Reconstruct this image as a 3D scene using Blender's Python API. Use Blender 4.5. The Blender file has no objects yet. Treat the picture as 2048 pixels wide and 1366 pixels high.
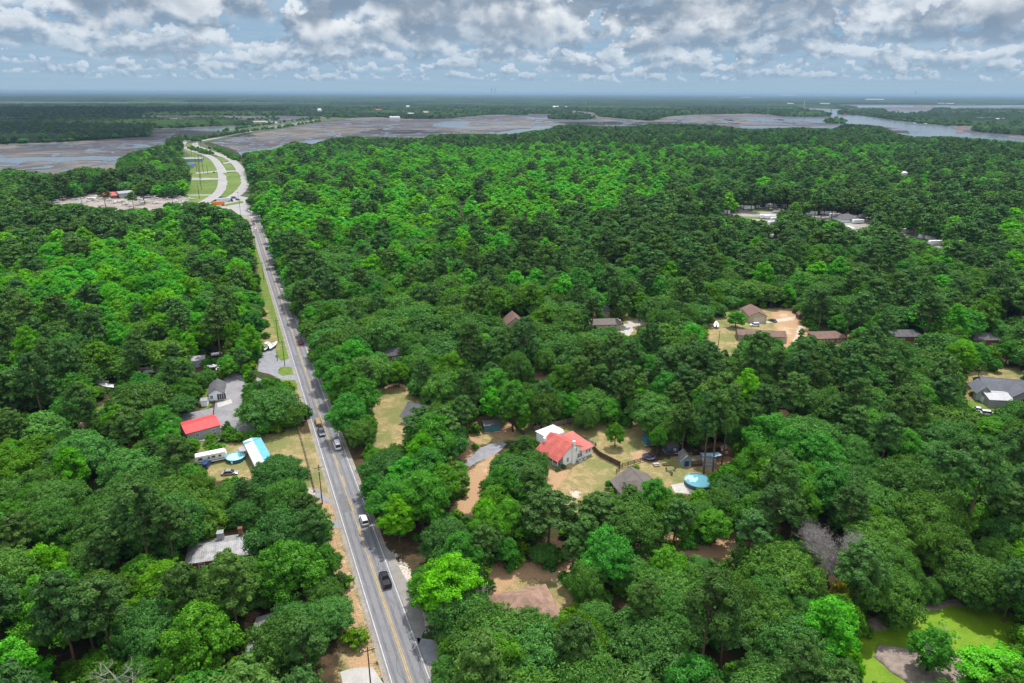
import bpy, math, random
import numpy as np
from mathutils import Vector, Matrix, noise as mnoise

rnd = random.Random(7)
nrs = np.random.RandomState(11)
R = math.radians
SC = bpy.context.scene
COL = SC.collection

# ---------------------------------------------------------------- camera, sun, sky, exposure
CAM_H = 105.0
FPX = 1365.0
PITCH = math.atan((683 - 185.5) / FPX)
ROLL = R(0.22)
cam_d = bpy.data.cameras.new("camera")
cam = bpy.data.objects.new("camera", cam_d)
COL.objects.link(cam)
cam_d.sensor_width = 36.0
cam_d.lens = 36.0 * FPX / 2048.0
cam_d.clip_start = 1.0
cam_d.clip_end = 200000.0
CAM_M = Matrix.Rotation(math.pi / 2 - PITCH, 4, 'X') @ Matrix.Rotation(ROLL, 4, 'Z')
CAM_M.translation = Vector((0, 0, CAM_H))
cam.matrix_world = CAM_M
SC.camera = cam
CR = np.array([[CAM_M[i][j] for j in range(3)] for i in range(3)])

SUN_EL, SUN_AZ = R(66), R(18)            # azimuth measured from +Y toward +X
sun_d = bpy.data.lights.new("sun", 'SUN')
sun = bpy.data.objects.new("sun", sun_d)
COL.objects.link(sun)
sun_d.energy = 4.6
sun_d.angle = R(0.6)
sun_d.color = (1.0, 0.955, 0.88)
sun_dir = Vector((math.cos(SUN_EL) * math.sin(SUN_AZ), math.cos(SUN_EL) * math.cos(SUN_AZ), math.sin(SUN_EL)))
sun.rotation_euler = sun_dir.to_track_quat('Z', 'Y').to_euler()
sun.location = (0, 0, 900)

SC.view_settings.view_transform = 'Standard'
SC.view_settings.look = 'None'
SC.view_settings.gamma = 1.0
SC.view_settings.exposure = 0.05
SC.cycles.max_bounces = 6
SC.cycles.diffuse_bounces = 3
SC.cycles.glossy_bounces = 2
SC.cycles.transmission_bounces = 3
SC.cycles.volume_bounces = 0
SC.cycles.transparent_max_bounces = 8
SC.cycles.caustics_reflective = False
SC.cycles.caustics_refractive = False


class NT:
    """small wrapper for writing node trees"""
    def __init__(s, tree):
        s.t = tree
        s.n = tree.nodes
        s.l = tree.links

    def node(s, typ, ins=None, **props):
        nd = s.n.new(typ)
        for k, v in props.items():
            setattr(nd, k, v)
        for k, v in (ins or {}).items():
            s.put(nd.inputs[k], v)
        return nd

    def put(s, sock, v):
        if isinstance(v, bpy.types.NodeSocket):
            s.l.new(v, sock)
        elif isinstance(v, bpy.types.Node):
            s.l.new(v.outputs[0], sock)
        else:
            try:
                sock.default_value = v
            except Exception:
                sock.default_value = (v[0], v[1], v[2], 1.0)

    def math(s, op, a, b=None, c=None, clamp=False):
        nd = s.n.new('ShaderNodeMath')
        nd.operation = op
        nd.use_clamp = clamp
        s.put(nd.inputs[0], a)
        if b is not None:
            s.put(nd.inputs[1], b)
        if c is not None:
            s.put(nd.inputs[2], c)
        return nd.outputs[0]

    def vmath(s, op, a, b=None, scale=None):
        nd = s.n.new('ShaderNodeVectorMath')
        nd.operation = op
        s.put(nd.inputs[0], a)
        if b is not None:
            s.put(nd.inputs[1], b)
        if scale is not None:
            s.put(nd.inputs['Scale'], scale)
        return nd.outputs[0]

    def sstep(s, x, lo, hi, a=0.0, b=1.0, kind='SMOOTHSTEP'):
        nd = s.n.new('ShaderNodeMapRange')
        nd.interpolation_type = kind
        s.put(nd.inputs[0], x)
        s.put(nd.inputs[1], lo); s.put(nd.inputs[2], hi)
        s.put(nd.inputs[3], a); s.put(nd.inputs[4], b)
        return nd.outputs[0]

    def mix(s, f, a, b, mode='MIX'):
        nd = s.n.new('ShaderNodeMix')
        nd.data_type = 'RGBA'
        nd.blend_type = mode
        s.put(nd.inputs[0], f)
        s.put(nd.inputs[6], c4(a)); s.put(nd.inputs[7], c4(b))
        return nd.outputs[2]

    def noise(s, vec, scale, detail=4.0, rough=0.55, dist=0.0, out=0):
        nd = s.n.new('ShaderNodeTexNoise')
        if vec is not None:
            s.put(nd.inputs['Vector'], vec)
        s.put(nd.inputs['Scale'], scale)
        s.put(nd.inputs['Detail'], detail)
        s.put(nd.inputs['Roughness'], rough)
        s.put(nd.inputs['Distortion'], dist)
        return nd.outputs[out]


def c4(c):
    if isinstance(c, (tuple, list)) and len(c) == 3:
        return (c[0], c[1], c[2], 1.0)
    return c


def build_world():
    w = bpy.data.worlds.new("World")
    SC.world = w
    w.use_nodes = True
    t = NT(w.node_tree)
    t.n.clear()
    geo = t.node('ShaderNodeTexCoord')
    d = t.vmath('NORMALIZE', geo.outputs['Generated'])
    sep = t.node('ShaderNodeSeparateXYZ', {0: d})
    z = sep.outputs[2]
    sky = t.node('ShaderNodeTexSky', sky_type='NISHITA')
    sky.sun_disc = False
    sky.sun_elevation = SUN_EL
    sky.sun_rotation = SUN_AZ
    sky.altitude = 100
    sky.air_density = 1.0
    sky.dust_density = 1.6
    sky.ozone_density = 1.4
    blue = t.mix(1.0, sky.outputs[0], (0.105, 0.103, 0.105), 'MULTIPLY')
    # pale rain-hazed band low over the horizon
    hz = t.sstep(z, 0.0, 0.10)
    clear = t.mix(hz, (0.330, 0.480, 0.620), (0.250, 0.415, 0.600))
    clear = t.mix(t.sstep(z, 0.08, 0.35), clear, blue)
    # cumulus in rows receding to the horizon: flat grey bases, heads that thin out and brighten upward,
    # every row standing in front of the smaller ones behind it
    flat = t.node('ShaderNodeCombineXYZ', {0: sep.outputs[0], 1: sep.outputs[1], 2: 0.0})
    base = t.vmath('SCALE', flat, scale=t.math('DIVIDE', 1.0, t.math('ADD', t.math('MAXIMUM', z, 0.0), 0.012)))
    az = t.math('ARCTAN2', sep.outputs[0], sep.outputs[1])
    wisp = t.noise(base, 0.16, 6, 0.6, 0.4)
    col = t.mix(t.math('MULTIPLY', t.sstep(wisp, 0.36, 0.60), t.sstep(z, 0.015, 0.07, 0.15, 0.65)), clear, (0.46, 0.58, 0.70))
    rows = [(0.016, 0.022, 0.016, 0.45), (0.026, 0.030, 0.024, 0.415), (0.040, 0.040, 0.037, 0.39), (0.056, 0.052, 0.054, 0.385), (0.074, 0.064, 0.074, 0.38), (0.096, 0.085, 0.100, 0.375), (0.128, 0.12, 0.140, 0.37)]
    wob = t.noise(t.node('ShaderNodeCombineXYZ', {0: t.math('MULTIPLY', az, 9.0), 1: 0.0, 2: 1.7}), 1.0, 3, 0.6)
    for i, (b0, tk, sc, lo) in enumerate(rows):
        zz = t.math('SUBTRACT', z, t.math('MULTIPLY', t.math('SUBTRACT', wob, 0.5), sc * 1.5))
        hg = t.math('DIVIDE', t.math('SUBTRACT', zz, b0), tk)
        uv = t.node('ShaderNodeCombineXYZ', {0: t.math('DIVIDE', az, sc), 1: t.math('DIVIDE', z, sc * 0.72), 2: 2.3 + 7.7 * i})
        n = t.noise(uv, 0.62, 10.0, 0.60, 0.06)
        nu = t.noise(t.vmath('ADD', uv, (0.16, 0.42, 0.0)), 0.62, 5.0, 0.55, 0.10)
        th = t.math('MULTIPLY_ADD', t.math('POWER', t.math('MAXIMUM', hg, 0.0), 1.3), 0.17, lo)
        ex = t.math('SUBTRACT', n, th)
        den = t.math('MULTIPLY', t.sstep(ex, 0.0, 0.032), t.sstep(hg, -0.05, 0.16))
        den = t.math('MULTIPLY', den, 0.60 + 0.05 * i)
        lit = t.math('SUBTRACT', n, nu)
        tone = t.sstep(t.math('MULTIPLY_ADD', t.math('MINIMUM', hg, 1.2), 0.085, lit), -0.045, 0.135)
        tone = t.math('MULTIPLY', tone, t.sstep(ex, 0.30, 0.05, 0.35, 1.0))
        c1 = t.mix(tone, (0.215, 0.290, 0.390), (0.90, 0.93, 0.96))
        c1 = t.mix(max(0.0, 0.48 - 0.10 * i), c1, (0.38, 0.52, 0.67))
        col = t.mix(den, col, c1)
    # the unseen upper sky: blue and thin cloud boosted as added fill for the shadows
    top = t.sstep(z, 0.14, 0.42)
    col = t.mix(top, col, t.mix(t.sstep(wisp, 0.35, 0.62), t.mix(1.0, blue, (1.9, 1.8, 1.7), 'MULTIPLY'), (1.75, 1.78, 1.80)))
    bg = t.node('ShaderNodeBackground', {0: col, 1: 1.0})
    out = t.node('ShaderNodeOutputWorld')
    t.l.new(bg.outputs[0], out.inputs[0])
    w.cycles.sampling_method = 'MANUAL'
    w.cycles.sample_map_resolution = 256


build_world()

# ---------------------------------------------------------------- helpers
def tag(o, label=None, cat=None, group=None, kind=None):
    if label: o['label'] = label
    if cat: o['category'] = cat
    if group: o['group'] = group
    if kind: o['kind'] = kind
    return o


def ray(px, py):
    v = CR @ np.array([(px - 1024) / FPX, -(py - 683) / FPX, -1.0])
    return v


def P(px, py, z=0.0):
    """point of the place seen at a pixel of the 2048 x 1366 photograph, on the level z"""
    v = ray(px, py)
    k = (z - CAM_H) / v[2]
    return Vector((v[0] * k, v[1] * k, z))


def project(pts):
    """world points (n,3) -> photograph pixels (n,2)"""
    q = (np.asarray(pts, float) - np.array([0, 0, CAM_H])) @ CR
    zz = np.maximum(-q[..., 2], 0.1)
    return np.stack([1024 + FPX * q[..., 0] / zz, 683 - FPX * q[..., 1] / zz], -1)


def in_poly(pts, poly):
    x = pts[..., 0]; y = pts[..., 1]
    ins = np.zeros(x.shape, bool)
    n = len(poly)
    for i in range(n):
        x1, y1 = poly[i]; x2, y2 = poly[(i + 1) % n]
        if y1 == y2: continue
        c = ((y1 > y) != (y2 > y)) & (x < (x2 - x1) * (y - y1) / (y2 - y1) + x1)
        ins ^= c
    return ins


def wpoly(px):
    return [tuple(P(a, b)[:2]) for a, b in px]


class MB:
    def __init__(s):
        s.v = []; s.f = []

    def add(s, vs, fs):
        o = len(s.v)
        s.v += [tuple(v) for v in vs]
        s.f += [tuple(i + o for i in f) for f in fs]
        return s

    def box(s, x0, x1, y0, y1, z0, z1):
        return s.add([(x0, y0, z0), (x1, y0, z0), (x1, y1, z0), (x0, y1, z0), (x0, y0, z1), (x1, y0, z1), (x1, y1, z1), (x0, y1, z1)],
                     [(0, 3, 2, 1), (4, 5, 6, 7), (0, 1, 5, 4), (1, 2, 6, 5), (2, 3, 7, 6), (3, 0, 4, 7)])

    def hexa(s, a, b):
        """a: four bottom corners, b: four top corners, counter-clockwise from above"""
        return s.add(list(a) + list(b), [(0, 3, 2, 1), (4, 5, 6, 7), (0, 1, 5, 4), (1, 2, 6, 5), (2, 3, 7, 6), (3, 0, 4, 7)])

    def slab(s, quad, th):
        q = [Vector(p) for p in quad]
        n = (q[1] - q[0]).cross(q[-1] - q[0]).normalized()
        if n.z < 0: n = -n
        m = len(q)
        return s.add([tuple(p) for p in q] + [tuple(p - n * th) for p in q],
                     [tuple(range(m)), tuple(range(2 * m - 1, m - 1, -1))] + [(i, i + m, (i + 1) % m + m, (i + 1) % m) for i in range(m)])

    def cyl(s, c, r, z0, z1, n=12, r2=None):
        r2 = r if r2 is None else r2
        vs = [(c[0] + r * math.cos(2 * math.pi * k / n), c[1] + r * math.sin(2 * math.pi * k / n), z0) for k in range(n)]
        vs += [(c[0] + r2 * math.cos(2 * math.pi * k / n), c[1] + r2 * math.sin(2 * math.pi * k / n), z1) for k in range(n)]
        return s.add(vs, [tuple(reversed(range(n))), tuple(range(n, 2 * n))] + [(k, (k + 1) % n, n + (k + 1) % n, n + k) for k in range(n)])

    def tube(s, pts, rad, n=6):
        pts = [Vector(p) for p in pts]
        vs = []; fs = []
        for i, p in enumerate(pts):
            d = (pts[min(i + 1, len(pts) - 1)] - pts[max(i - 1, 0)])
            d = d.normalized() if d.length > 1e-6 else Vector((0, 0, 1))
            a = d.cross(Vector((0.13, 0.97, 0.21))).normalized()
            b = d.cross(a)
            r = rad[i] if isinstance(rad, (list, tuple)) else rad
            for k in range(n):
                t = 2 * math.pi * k / n
                vs.append(tuple(p + (a * math.cos(t) + b * math.sin(t)) * r))
        for i in range(len(pts) - 1):
            for k in range(n):
                fs.append((i * n + k, i * n + (k + 1) % n, (i + 1) * n + (k + 1) % n, (i + 1) * n + k))
        fs.append(tuple(range(n - 1, -1, -1)))
        fs.append(tuple(range((len(pts) - 1) * n, len(pts) * n)))
        return s.add(vs, fs)

    def loft(s, rings, closed=True):
        """rings: list of equally long point lists"""
        n = len(rings[0]); vs = [p for r in rings for p in r]; fs = []
        for i in range(len(rings) - 1):
            for k in range(n if closed else n - 1):
                fs.append((i * n + k, i * n + (k + 1) % n, (i + 1) * n + (k + 1) % n, (i + 1) * n + k))
        fs.append(tuple(range(n - 1, -1, -1)))
        fs.append(tuple(range((len(rings) - 1) * n, len(rings) * n)))
        return s.add(vs, fs)

    def build(s, name, m, parent=None, smooth=False):
        me = bpy.data.meshes.new(name)
        me.from_pydata(s.v, [], s.f)
        me.update()
        if m: me.materials.append(m)
        if smooth:
            me.polygons.foreach_set('use_smooth', [True] * len(me.polygons))
        o = bpy.data.objects.new(name, me)
        COL.objects.link(o)
        if parent: o.parent = parent
        return o


def empty(name, loc, rz=0.0, label=None, cat=None, group=None):
    o = bpy.data.objects.new(name, None)
    COL.objects.link(o)
    o.empty_display_size = 0.5
    o.location = loc
    o.rotation_euler = (0, 0, rz)
    return tag(o, label, cat, group)


def dup(root, loc, rz=0.0, scale=None, label=None, group=None, swap=None):
    """a copy of a thing with copies of its parts and sub-parts"""
    def cp(o, par):
        c = o.copy()
        COL.objects.link(c)
        if par is not None: c.parent = par
        if swap and c.type == 'MESH' and c.data.name in swap:
            c.data = swap[c.data.name]
        for ch in o.children: cp(ch, c)
        return c
    r = cp(root, None)
    r.location = loc
    r.rotation_euler = (0, 0, rz)
    if scale: r.scale = scale if hasattr(scale, '__len__') else (scale,) * 3
    if label: r['label'] = label
    if group: r['group'] = group
    elif 'group' in r and group is None: pass
    return r


MATS = {}
def mat(name, col, rough=0.7, var=0.12, scale=1.0, metal=0.0, spec=0.3, col2=None, bump=0.0, stripes=None, detail=5.0, objvar=0.0):
    if name in MATS: return MATS[name]
    m = bpy.data.materials.new(name)
    m.use_nodes = True
    t = NT(m.node_tree)
    bs = t.n['Principled BSDF']
    tc = t.node('ShaderNodeTexCoord')
    vec = tc.outputs['Object']
    n = t.noise(vec, scale, detail, 0.6)
    f = t.sstep(n, 0.3, 0.7, kind='LINEAR')
    if col2 is None:
        lo = tuple(c * (1 - var) for c in col); hi = tuple(min(1, c * (1 + var)) for c in col)
    else:
        lo, hi = col, col2
    c = t.mix(f, lo, hi)
    fine = t.noise(vec, scale * 9, 3.0, 0.6)
    c = t.mix(t.sstep(fine, 0.35, 0.7), c, t.mix(1.0, c, (1 - var, 1 - var, 1 - var), 'MULTIPLY'))
    if stripes:                      # (axis, spacing, depth): seams of metal roofing, siding, boards
        ax, sp, dk = stripes
        sx = t.node('ShaderNodeSeparateXYZ', {0: vec}).outputs[ax]
        fr = t.math('FRACT', t.math('DIVIDE', sx, sp))
        line = t.math('LESS_THAN', fr, 0.16)
        c = t.mix(line, c, t.mix(1.0, c, (dk, dk, dk), 'MULTIPLY'))
    if objvar:
        oi = t.node('ShaderNodeObjectInfo')
        hs = t.node('ShaderNodeHueSaturation', {'Color': c, 'Value': t.sstep(oi.outputs['Random'], 0, 1, 1 - objvar, 1 + objvar, 'LINEAR')})
        c = hs.outputs[0]
    t.put(bs.inputs['Base Color'], c)
    bs.inputs['Roughness'].default_value = rough
    bs.inputs['Metallic'].default_value = metal
    bs.inputs['Specular IOR Level'].default_value = spec
    if bump:
        b = t.node('ShaderNodeBump', {'Height': fine, 'Strength': bump, 'Distance': 0.05})
        t.put(bs.inputs['Normal'], b.outputs[0])
    MATS[name] = m
    return m


GLASS = mat('window_glass', (0.03, 0.04, 0.05), 0.12, 0.1, spec=0.6)
WHITE = mat('white_trim', (0.78, 0.79, 0.80), 0.5, 0.04)
RUBBER = mat('tyre_rubber', (0.02, 0.02, 0.02), 0.85, 0.1)
CHROME = mat('bright_metal', (0.55, 0.56, 0.58), 0.3, 0.05, metal=0.8)
LAMPW = mat('headlamp_lens', (0.8, 0.8, 0.78), 0.15, 0.03)
LAMPR = mat('tail_lamp_lens', (0.35, 0.01, 0.01), 0.2, 0.03)
DARKM = mat('dark_metal', (0.05, 0.05, 0.055), 0.5, 0.1)
CONC = mat('concrete', (0.42, 0.41, 0.38), 0.85, 0.15, 0.6)
WOOD = mat('weathered_wood', (0.13, 0.09, 0.065), 0.85, 0.25, 1.5)
POLEW = mat('pole_wood', (0.10, 0.065, 0.045), 0.9, 0.2, 1.2)
# ---------------------------------------------------------------- the ground
def ground_near_mat():
    m = bpy.data.materials.new('yard_ground')
    m.use_nodes = True
    t = NT(m.node_tree); bs = t.n['Principled BSDF']
    at = t.node('ShaderNodeAttribute', attribute_name='cover')
    sep = t.node('ShaderNodeSeparateColor', {0: at.outputs['Color']})
    pos = t.node('ShaderNodeNewGeometry').outputs['Position']
    n1 = t.noise(pos, 0.09, 6, 0.62); n2 = t.noise(pos, 0.42, 7, 0.72); n3 = t.noise(pos, 2.2, 5, 0.75)
    jit = t.math('ADD', t.math('MULTIPLY', t.math('SUBTRACT', n2, 0.5), 1.9), t.math('MULTIPLY', t.math('SUBTRACT', n3, 0.5), 1.3))
    floor_ = t.mix(t.sstep(n2, 0.35, 0.65), (0.035, 0.032, 0.018), (0.085, 0.052, 0.030))
    floor_ = t.mix(t.sstep(n1, 0.50, 0.62), floor_, (0.028, 0.060, 0.014))
    green = t.mix(t.sstep(n2, 0.3, 0.7), (0.080, 0.150, 0.022), (0.150, 0.200, 0.045))
    tan = t.mix(t.sstep(n2, 0.36, 0.64), (0.190, 0.160, 0.068), (0.350, 0.270, 0.135))
    tan = t.mix(t.sstep(n1, 0.42, 0.62), tan, (0.150, 0.165, 0.055))
    tan = t.mix(t.sstep(n3, 0.56, 0.68), tan, (0.44, 0.37, 0.25))
    tan = t.mix(t.sstep(n3, 0.44, 0.34), tan, (0.165, 0.125, 0.060))
    straw = t.mix(t.sstep(n3, 0.35, 0.7), (0.310, 0.190, 0.105), (0.44, 0.300, 0.180))
    straw = t.mix(t.sstep(n1, 0.55, 0.66), straw, (0.42, 0.33, 0.22))
    sand = t.mix(t.sstep(n3, 0.35, 0.7), (0.36, 0.31, 0.25), (0.60, 0.55, 0.49))
    def msk(s, c, wdt=0.16):
        return t.sstep(t.math('ADD', s, t.math('MULTIPLY', jit, 0.55)), c - wdt, c + wdt)
    c = t.mix(msk(sep.outputs[0], 0.5), floor_, green)
    c = t.mix(msk(sep.outputs[1], 0.5), c, tan)
    c = t.mix(msk(sep.outputs[2], 0.5), c, straw)
    c = t.mix(msk(at.outputs['Alpha'], 0.60, 0.1), c, sand)
    t.put(bs.inputs['Base Color'], c)
    bs.inputs['Roughness'].default_value = 0.95
    bs.inputs['Specular IOR Level'].default_value = 0.1
    return m


COVER = {  # polygons in photograph pixels, unprojected onto the ground
 'green': [
  [(505, 455), (521, 455), (560, 640), (572, 685), (598, 760), (618, 830), (600, 830), (588, 790), (540, 742), (516, 740), (520, 700), (533, 690), (530, 630), (508, 500)],
  [(590, 630), (605, 625), (625, 668), (612, 672)], [(405, 830), (428, 800), (452, 760), (412, 762), (404, 790)], [(392, 762), (446, 758), (440, 772), (400, 770)],
  [(540, 905), (560, 880), (640, 880), (650, 950), (640, 985), (615, 990), (600, 930)], [(395, 885), (520, 888), (500, 930), (400, 930)],
  [(1190, 845), (1290, 850), (1290, 930), (1240, 940), (1180, 880)], [(1230, 960), (1350, 930), (1440, 930), (1420, 980), (1240, 985)],
  [(1720, 1240), (1905, 1195), (2060, 1200), (2060, 1380), (1700, 1380)],
  [(1920, 800), (1990, 790), (1990, 830), (1910, 830)], [(1412, 650), (1460, 655), (1460, 700), (1412, 690)],
  [(170, 830), (240, 790), (230, 815), (180, 822)], [(840, 628), (900, 628), (900, 645), (840, 645)],
  [(0, 985), (130, 960), (260, 960), (240, 1010), (60, 1040), (0, 1060)], [(0, 1170), (60, 1180), (60, 1330), (0, 1340)]],
 'tan': [
  [(540, 868), (640, 868), (655, 1010), (600, 1010), (500, 960), (400, 960), (390, 885), (480, 885)],
  [(600, 760), (600, 900), (655, 900), (700, 1110), (765, 1366), (680, 1380), (680, 1240), (640, 1000), (615, 960), (560, 870), (585, 840), (590, 780)],
  [(520, 700), (510, 640), (528, 600), (560, 700)],
  [(745, 775), (850, 770), (960, 850), (960, 900), (745, 900)],
  [(930, 830), (1060, 850), (1290, 845), (1300, 930), (1470, 880), (1470, 985), (1230, 990), (1150, 1030), (1090, 1010), (1050, 880), (930, 890)],
  [(1400, 620), (1620, 615), (1620, 740), (1410, 705)], [(1160, 625), (1310, 625), (1320, 670), (1180, 670)], [(1600, 640), (1720, 640), (1720, 700), (1600, 720)],
  [(965, 1140), (1150, 1130), (1210, 1215), (1210, 1262), (1090, 1260), (960, 1230)], [(1040, 730), (1120, 730), (1110, 780), (1040, 770)],
  [(1760, 655), (2030, 655), (2048, 710), (1760, 700)], [(1910, 735), (2060, 735), (2060, 790), (1910, 800)], [(640, 620), (700, 630), (690, 680), (620, 690)],
  [(770, 682), (820, 682), (820, 700), (770, 700)], [(400, 925), (480, 925), (500, 960), (430, 960)]],
 'straw': [
  [(905, 1025), (910, 985), (940, 940), (960, 925), (990, 900), (1000, 915), (975, 960), (950, 1030)], [(925, 860), (960, 880), (935, 930), (900, 920)],
  [(955, 1260), (970, 1130), (1150, 1120), (1215, 1200), (1210, 1270), (1140, 1225), (1125, 1165), (1040, 1155), (1000, 1190), (990, 1270)],
  [(1370, 1120), (1380, 1070), (1540, 1030), (1560, 1060), (1450, 1120)], [(880, 770), (1080, 740), (1180, 790), (1180, 835), (1040, 840), (1020, 880), (900, 850)],
  [(1095, 930), (1135, 940), (1130, 960), (1090, 1010), (1080, 960)], [(1262, 905), (1290, 895), (1290, 925), (1262, 922)], [(1400, 890), (1480, 880), (1520, 920), (1430, 950)],
  [(1255, 850), (1345, 850), (1345, 880), (1290, 870)], [(640, 990), (655, 990), (760, 1366), (700, 1366), (690, 1240), (640, 1050)], [(1540, 620), (1620, 620), (1610, 700), (1560, 690)],
  [(2010, 1140), (2060, 1110), (2060, 1250), (2010, 1230)], [(375, 1060), (530, 1040), (540, 1160), (370, 1160)], [(490, 1220), (515, 1220), (515, 1300), (490, 1300)],
  [(1230, 1100), (1380, 1060), (1370, 1120), (1240, 1150)], [(775, 900), (805, 880), (800, 905), (780, 920)]],
 'sand': [
  [(1130, 985), (1145, 978), (1165, 985), (1160, 1000), (1140, 1000)], [(1596, 650), (1610, 650), (1592, 715), (1575, 712)], [(770, 1080), (860, 1180), (880, 1290), (835, 1250), (790, 1170)],
  [(646, 1010), (652, 1010), (700, 1140), (735, 1260), (728, 1260), (690, 1130)], [(1500, 646), (1590, 632), (1590, 640), (1510, 650)], [(140, 840), (200, 820), (260, 810), (220, 830), (150, 850)],
  [(500, 930), (640, 980), (628, 1000), (520, 960)], [(1250, 640), (1290, 635), (1290, 655), (1260, 655)]],
}


def dist_feather(pts, poly):
    """signed distance of pts to polygon edge, positive inside"""
    ins = in_poly(pts, poly)
    d = np.full(pts.shape[:-1], 1e9)
    n = len(poly)
    for i in range(n):
        a = np.array(poly[i]); b = np.array(poly[(i + 1) % n])
        ab = b - a; L = max((ab * ab).sum(), 1e-9)
        tt = np.clip(((pts - a) @ ab) / L, 0, 1)
        q = a + tt[..., None] * ab
        d = np.minimum(d, np.hypot(pts[..., 0] - q[..., 0], pts[..., 1] - q[..., 1]))
    return np.where(ins, d, -d)


def build_ground():
    # far land: one sheet to beyond the horizon
    FL = bpy.data.materials.new('far_land'); FL.use_nodes = True
    t = NT(FL.node_tree); bs = t.n['Principled BSDF']
    pos = t.node('ShaderNodeNewGeometry').outputs['Position']
    n = t.noise(pos, 0.004, 6, 0.6)
    t.put(bs.inputs['Base Color'], t.mix(t.sstep(n, 0.4, 0.6), (0.020, 0.036, 0.018), (0.035, 0.062, 0.022)))
    bs.inputs['Roughness'].default_value = 1.0
    MB().add([(-60000, -300, -1.2), (60000, -300, -1.2), (60000, 62000, -1.2), (-60000, 62000, -1.2)], [(0, 1, 2, 3)]).build('ground', FL)['kind'] = 'structure'
    # near ground, a fine grid with cover masks
    x0, x1, y0, y1, st = -520.0, 760.0, 40.0, 700.0, 2.2
    nx = int((x1 - x0) / st) + 1; ny = int((y1 - y0) / st) + 1
    X, Y = np.meshgrid(np.linspace(x0, x1, nx), np.linspace(y0, y1, ny))
    pts = np.stack([X, Y], -1)
    cov = np.zeros((ny, nx, 4), np.float32)
    for k, key in enumerate(('green', 'tan', 'straw', 'sand')):
        for poly in COVER[key]:
            d = dist_feather(pts, wpoly(poly))
            cov[..., k] = np.maximum(cov[..., k], np.clip(0.5 + d / 6.0, 0, 1))
    me = bpy.data.meshes.new('yard_ground')
    V = np.stack([X, Y, np.zeros_like(X)], -1).reshape(-1, 3)
    idx = np.arange(nx * ny).reshape(ny, nx)
    F = np.stack([idx[:-1, :-1], idx[:-1, 1:], idx[1:, 1:], idx[1:, :-1]], -1).reshape(-1, 4)
    me.vertices.add(len(V)); me.vertices.foreach_set('co', V.ravel())
    me.loops.add(F.size); me.loops.foreach_set('vertex_index', F.ravel())
    me.polygons.add(len(F)); me.polygons.foreach_set('loop_start', np.arange(0, F.size, 4))
    me.update()
    ca = me.color_attributes.new('cover', 'FLOAT_COLOR', 'POINT')
    ca.data.foreach_set('color', cov.reshape(-1))
    me.materials.append(ground_near_mat())
    o = bpy.data.objects.new('yard_ground', me); COL.objects.link(o); o['kind'] = 'structure'
    # woodland floor beyond the grid
    fl = mat('woodland_floor', (0.030, 0.036, 0.016), 1.0, 0.3, 0.05, col2=(0.06, 0.055, 0.03), spec=0.1)
    poly = [(-300, 372), (0, 362), (230, 352), (330, 305), (360, 290), (400, 278), (470, 300), (500, 325), (560, 300), (700, 288), (1020, 282), (1105, 266), (1280, 258), (1500, 268), (1700, 262), (1850, 282), (1960, 288), (2060, 296), (2400, 310)]
    w = [tuple(P(a, b, -0.3)) for a, b in poly]
    w += [(1500, 600, -0.3), (760, 600, -0.3), (760, 60, -0.3), (-520, 60, -0.3), (-520, 600, -0.3), (-1000, 600, -0.3)]
    MB().add(w, [tuple(range(len(w) - 1, -1, -1))]).build('woodland_floor', fl)['kind'] = 'structure'


def jitter_outline(w, step, amp, seed=0, closed=True):
    out = []; n = len(w)
    for i in range(n if closed else n - 1):
        a = Vector((w[i][0], w[i][1], 0)); b = Vector((w[(i + 1) % n][0], w[(i + 1) % n][1], 0))
        L = (b - a).length; k = max(1, min(60, int(L / step)))
        nrm = Vector((-(b - a).y, (b - a).x, 0)).normalized() if L > 0 else Vector((0, 0, 0))
        for j in range(k):
            p = a.lerp(b, j / k)
            q = p + nrm * amp * (mnoise.noise(Vector((p.x / (step * 2.3), p.y / (step * 2.3), seed))) * 1.6)
            out.append((q.x, q.y))
    return out


def sheet(name, px, z, m, step=None, amp=0.0, kind='structure', world=False, parts=None):
    mb = MB()
    for k, poly in enumerate(parts or [px]):
        w = poly if world else wpoly(poly)
        if step: w = jitter_outline(w, step, amp, k * 3.1 + len(name))
        from mathutils.geometry import tessellate_polygon
        vs = [Vector((a, b, 0)) for a, b in w]
        tri = tessellate_polygon([vs])
        fs = []
        for f in tri:
            a, b, c = (vs[i] for i in f)
            fs.append(f if (b - a).cross(c - a).z > 0 else (f[0], f[2], f[1]))
        mb.add([(v.x, v.y, z) for v in vs], fs)
    o = mb.build(name, m)
    if kind: o['kind'] = kind
    return o


def strip(name, line, w, z, m, kind='structure', parent=None, off=0.0):
    """ribbon of width w along a world polyline"""
    pts = [Vector((p[0], p[1], 0)) for p in line]
    mb = MB(); vs = []
    for i, p in enumerate(pts):
        d = (pts[min(i + 1, len(pts) - 1)] - pts[max(0, i - 1)]).normalized()
        n = Vector((d.y, -d.x, 0))
        ww = w[i] if isinstance(w, (list, tuple)) else w
        a = p + n * (off - ww / 2); b = p + n * (off + ww / 2)
        vs += [(a.x, a.y, z), (b.x, b.y, z)]
    mb.add(vs, [(2 * i, 2 * i + 1, 2 * i + 3, 2 * i + 2) for i in range(len(pts) - 1)])
    o = mb.build(name, m, parent)
    if kind and not parent: o['kind'] = kind
    return o


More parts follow.
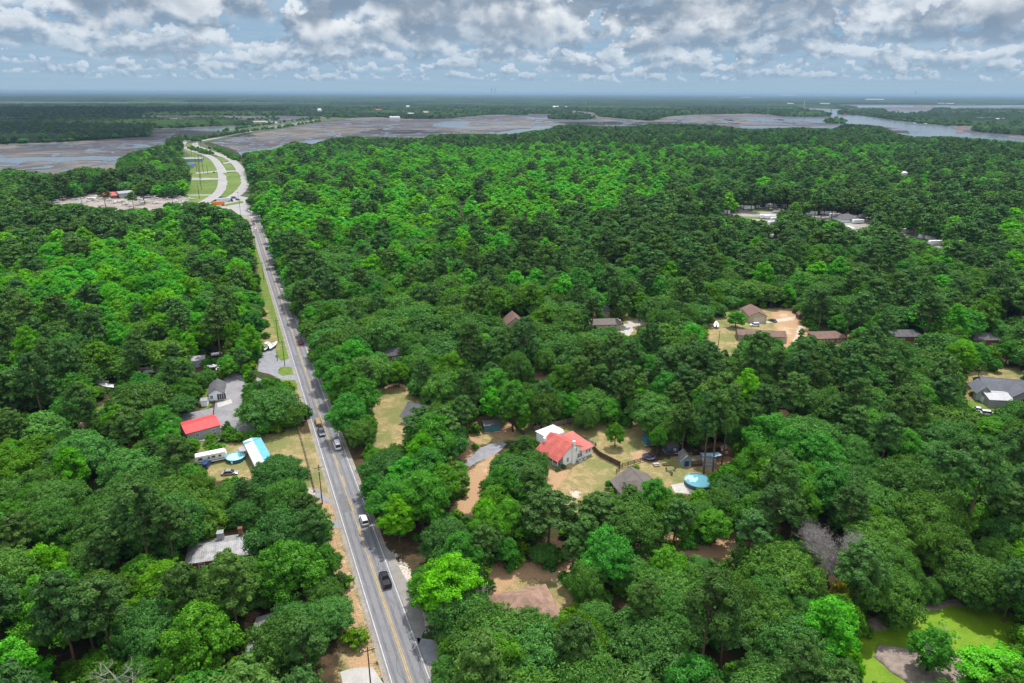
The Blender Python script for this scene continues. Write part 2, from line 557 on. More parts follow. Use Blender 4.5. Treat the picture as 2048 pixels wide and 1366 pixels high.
def smooth_line(px, n=8, z=0.0):
    """Catmull-Rom through pixels unprojected to the ground"""
    w = [P(a, b, z) for a, b in px]
    out = []
    for i in range(len(w) - 1):
        p0 = w[max(i - 1, 0)]; p1 = w[i]; p2 = w[i + 1]; p3 = w[min(i + 2, len(w) - 1)]
        for j in range(n):
            t = j / n
            q = 0.5 * ((2 * p1) + (p2 - p0) * t + (2 * p0 - 5 * p1 + 4 * p2 - p3) * t * t + (3 * p1 - p0 - 3 * p2 + p3) * t ** 3)
            out.append((q.x, q.y))
    out.append((w[-1].x, w[-1].y))
    return out


ROAD_A = P(831, 1390); ROAD_B = P(507.5, 436)
ROAD_DIR = (ROAD_B - ROAD_A).normalized()
ROAD_N = Vector((ROAD_DIR.y, -ROAD_DIR.x, 0))
ROAD_LEN = (ROAD_B - ROAD_A).length
ROAD_RZ = math.atan2(ROAD_DIR.y, ROAD_DIR.x)
def road_pt(s, off=0.0, z=0.0):
    p = ROAD_A + ROAD_DIR * s + ROAD_N * off
    return Vector((p.x, p.y, z))


def road_at(px, py):
    """road coordinates (distance along, offset) of a ground pixel"""
    d = P(px, py) - ROAD_A
    return d.dot(ROAD_DIR), d.dot(ROAD_N)


def build_roads():
    asph = mat('asphalt', (0.165, 0.168, 0.180), 0.9, 0.10, 0.25, col2=(0.215, 0.218, 0.232), spec=0.2)
    asph_w = mat('wheel_track_asphalt', (0.125, 0.128, 0.140), 0.85, 0.12, 0.4, col2=(0.17, 0.172, 0.185), spec=0.2)
    conc_r = mat('pale_highway_asphalt', (0.27, 0.265, 0.26), 0.9, 0.08, 0.05, col2=(0.33, 0.325, 0.32), spec=0.2)
    grav = mat('grey_gravel', (0.20, 0.205, 0.225), 0.95, 0.22, 0.5, col2=(0.30, 0.305, 0.33), spec=0.15)
    white = mat('white_road_paint', (0.36, 0.36, 0.36), 0.8, 0.12, 0.7, col2=(0.62, 0.62, 0.61), detail=9)
    yellow = mat('yellow_road_paint', (0.33, 0.24, 0.08), 0.8, 0.15, 0.7, col2=(0.60, 0.40, 0.08), detail=9)
    lot = mat('worn_lot_asphalt', (0.185, 0.185, 0.20), 0.92, 0.2, 0.12, col2=(0.29, 0.285, 0.29), spec=0.15)
    rp = MB(); rr = random.Random(12)
    for k in range(26):
        a = rr.uniform(-20, ROAD_LEN - 30); o_ = rr.choice((-1.7, 1.7)) + rr.uniform(-.6, .6); L_ = rr.uniform(1.5, 9); w_ = rr.uniform(.5, 1.4)
        q = [road_pt(a, o_ - w_, .038 + k * .0001), road_pt(a, o_ + w_, .038 + k * .0001), road_pt(a + L_, o_ + w_ * rr.uniform(.8, 1.1), .038 + k * .0001), road_pt(a + L_, o_ - w_ * rr.uniform(.8, 1.1), .038 + k * .0001)]
        rp.add([tuple(p) for p in q], [(0, 1, 2, 3)])
    rp.build('road_patches', mat('patched_asphalt', (.125, .128, .138), .9, .12, .8, col2=(.165, .168, .178)))['kind'] = 'structure'
    cr = MB()
    for k in range(120):
        a = rr.uniform(-30, ROAD_LEN - 10); o_ = rr.uniform(-3, 3); p = road_pt(a, o_, .0412 + k * .00001)
        for j in range(rr.randint(3, 9)):
            q = p + ROAD_DIR * rr.uniform(.3, 1.6) + ROAD_N * rr.uniform(-.5, .5)
            nn = (q - p); nn = Vector((-nn.y, nn.x, 0)).normalized() * .03
            cr.add([tuple(p - nn), tuple(p + nn), tuple(q + nn), tuple(q - nn)], [(0, 1, 2, 3)]); p = q
            if abs((p - ROAD_A).dot(ROAD_N)) > 3.2: break
    cr.build('tar_sealed_cracks', mat('crack_tar', (.04, .04, .045), .7, .1))['kind'] = 'structure'
    n = 60
    line = [tuple(road_pt(-40 + (ROAD_LEN + 44) * i / n)[:2]) for i in range(n + 1)]
    strip('gravel_shoulder', line, 9.6, 0.012, mat('shoulder_gravel', (0.22, 0.20, 0.17), 0.95, 0.3, 0.3, col2=(0.36, 0.33, 0.29), spec=0.1))
    strip('road', line, 7.7, 0.030, asph)
    mb = MB()
    for off in (-2.6, -1.0, 1.0, 2.6):        # darker bands the tyres keep polished
        a, b = road_pt(-40, off), road_pt(ROAD_LEN, off)
        k = ROAD_N * 0.27
        mb.add([tuple(p + Vector((0, 0, 0.036))) for p in (a - k, a + k, b + k, b - k)], [(0, 1, 2, 3)])
    mb.build('wheel_tracks', asph_w)['kind'] = 'structure'
    mw = MB()
    for off in (-3.42, 3.42):
        a, b = road_pt(-40, off), road_pt(ROAD_LEN, off); k = ROAD_N * 0.085
        mw.add([tuple(p + Vector((0, 0, 0.044))) for p in (a - k, a + k, b + k, b - k)], [(0, 1, 2, 3)])
    mw.build('road_edge_lines', white)['kind'] = 'structure'
    my = MB()
    def seg(s0, s1, off):
        a, b = road_pt(s0, off), road_pt(s1, off); k = ROAD_N * 0.075
        my.add([tuple(p + Vector((0, 0, 0.044))) for p in (a - k, a + k, b + k, b - k)], [(0, 1, 2, 3)])
    seg(-40, ROAD_LEN, -0.17)
    s = -40
    while s < ROAD_LEN:
        seg(s, s + (6 if s > 28 and s < 250 else 13), 0.17); s += 13
    my.build('road_centre_lines', yellow)['kind'] = 'structure'
    # side drives and pads
    sheet('boat_shop_drive', [(517, 706), (530, 694), (545, 690), (552, 700), (556, 716), (563, 722), (583, 716), (596, 712), (601, 730), (592, 738), (577, 733), (560, 735), (556, 746), (565, 752), (590, 748), (604, 752), (606, 760), (585, 760), (565, 759), (540, 748), (516, 742)], 0.018, grav, 3, 0.35)
    sheet('office_car_park', [(350, 848), (345, 832), (398, 822), (428, 815), (432, 800), (449, 798), (452, 762), (444, 755), (462, 745), (500, 748), (545, 770), (585, 792), (592, 800), (600, 830), (560, 840), (536, 858), (508, 865), (445, 868), (440, 880), (372, 884), (360, 850)], 0.016, lot, 4, 0.4)
    sheet('gravel_drive', [(930, 930), (938, 915), (962, 895), (985, 886), (1005, 884), (1014, 888), (1000, 902), (975, 915), (952, 925), (940, 933)], 0.014, grav, 2, 0.3)
    sheet('lower_gravel_pullout', [(762, 1085), (788, 1110), (800, 1140), (822, 1175), (845, 1215), (850, 1255), (836, 1290), (800, 1200), (775, 1130)], 0.020, mat('pullout_gravel', (0.21, 0.20, 0.19), 0.95, 0.25, 0.4, col2=(0.30, 0.28, 0.26)), 2, 0.3)
    sheet('lower_right_drive', [(828, 1275), (868, 1280), (885, 1300), (880, 1330), (845, 1325)], 0.020, grav, 2, 0.15)
    sheet('lower_left_drive', [(680, 1345), (700, 1338), (745, 1335), (790, 1400), (690, 1400)], 0.020, mat('pale_drive', (0.36, 0.35, 0.33), 0.9, 0.2, 0.5, col2=(0.46, 0.45, 0.43)), 2, 0.2)
    sheet('mid_left_drive', [(630, 975), (645, 985), (660, 1000), (668, 1012), (650, 1004), (632, 1000)], 0.020, grav, 2, 0.2)
    sheet('lower_verge_drive', [(648, 1044), (672, 1040), (684, 1056), (655, 1058)], 0.020, grav, 2, 0.15)
    sheet('office_forecourt', [(434, 806), (462, 798), (465, 806), (436, 815)], 0.024, CONC)
    sheet('grey_house_drive', [(800, 882), (830, 876), (905, 880), (905, 892), (830, 888)], 0.018, CONC, 2, 0.15)
    sheet('ranch_drive', [(1240, 660), (1242, 648), (1262, 648), (1268, 660), (1258, 672), (1245, 670)], 0.018, CONC, 2, 0.2)
    sheet('pool_surround', [(1342, 970), (1372, 964), (1430, 972), (1440, 985), (1400, 992), (1350, 985)], 0.018, CONC, 2, 0.2)
    # divided highway and its junction
    L1 = smooth_line([(640, 239), (560, 251), (477, 263), (445, 268), (401, 274.5), (375, 281), (365.5, 288), (366.5, 293), (380, 299.5), (393, 304), (414, 311), (428, 319), (437, 330), (443, 341), (446, 357), (445, 372), (439, 384), (425, 395), (404, 407)])
    L2 = smooth_line([(641, 241), (562, 253.5), (500, 263), (450, 273), (415, 279.5), (396, 283), (390, 288), (395, 293), (419, 302), (445, 312), (464, 321), (478, 335), (485, 352), (488, 368), (481, 382), (464, 395), (440, 410)])
    strip('southbound_carriageway', L1, 11.5, 0.06, conc_r)
    strip('northbound_carriageway', L2, 11.5, 0.055, conc_r)
    strip('southbound_edge_line', L1, 0.35, 0.075, white, off=-5.2)
    strip('northbound_edge_line', L2, 0.35, 0.075, white, off=5.2)
    for nm, px in (('median_crossover', [(445, 325.5), (462, 323), (462, 325.5), (447, 328)]), ('lower_median_crossover', [(450, 341.5), (476, 340.5), (476, 343), (450, 344)])):
        sheet(nm, px, 0.05, conc_r)
    sheet('junction_asphalt', [(425, 408), (452, 402), (480, 392), (500, 396), (508, 408), (519, 424), (522, 438), (500, 438), (497, 430), (478, 430), (462, 418), (440, 420)], 0.045, conc_r)
    lawn = mat('roadside_grass', (0.085, 0.155, 0.030), 0.95, 0.2, 0.02, col2=(0.155, 0.20, 0.055), spec=0.1)
    sheet('median_lawn', None, 0.085, lawn, 6, 0.8, parts=[
        [(446, 346), (476, 344), (481, 352), (483, 366), (474, 379), (455, 394), (441, 392), (452, 378), (455, 364), (452, 352)],
        [(447, 328), (460, 326), (472, 338), (466, 340.5), (452, 341)], [(430, 315), (442, 312.5), (457, 321), (447, 324.5)],
        [(372, 289), (386, 284), (384, 291), (404, 301), (398, 303), (378, 296)], [(452, 408), (484, 402), (487, 406), (448, 413)]])
    sheet('roadside_lawn', [(380, 310), (412, 314), (428, 326), (436, 340), (437, 372), (428, 388), (410, 402), (370, 410), (372, 385), (380, 350), (376, 325)], 0.040, lawn, 8, 1.0)
    sheet('verge_lawn', [(362, 283), (368, 298), (400, 310), (390, 316), (366, 300)], 0.030, lawn, 8, 1.0)
    sheet('lawn_tracks', None, 0.046, conc_r, parts=[[(383, 355.5), (436, 356), (436, 359), (383, 360.5)], [(392, 345), (435, 341), (435, 343), (392, 348)], [(374, 389), (422, 389), (422, 391), (374, 391.5)]])
    sheet('highway_bank', None, 0.01, mat('bank_scrub', (0.045, 0.075, 0.025), 1.0, 0.3, 0.02, col2=(0.10, 0.115, 0.05)), 20, 4, parts=[
        [(372, 276), (401, 269), (445, 263), (477, 258), (560, 246), (640, 235.5), (700, 232), (700, 237), (641, 244), (562, 257), (500, 267), (455, 277), (404, 286), (440, 300), (470, 313), (500, 345), (500, 400), (350, 400), (352, 285)]])
    yard = mat('boatyard_sand', (0.19, 0.16, 0.135), 0.95, 0.2, 0.05, col2=(0.38, 0.34, 0.305), spec=0.1)
    sheet('boatyard_ground', [(85, 402), (110, 394), (150, 389), (200, 385), (300, 389), (360, 391), (405, 392), (418, 402), (380, 428), (240, 440), (160, 436), (100, 420)], 0.030, yard, 8, 2)
    sheet('junction_yard', [(470, 400), (510, 398), (515, 420), (500, 445), (478, 430), (470, 412)], 0.035, yard, 6, 1)
    sheet('campground_sites', None, 0.030, mat('campsite_gravel', (0.20, 0.19, 0.165), 0.95, 0.2, 0.08, col2=(0.36, 0.34, 0.31)), 6, 1.5, parts=[
        [(1436, 430), (1450, 421), (1500, 412), (1590, 414), (1600, 424), (1745, 430), (1745, 455), (1690, 470), (1580, 465), (1500, 450)],
        [(1785, 458), (1890, 474), (1890, 502), (1845, 525), (1832, 522)]])
    sheet('campground_lawn', None, 0.05, lawn, 6, 1.5, parts=[[(1500, 419), (1545, 420), (1545, 424), (1495, 423)], [(1475, 432), (1530, 434), (1520, 438), (1480, 437)]])
    return L1, L2


# ---------------------------------------------------------------- marsh, water and the far woods
def build_marsh():
    m = bpy.data.materials.new('marsh_grass'); m.use_nodes = True
    t = NT(m.node_tree); bs = t.n['Principled BSDF']
    pos = t.node('ShaderNodeNewGeometry').outputs['Position']
    n1 = t.noise(pos, 0.0022, 5, 0.6, 0.6); n2 = t.noise(pos, 0.012, 6, 0.65, 0.8); n3 = t.noise(pos, 0.06, 4, 0.65)
    c = t.mix(t.sstep(n2, 0.38, 0.60), (0.074, 0.068, 0.064), (0.158, 0.140, 0.120))
    c = t.mix(t.sstep(n1, 0.47, 0.56), c, t.mix(t.sstep(n3, .35, .65), (0.048, 0.043, 0.052), (0.072, 0.062, 0.068)))
    c = t.mix(t.sstep(n3, 0.60, 0.72), c, (0.20, 0.165, 0.13))
    c = t.mix(t.math('MULTIPLY', t.sstep(n2, 0.60, 0.72), 0.5), c, (0.10, 0.11, 0.055))
    # winding tidal guts and shallow pans with standing water
    gut = t.noise(pos, 0.0034, 5, 0.55, 1.4)
    gm = t.sstep(t.math('ABSOLUTE', t.math('SUBTRACT', gut, 0.5)), 0.010, 0.004)
    pan = t.sstep(t.noise(pos, 0.0085, 5, 0.60, 0.8), 0.635, 0.655)
    wet = t.math('MAXIMUM', gm, pan)
    bank = t.sstep(t.math('ABSOLUTE', t.math('SUBTRACT', gut, 0.5)), 0.028, 0.010)
    c = t.mix(t.math('MULTIPLY', bank, 0.6), c, (0.060, 0.050, 0.052))
    c = t.mix(wet, c, (0.085, 0.115, 0.145))
    t.put(bs.inputs['Base Color'], c); t.put(bs.inputs['Roughness'], t.sstep(wet, 0, 1, 0.9, 0.14)); t.put(bs.inputs['Specular IOR Level'], t.sstep(wet, 0, 1, 0.15, 0.55))
    outer = [tuple(P(a, b, -0.6)) for a, b in [(-700, 215), (-400, 360), (0, 368), (1100, 300), (2500, 330), (2800, 225)]]
    outer += [tuple(P(a, b, -0.6)) for a, b in [(2048, 203), (1024, 205), (0, 215)]]
    MB().add(outer, [tuple(range(len(outer)))]).build('marsh', m)['kind'] = 'structure'
    wm = bpy.data.materials.new('tidal_water'); wm.use_nodes = True
    t = NT(wm.node_tree); bs = t.n['Principled BSDF']
    pos = t.node('ShaderNodeNewGeometry').outputs['Position']
    bs.inputs['Base Color'].default_value = (0.075, 0.105, 0.135, 1)
    bs.inputs['Roughness'].default_value = 0.16
    bs.inputs['IOR'].default_value = 1.33
    bs.inputs['Specular IOR Level'].default_value = 0.5
    b = t.node('ShaderNodeBump', {'Height': t.noise(pos, 0.25, 3, 0.6), 'Strength': 0.35, 'Distance': 0.3})
    t.put(bs.inputs['Normal'], b.outputs[0])
    W = {
     'tidal_creek': [[(-160, 314), (0, 315), (100, 313.5), (180, 313), (262, 312.5), (262, 318), (200, 320), (160, 319.5), (112, 325), (95, 321), (50, 322), (40, 327), (0, 324.5), (-160, 328)],
        [(30, 290.5), (75, 289), (118, 288), (150, 290.5), (190, 288.5), (188, 290.5), (160, 292), (118, 295), (112, 291.5), (60, 293.5)],
        [(168, 301), (178, 297), (212, 296.5), (195, 299.5), (215, 303.2), (190, 303.6)], [(215, 303), (233, 304), (228, 307), (219, 305.5)],
        [(224, 282), (262, 287), (285, 287), (308, 292.5), (285, 295), (250, 297), (226, 296), (262, 293.5), (272, 291.5), (250, 287.5)],
        [(101, 311.8), (106, 308.5), (118, 307), (116, 311), (108, 313)], [(83, 336), (90, 330), (104, 330.5), (106, 333.5), (96, 336)], [(183, 330.5), (205, 328.3), (200, 330.5)], [(150, 337.5), (165, 337), (163, 338.8)],
        [(0, 312), (12, 311), (5, 314), (0, 315)], [(118, 335), (135, 335.3), (133, 337)], [(220, 326), (232, 326), (228, 328)], [(0, 330), (8, 329), (4, 332)]],
     'causeway_creek': [[(330, 258), (360, 255.5), (440, 253.5), (480, 252), (555, 250), (545, 256), (500, 260), (470, 263.5), (445, 262), (420, 260.5), (360, 259.5)],
        [(445, 313), (455, 306.5), (480, 303.5), (500, 301), (545, 295), (565, 288.5), (600, 284), (625, 279.5), (650, 278), (655, 284), (600, 296), (560, 306), (520, 318), (455, 318)],
        [(690, 281), (755, 274.5), (790, 276), (835, 277), (830, 284), (720, 288)]],
     'marsh_inlet': [[(862, 252), (872, 246), (880, 243), (905, 242), (944, 243.5), (936, 247), (925, 250.5), (944, 253), (1010, 252.5), (1062, 252.5), (1108, 252), (1135, 253.5), (1122, 258), (1100, 262), (1075, 266), (1056, 272), (1050, 277), (1030, 276), (985, 268), (1000, 264), (1020, 260.5), (1060, 257), (1068, 255.5), (1010, 255.6), (930, 256), (890, 254.5)],
        [(970, 266), (984, 263.5), (993, 266), (988, 270)]],
     'river': [[(1588, 220), (1600, 217), (1650, 218.5), (1700, 221), (1720, 229), (1760, 236), (1800, 243), (1850, 248), (1900, 252), (1905, 258), (1940, 266), (1990, 270), (2048, 277), (2200, 290), (2200, 312), (2048, 302), (1900, 290), (1820, 284), (1790, 276), (1800, 266), (1822, 268), (1815, 261), (1795, 259), (1768, 252), (1730, 248), (1690, 249), (1655, 246), (1610, 243), (1560, 243), (1500, 242), (1484, 239), (1500, 236), (1560, 236.5), (1620, 236.5), (1660, 237), (1668, 235.5), (1655, 230), (1640, 226), (1600, 224)],
        [(1475, 254), (1482, 251.5), (1560, 252), (1620, 253), (1690, 250), (1680, 260), (1560, 260), (1500, 259)],
        [(1640, 212.5), (1700, 211.5), (1830, 211.3), (1825, 214.3), (1700, 214.8)], [(1768, 224.5), (1790, 223.3), (1890, 224.2), (1885, 228), (1780, 227.5)], [(1965, 219), (2000, 218), (2100, 217.5), (2100, 222.5), (1980, 221.5)],
        [(1860, 213), (2100, 210), (2100, 213.5), (1900, 215)], [(1580, 211), (1625, 211.4), (1620, 213.3), (1585, 213)], [(1960, 251), (1998, 252.3), (1990, 254.2), (1965, 253)]],
     'upper_creek': [[(1220, 239.5), (1235, 239.3), (1270, 246), (1262, 248), (1243, 250.5), (1240, 248.8), (1250, 246)], [(1035, 233), (1055, 232), (1070, 235.5), (1100, 236.5), (1102, 238.5), (1060, 237.5)], [(1147, 226.5), (1176, 224), (1178, 225.3), (1150, 227.8)], [(1284, 247.8), (1293, 248), (1297, 250), (1285, 250.3)]],
    }
    for nm, parts in W.items():
        mb_parts = []
        for k, pl in enumerate(parts):
            D = P(*pl[0]).length
            mb_parts.append(jitter_outline(wpoly(pl), D * 0.008, D * 0.0022, k))
        sheet(nm, None, -0.42, wm, parts=mb_parts, world=True)
    # scattered tidal pools
    pools = []
    r = random.Random(5)
    regions = [([(0, 288), (300, 280), (360, 262), (340, 300), (200, 340), (0, 340)], 14), ([(400, 290), (470, 270), (640, 246), (860, 250), (1010, 268), (860, 275), (640, 275), (470, 300)], 90),
               ([(880, 236), (1300, 238), (1400, 246), (1150, 252), (940, 250)], 45), ([(1370, 232), (1600, 236), (1660, 248), (1400, 248), (1280, 246)], 90), ([(300, 244), (640, 233), (600, 246), (360, 256)], 24), ([(1700, 214), (1950, 216), (1900, 224), (1700, 222)], 16)]
    for poly, n in regions:
        xs = [p[0] for p in poly]; ys = [p[1] for p in poly]; c = 0
        while c < n:
            q = (r.uniform(min(xs), max(xs)), r.uniform(min(ys), max(ys)))
            if not in_poly(np.array(q), poly): continue
            c += 1
            w = P(*q); D = w.length
            a = r.uniform(4, 14) * D / 2200; b = a * r.uniform(0.8, 1.8) * (1.6 if D > 2500 else 1.0)
            k = 12; ph = r.uniform(0, 9)
            pools.append([(w.x + a * (1 + .5 * math.sin(2 * t + ph) + .35 * math.sin(5 * t + ph)) * math.cos(t), w.y + b * 1.6 * (1 + .45 * math.cos(3 * t + ph)) * math.sin(t)) for t in [2 * math.pi * i / k for i in range(k)]])
    sheet('tidal_pools', None, -0.40, wm, parts=pools, world=True)


FAR_WOODS = [
 [(-500, 212), (-500, 233.5), (0, 233), (150, 233.5), (230, 231.5), (340, 231), (560, 231), (640, 233), (690, 235.5), (760, 234), (830, 238), (890, 237), (930, 233), (985, 229), (978, 223), (1010, 219), (1060, 219.5), (1090, 222.5), (1150, 221), (1190, 225), (1200, 233), (1260, 238), (1290, 240.5), (1305, 241), (1330, 233.5), (1380, 229), (1500, 227), (1540, 229), (1570, 233), (1640, 233.5), (1660, 233), (1640, 227), (1600, 222), (1585, 216), (1640, 215), (1640, 212), (1500, 210), (1830, 208.5), (2600, 215), (2600, 203)],
 [(-300, 300), (-300, 246), (0, 245.5), (60, 241.5), (200, 239.5), (260, 238.5), (345, 245.5), (380, 244), (430, 241), (470, 246), (520, 250), (480, 251), (430, 252), (345, 256), (300, 257), (282, 262), (296, 268), (298, 273), (230, 277), (130, 283), (60, 285.5)],
 [(1100, 237.5), (1110, 231), (1140, 231), (1170, 233), (1188, 237), (1150, 239)], [(1035, 226), (1050, 220), (1140, 222), (1140, 226), (1080, 228)],
 [(985, 229), (1000, 223), (1060, 224), (1050, 230)],
 [(1675, 228), (1690, 222), (1740, 221), (1768, 224), (1772, 229), (1810, 232), (1850, 230), (1870, 224), (1920, 221), (2000, 221), (2400, 222), (2400, 262), (2060, 250), (1990, 252), (1900, 251), (1850, 247), (1790, 240), (1730, 231)],
 [(1945, 262), (1960, 257), (2060, 258), (2400, 270), (2400, 286), (2060, 271), (1990, 267)],
 [(1640, 212), (1600, 213.5), (1640, 216.5), (1680, 218), (1720, 216.5), (1690, 213.5)],
 [(1655, 246), (1665, 243), (1690, 244.5), (1682, 247)], [(1855, 219.5), (1880, 218.3), (1905, 219.3), (1880, 221)],
]


def canopy_mat():
    m = bpy.data.materials.new('far_canopy'); m.use_nodes = True
    t = NT(m.node_tree); bs = t.n['Principled BSDF']
    pos = t.node('ShaderNodeNewGeometry').outputs['Position']
    n1 = t.noise(pos, 0.0011, 5, 0.6); n2 = t.noise(pos, 0.035, 4, 0.7)
    st = t.node('ShaderNodeMapping', {0: pos, 3: (0.00022, 0.00045, 0.0)})
    n3 = t.noise(st, 1.0, 6, 0.62)
    c = t.mix(t.sstep(n2, 0.36, 0.62), (0.009, 0.024, 0.012), (0.024, 0.052, 0.019))
    c = t.mix(t.math('MULTIPLY', t.sstep(n3, 0.53, 0.47), 0.6), c, (0.007, 0.017, 0.011))
    c = t.mix(t.math('MULTIPLY', t.sstep(n1, 0.50, 0.60), 0.7), c, (0.045, 0.090, 0.024))
    t.put(bs.inputs['Base Color'], c); bs.inputs['Roughness'].default_value = 1.0; bs.inputs['Specular IOR Level'].default_value = 0.05
    return m


def build_far_woods():
    """tree-covered land past the marsh: a lumpy canopy with real height, gapped where the marsh and river are"""
    polys = [np.array(wpoly(p)) for p in FAR_WOODS]
    az = np.linspace(R(-41), R(41), 760)
    rr = [1500.0]
    while rr[-1] < 58000: rr.append(rr[-1] * (1.0052 if rr[-1] < 9000 else 1.016))
    rr = np.array(rr)
    A, Q = np.meshgrid(az, rr)
    rs = np.random.RandomState(3)
    A = A + rs.uniform(-.35, .35, A.shape) * (az[1] - az[0])
    X = Q * np.sin(A); Y = Q * np.cos(A)
    pts = np.stack([X, Y], -1)
    ins = np.zeros(X.shape, bool)
    for w in polys: ins |= in_poly(pts, [tuple(q) for q in w])
    far = P(1024, 208).y
    ins |= (Y > P(1024, 206.5).y)
    low = rs.uniform(0, 1, (len(rr) // 4 + 2, len(az) // 4 + 2))
    lowf = np.kron(low, np.ones((4, 4)))[:len(rr), :len(az)]
    H = 8.0 + 8.0 * rs.uniform(0, 1, X.shape) ** 1.3 + 3.5 * lowf
    H = np.where(Y > 9000, H + rs.uniform(0, 6, X.shape), H)
    V = np.stack([X, Y, H], -1)
    nr, na = X.shape
    idx = np.arange(nr * na).reshape(nr, na)
    q = np.stack([idx[:-1, :-1], idx[:-1, 1:], idx[1:, 1:], idx[1:, :-1]], -1)
    okc = ins[:-1, :-1] & ins[:-1, 1:] & ins[1:, 1:] & ins[1:, :-1]
    # drop the rim to the ground so the wood has a wall of trees
    edge = np.zeros(X.shape, bool)
    nb = np.pad(okc, 1)
    full = nb[:-1, :-1] & nb[:-1, 1:] & nb[1:, :-1] & nb[1:, 1:]
    V[~full & ins, 2] = -0.9
    F = q[okc]
    used = np.unique(F); remap = -np.ones(nr * na, int); remap[used] = np.arange(len(used))
    Vv = V.reshape(-1, 3)[used]; F = remap[F]
    me = bpy.data.meshes.new('far_woods')
    me.vertices.add(len(Vv)); me.vertices.foreach_set('co', Vv.ravel())
    me.loops.add(F.size); me.loops.foreach_set('vertex_index', F.ravel())
    me.polygons.add(len(F)); me.polygons.foreach_set('loop_start', np.arange(0, F.size, 4))
    me.update(); me.validate()
    me.materials.append(canopy_mat())
    o = bpy.data.objects.new('far_woods', me); COL.objects.link(o)
    tag(o, 'dark blue green woods stretching to the horizon beyond the marsh', 'woods', kind='stuff')
    return polys


build_ground()
HWY1, HWY2 = build_roads()
build_marsh()
FAR_POLYS = build_far_woods()
# ---------------------------------------------------------------- trees
def leaf_mat(name, dark, light, hue_var=0.03, val_var=0.35, trans=0.25):
    m = bpy.data.materials.new(name); m.use_nodes = True
    t = NT(m.node_tree); t.n.clear()
    at = t.node('ShaderNodeAttribute', attribute_name='tint')
    oi = t.node('ShaderNodeObjectInfo')
    c = t.mix(at.outputs['Fac'], dark, light)
    rn = oi.outputs['Random']
    r2 = t.math('FRACT', t.math('MULTIPLY', rn, 17.31))
    hs = t.node('ShaderNodeHueSaturation', {'Color': c, 'Hue': t.sstep(r2, 0, 1, 0.5 - hue_var * 1.5, 0.5 + hue_var * .35, 'LINEAR'),
                                            'Value': t.sstep(rn, 0, 1, 1 - val_var, 1 + val_var, 'LINEAR'), 'Saturation': t.sstep(r2, 0, 1, 1.08, 0.98, 'LINEAR')})
    col = hs.outputs[0]
    df = t.node('ShaderNodeBsdfDiffuse', {'Color': col})
    tr = t.node('ShaderNodeBsdfTranslucent', {'Color': t.mix(1.0, col, (1.0, 1.25, 0.55), 'MULTIPLY')})
    gl = t.node('ShaderNodeBsdfGlossy', {'Color': (0.8, 0.85, 0.9, 1), 'Roughness': 0.45})
    mx = t.node('ShaderNodeMixShader', {0: trans, 1: df.outputs[0], 2: tr.outputs[0]})
    m2 = t.node('ShaderNodeMixShader', {0: 0.012, 1: mx.outputs[0], 2: gl.outputs[0]})
    out = t.node('ShaderNodeOutputMaterial'); t.l.new(m2.outputs[0], out.inputs[0])
    return m


LEAF = {
 'oak': leaf_mat('live_oak_leaves', (0.026, 0.104, 0.016), (0.112, 0.305, 0.046), 0.020, 0.26, 0.3),
 'gum': leaf_mat('sweetgum_leaves', (0.030, 0.200, 0.006), (0.135, 0.540, 0.022), 0.020, 0.25, 0.38),
 'maple': leaf_mat('maple_leaves', (0.026, 0.140, 0.012), (0.098, 0.370, 0.030), 0.024, 0.28, 0.35),
 'pine': leaf_mat('pine_needles', (0.028, 0.090, 0.019), (0.098, 0.235, 0.046), 0.018, 0.24, 0.25),
 'cedar': leaf_mat('cedar_sprays', (0.034, 0.098, 0.016), (0.105, 0.225, 0.034), 0.02, 0.2, 0.25),
 'shrub': leaf_mat('shrub_leaves', (0.028, 0.130, 0.010), (0.100, 0.330, 0.022), 0.03, 0.30, 0.35),
 'gold': leaf_mat('yellowing_leaves', (0.17, 0.19, 0.012), (0.38, 0.34, 0.02), 0.004, 0.2, 0.3),
}
BARK = mat('bark', (0.085, 0.068, 0.055), 0.95, 0.3, 1.2)
PBARK = mat('pine_bark', (0.14, 0.085, 0.06), 0.95, 0.3, 1.2)
DEADW = mat('dead_wood', (0.36, 0.33, 0.31), 0.95, 0.2, 1.0)


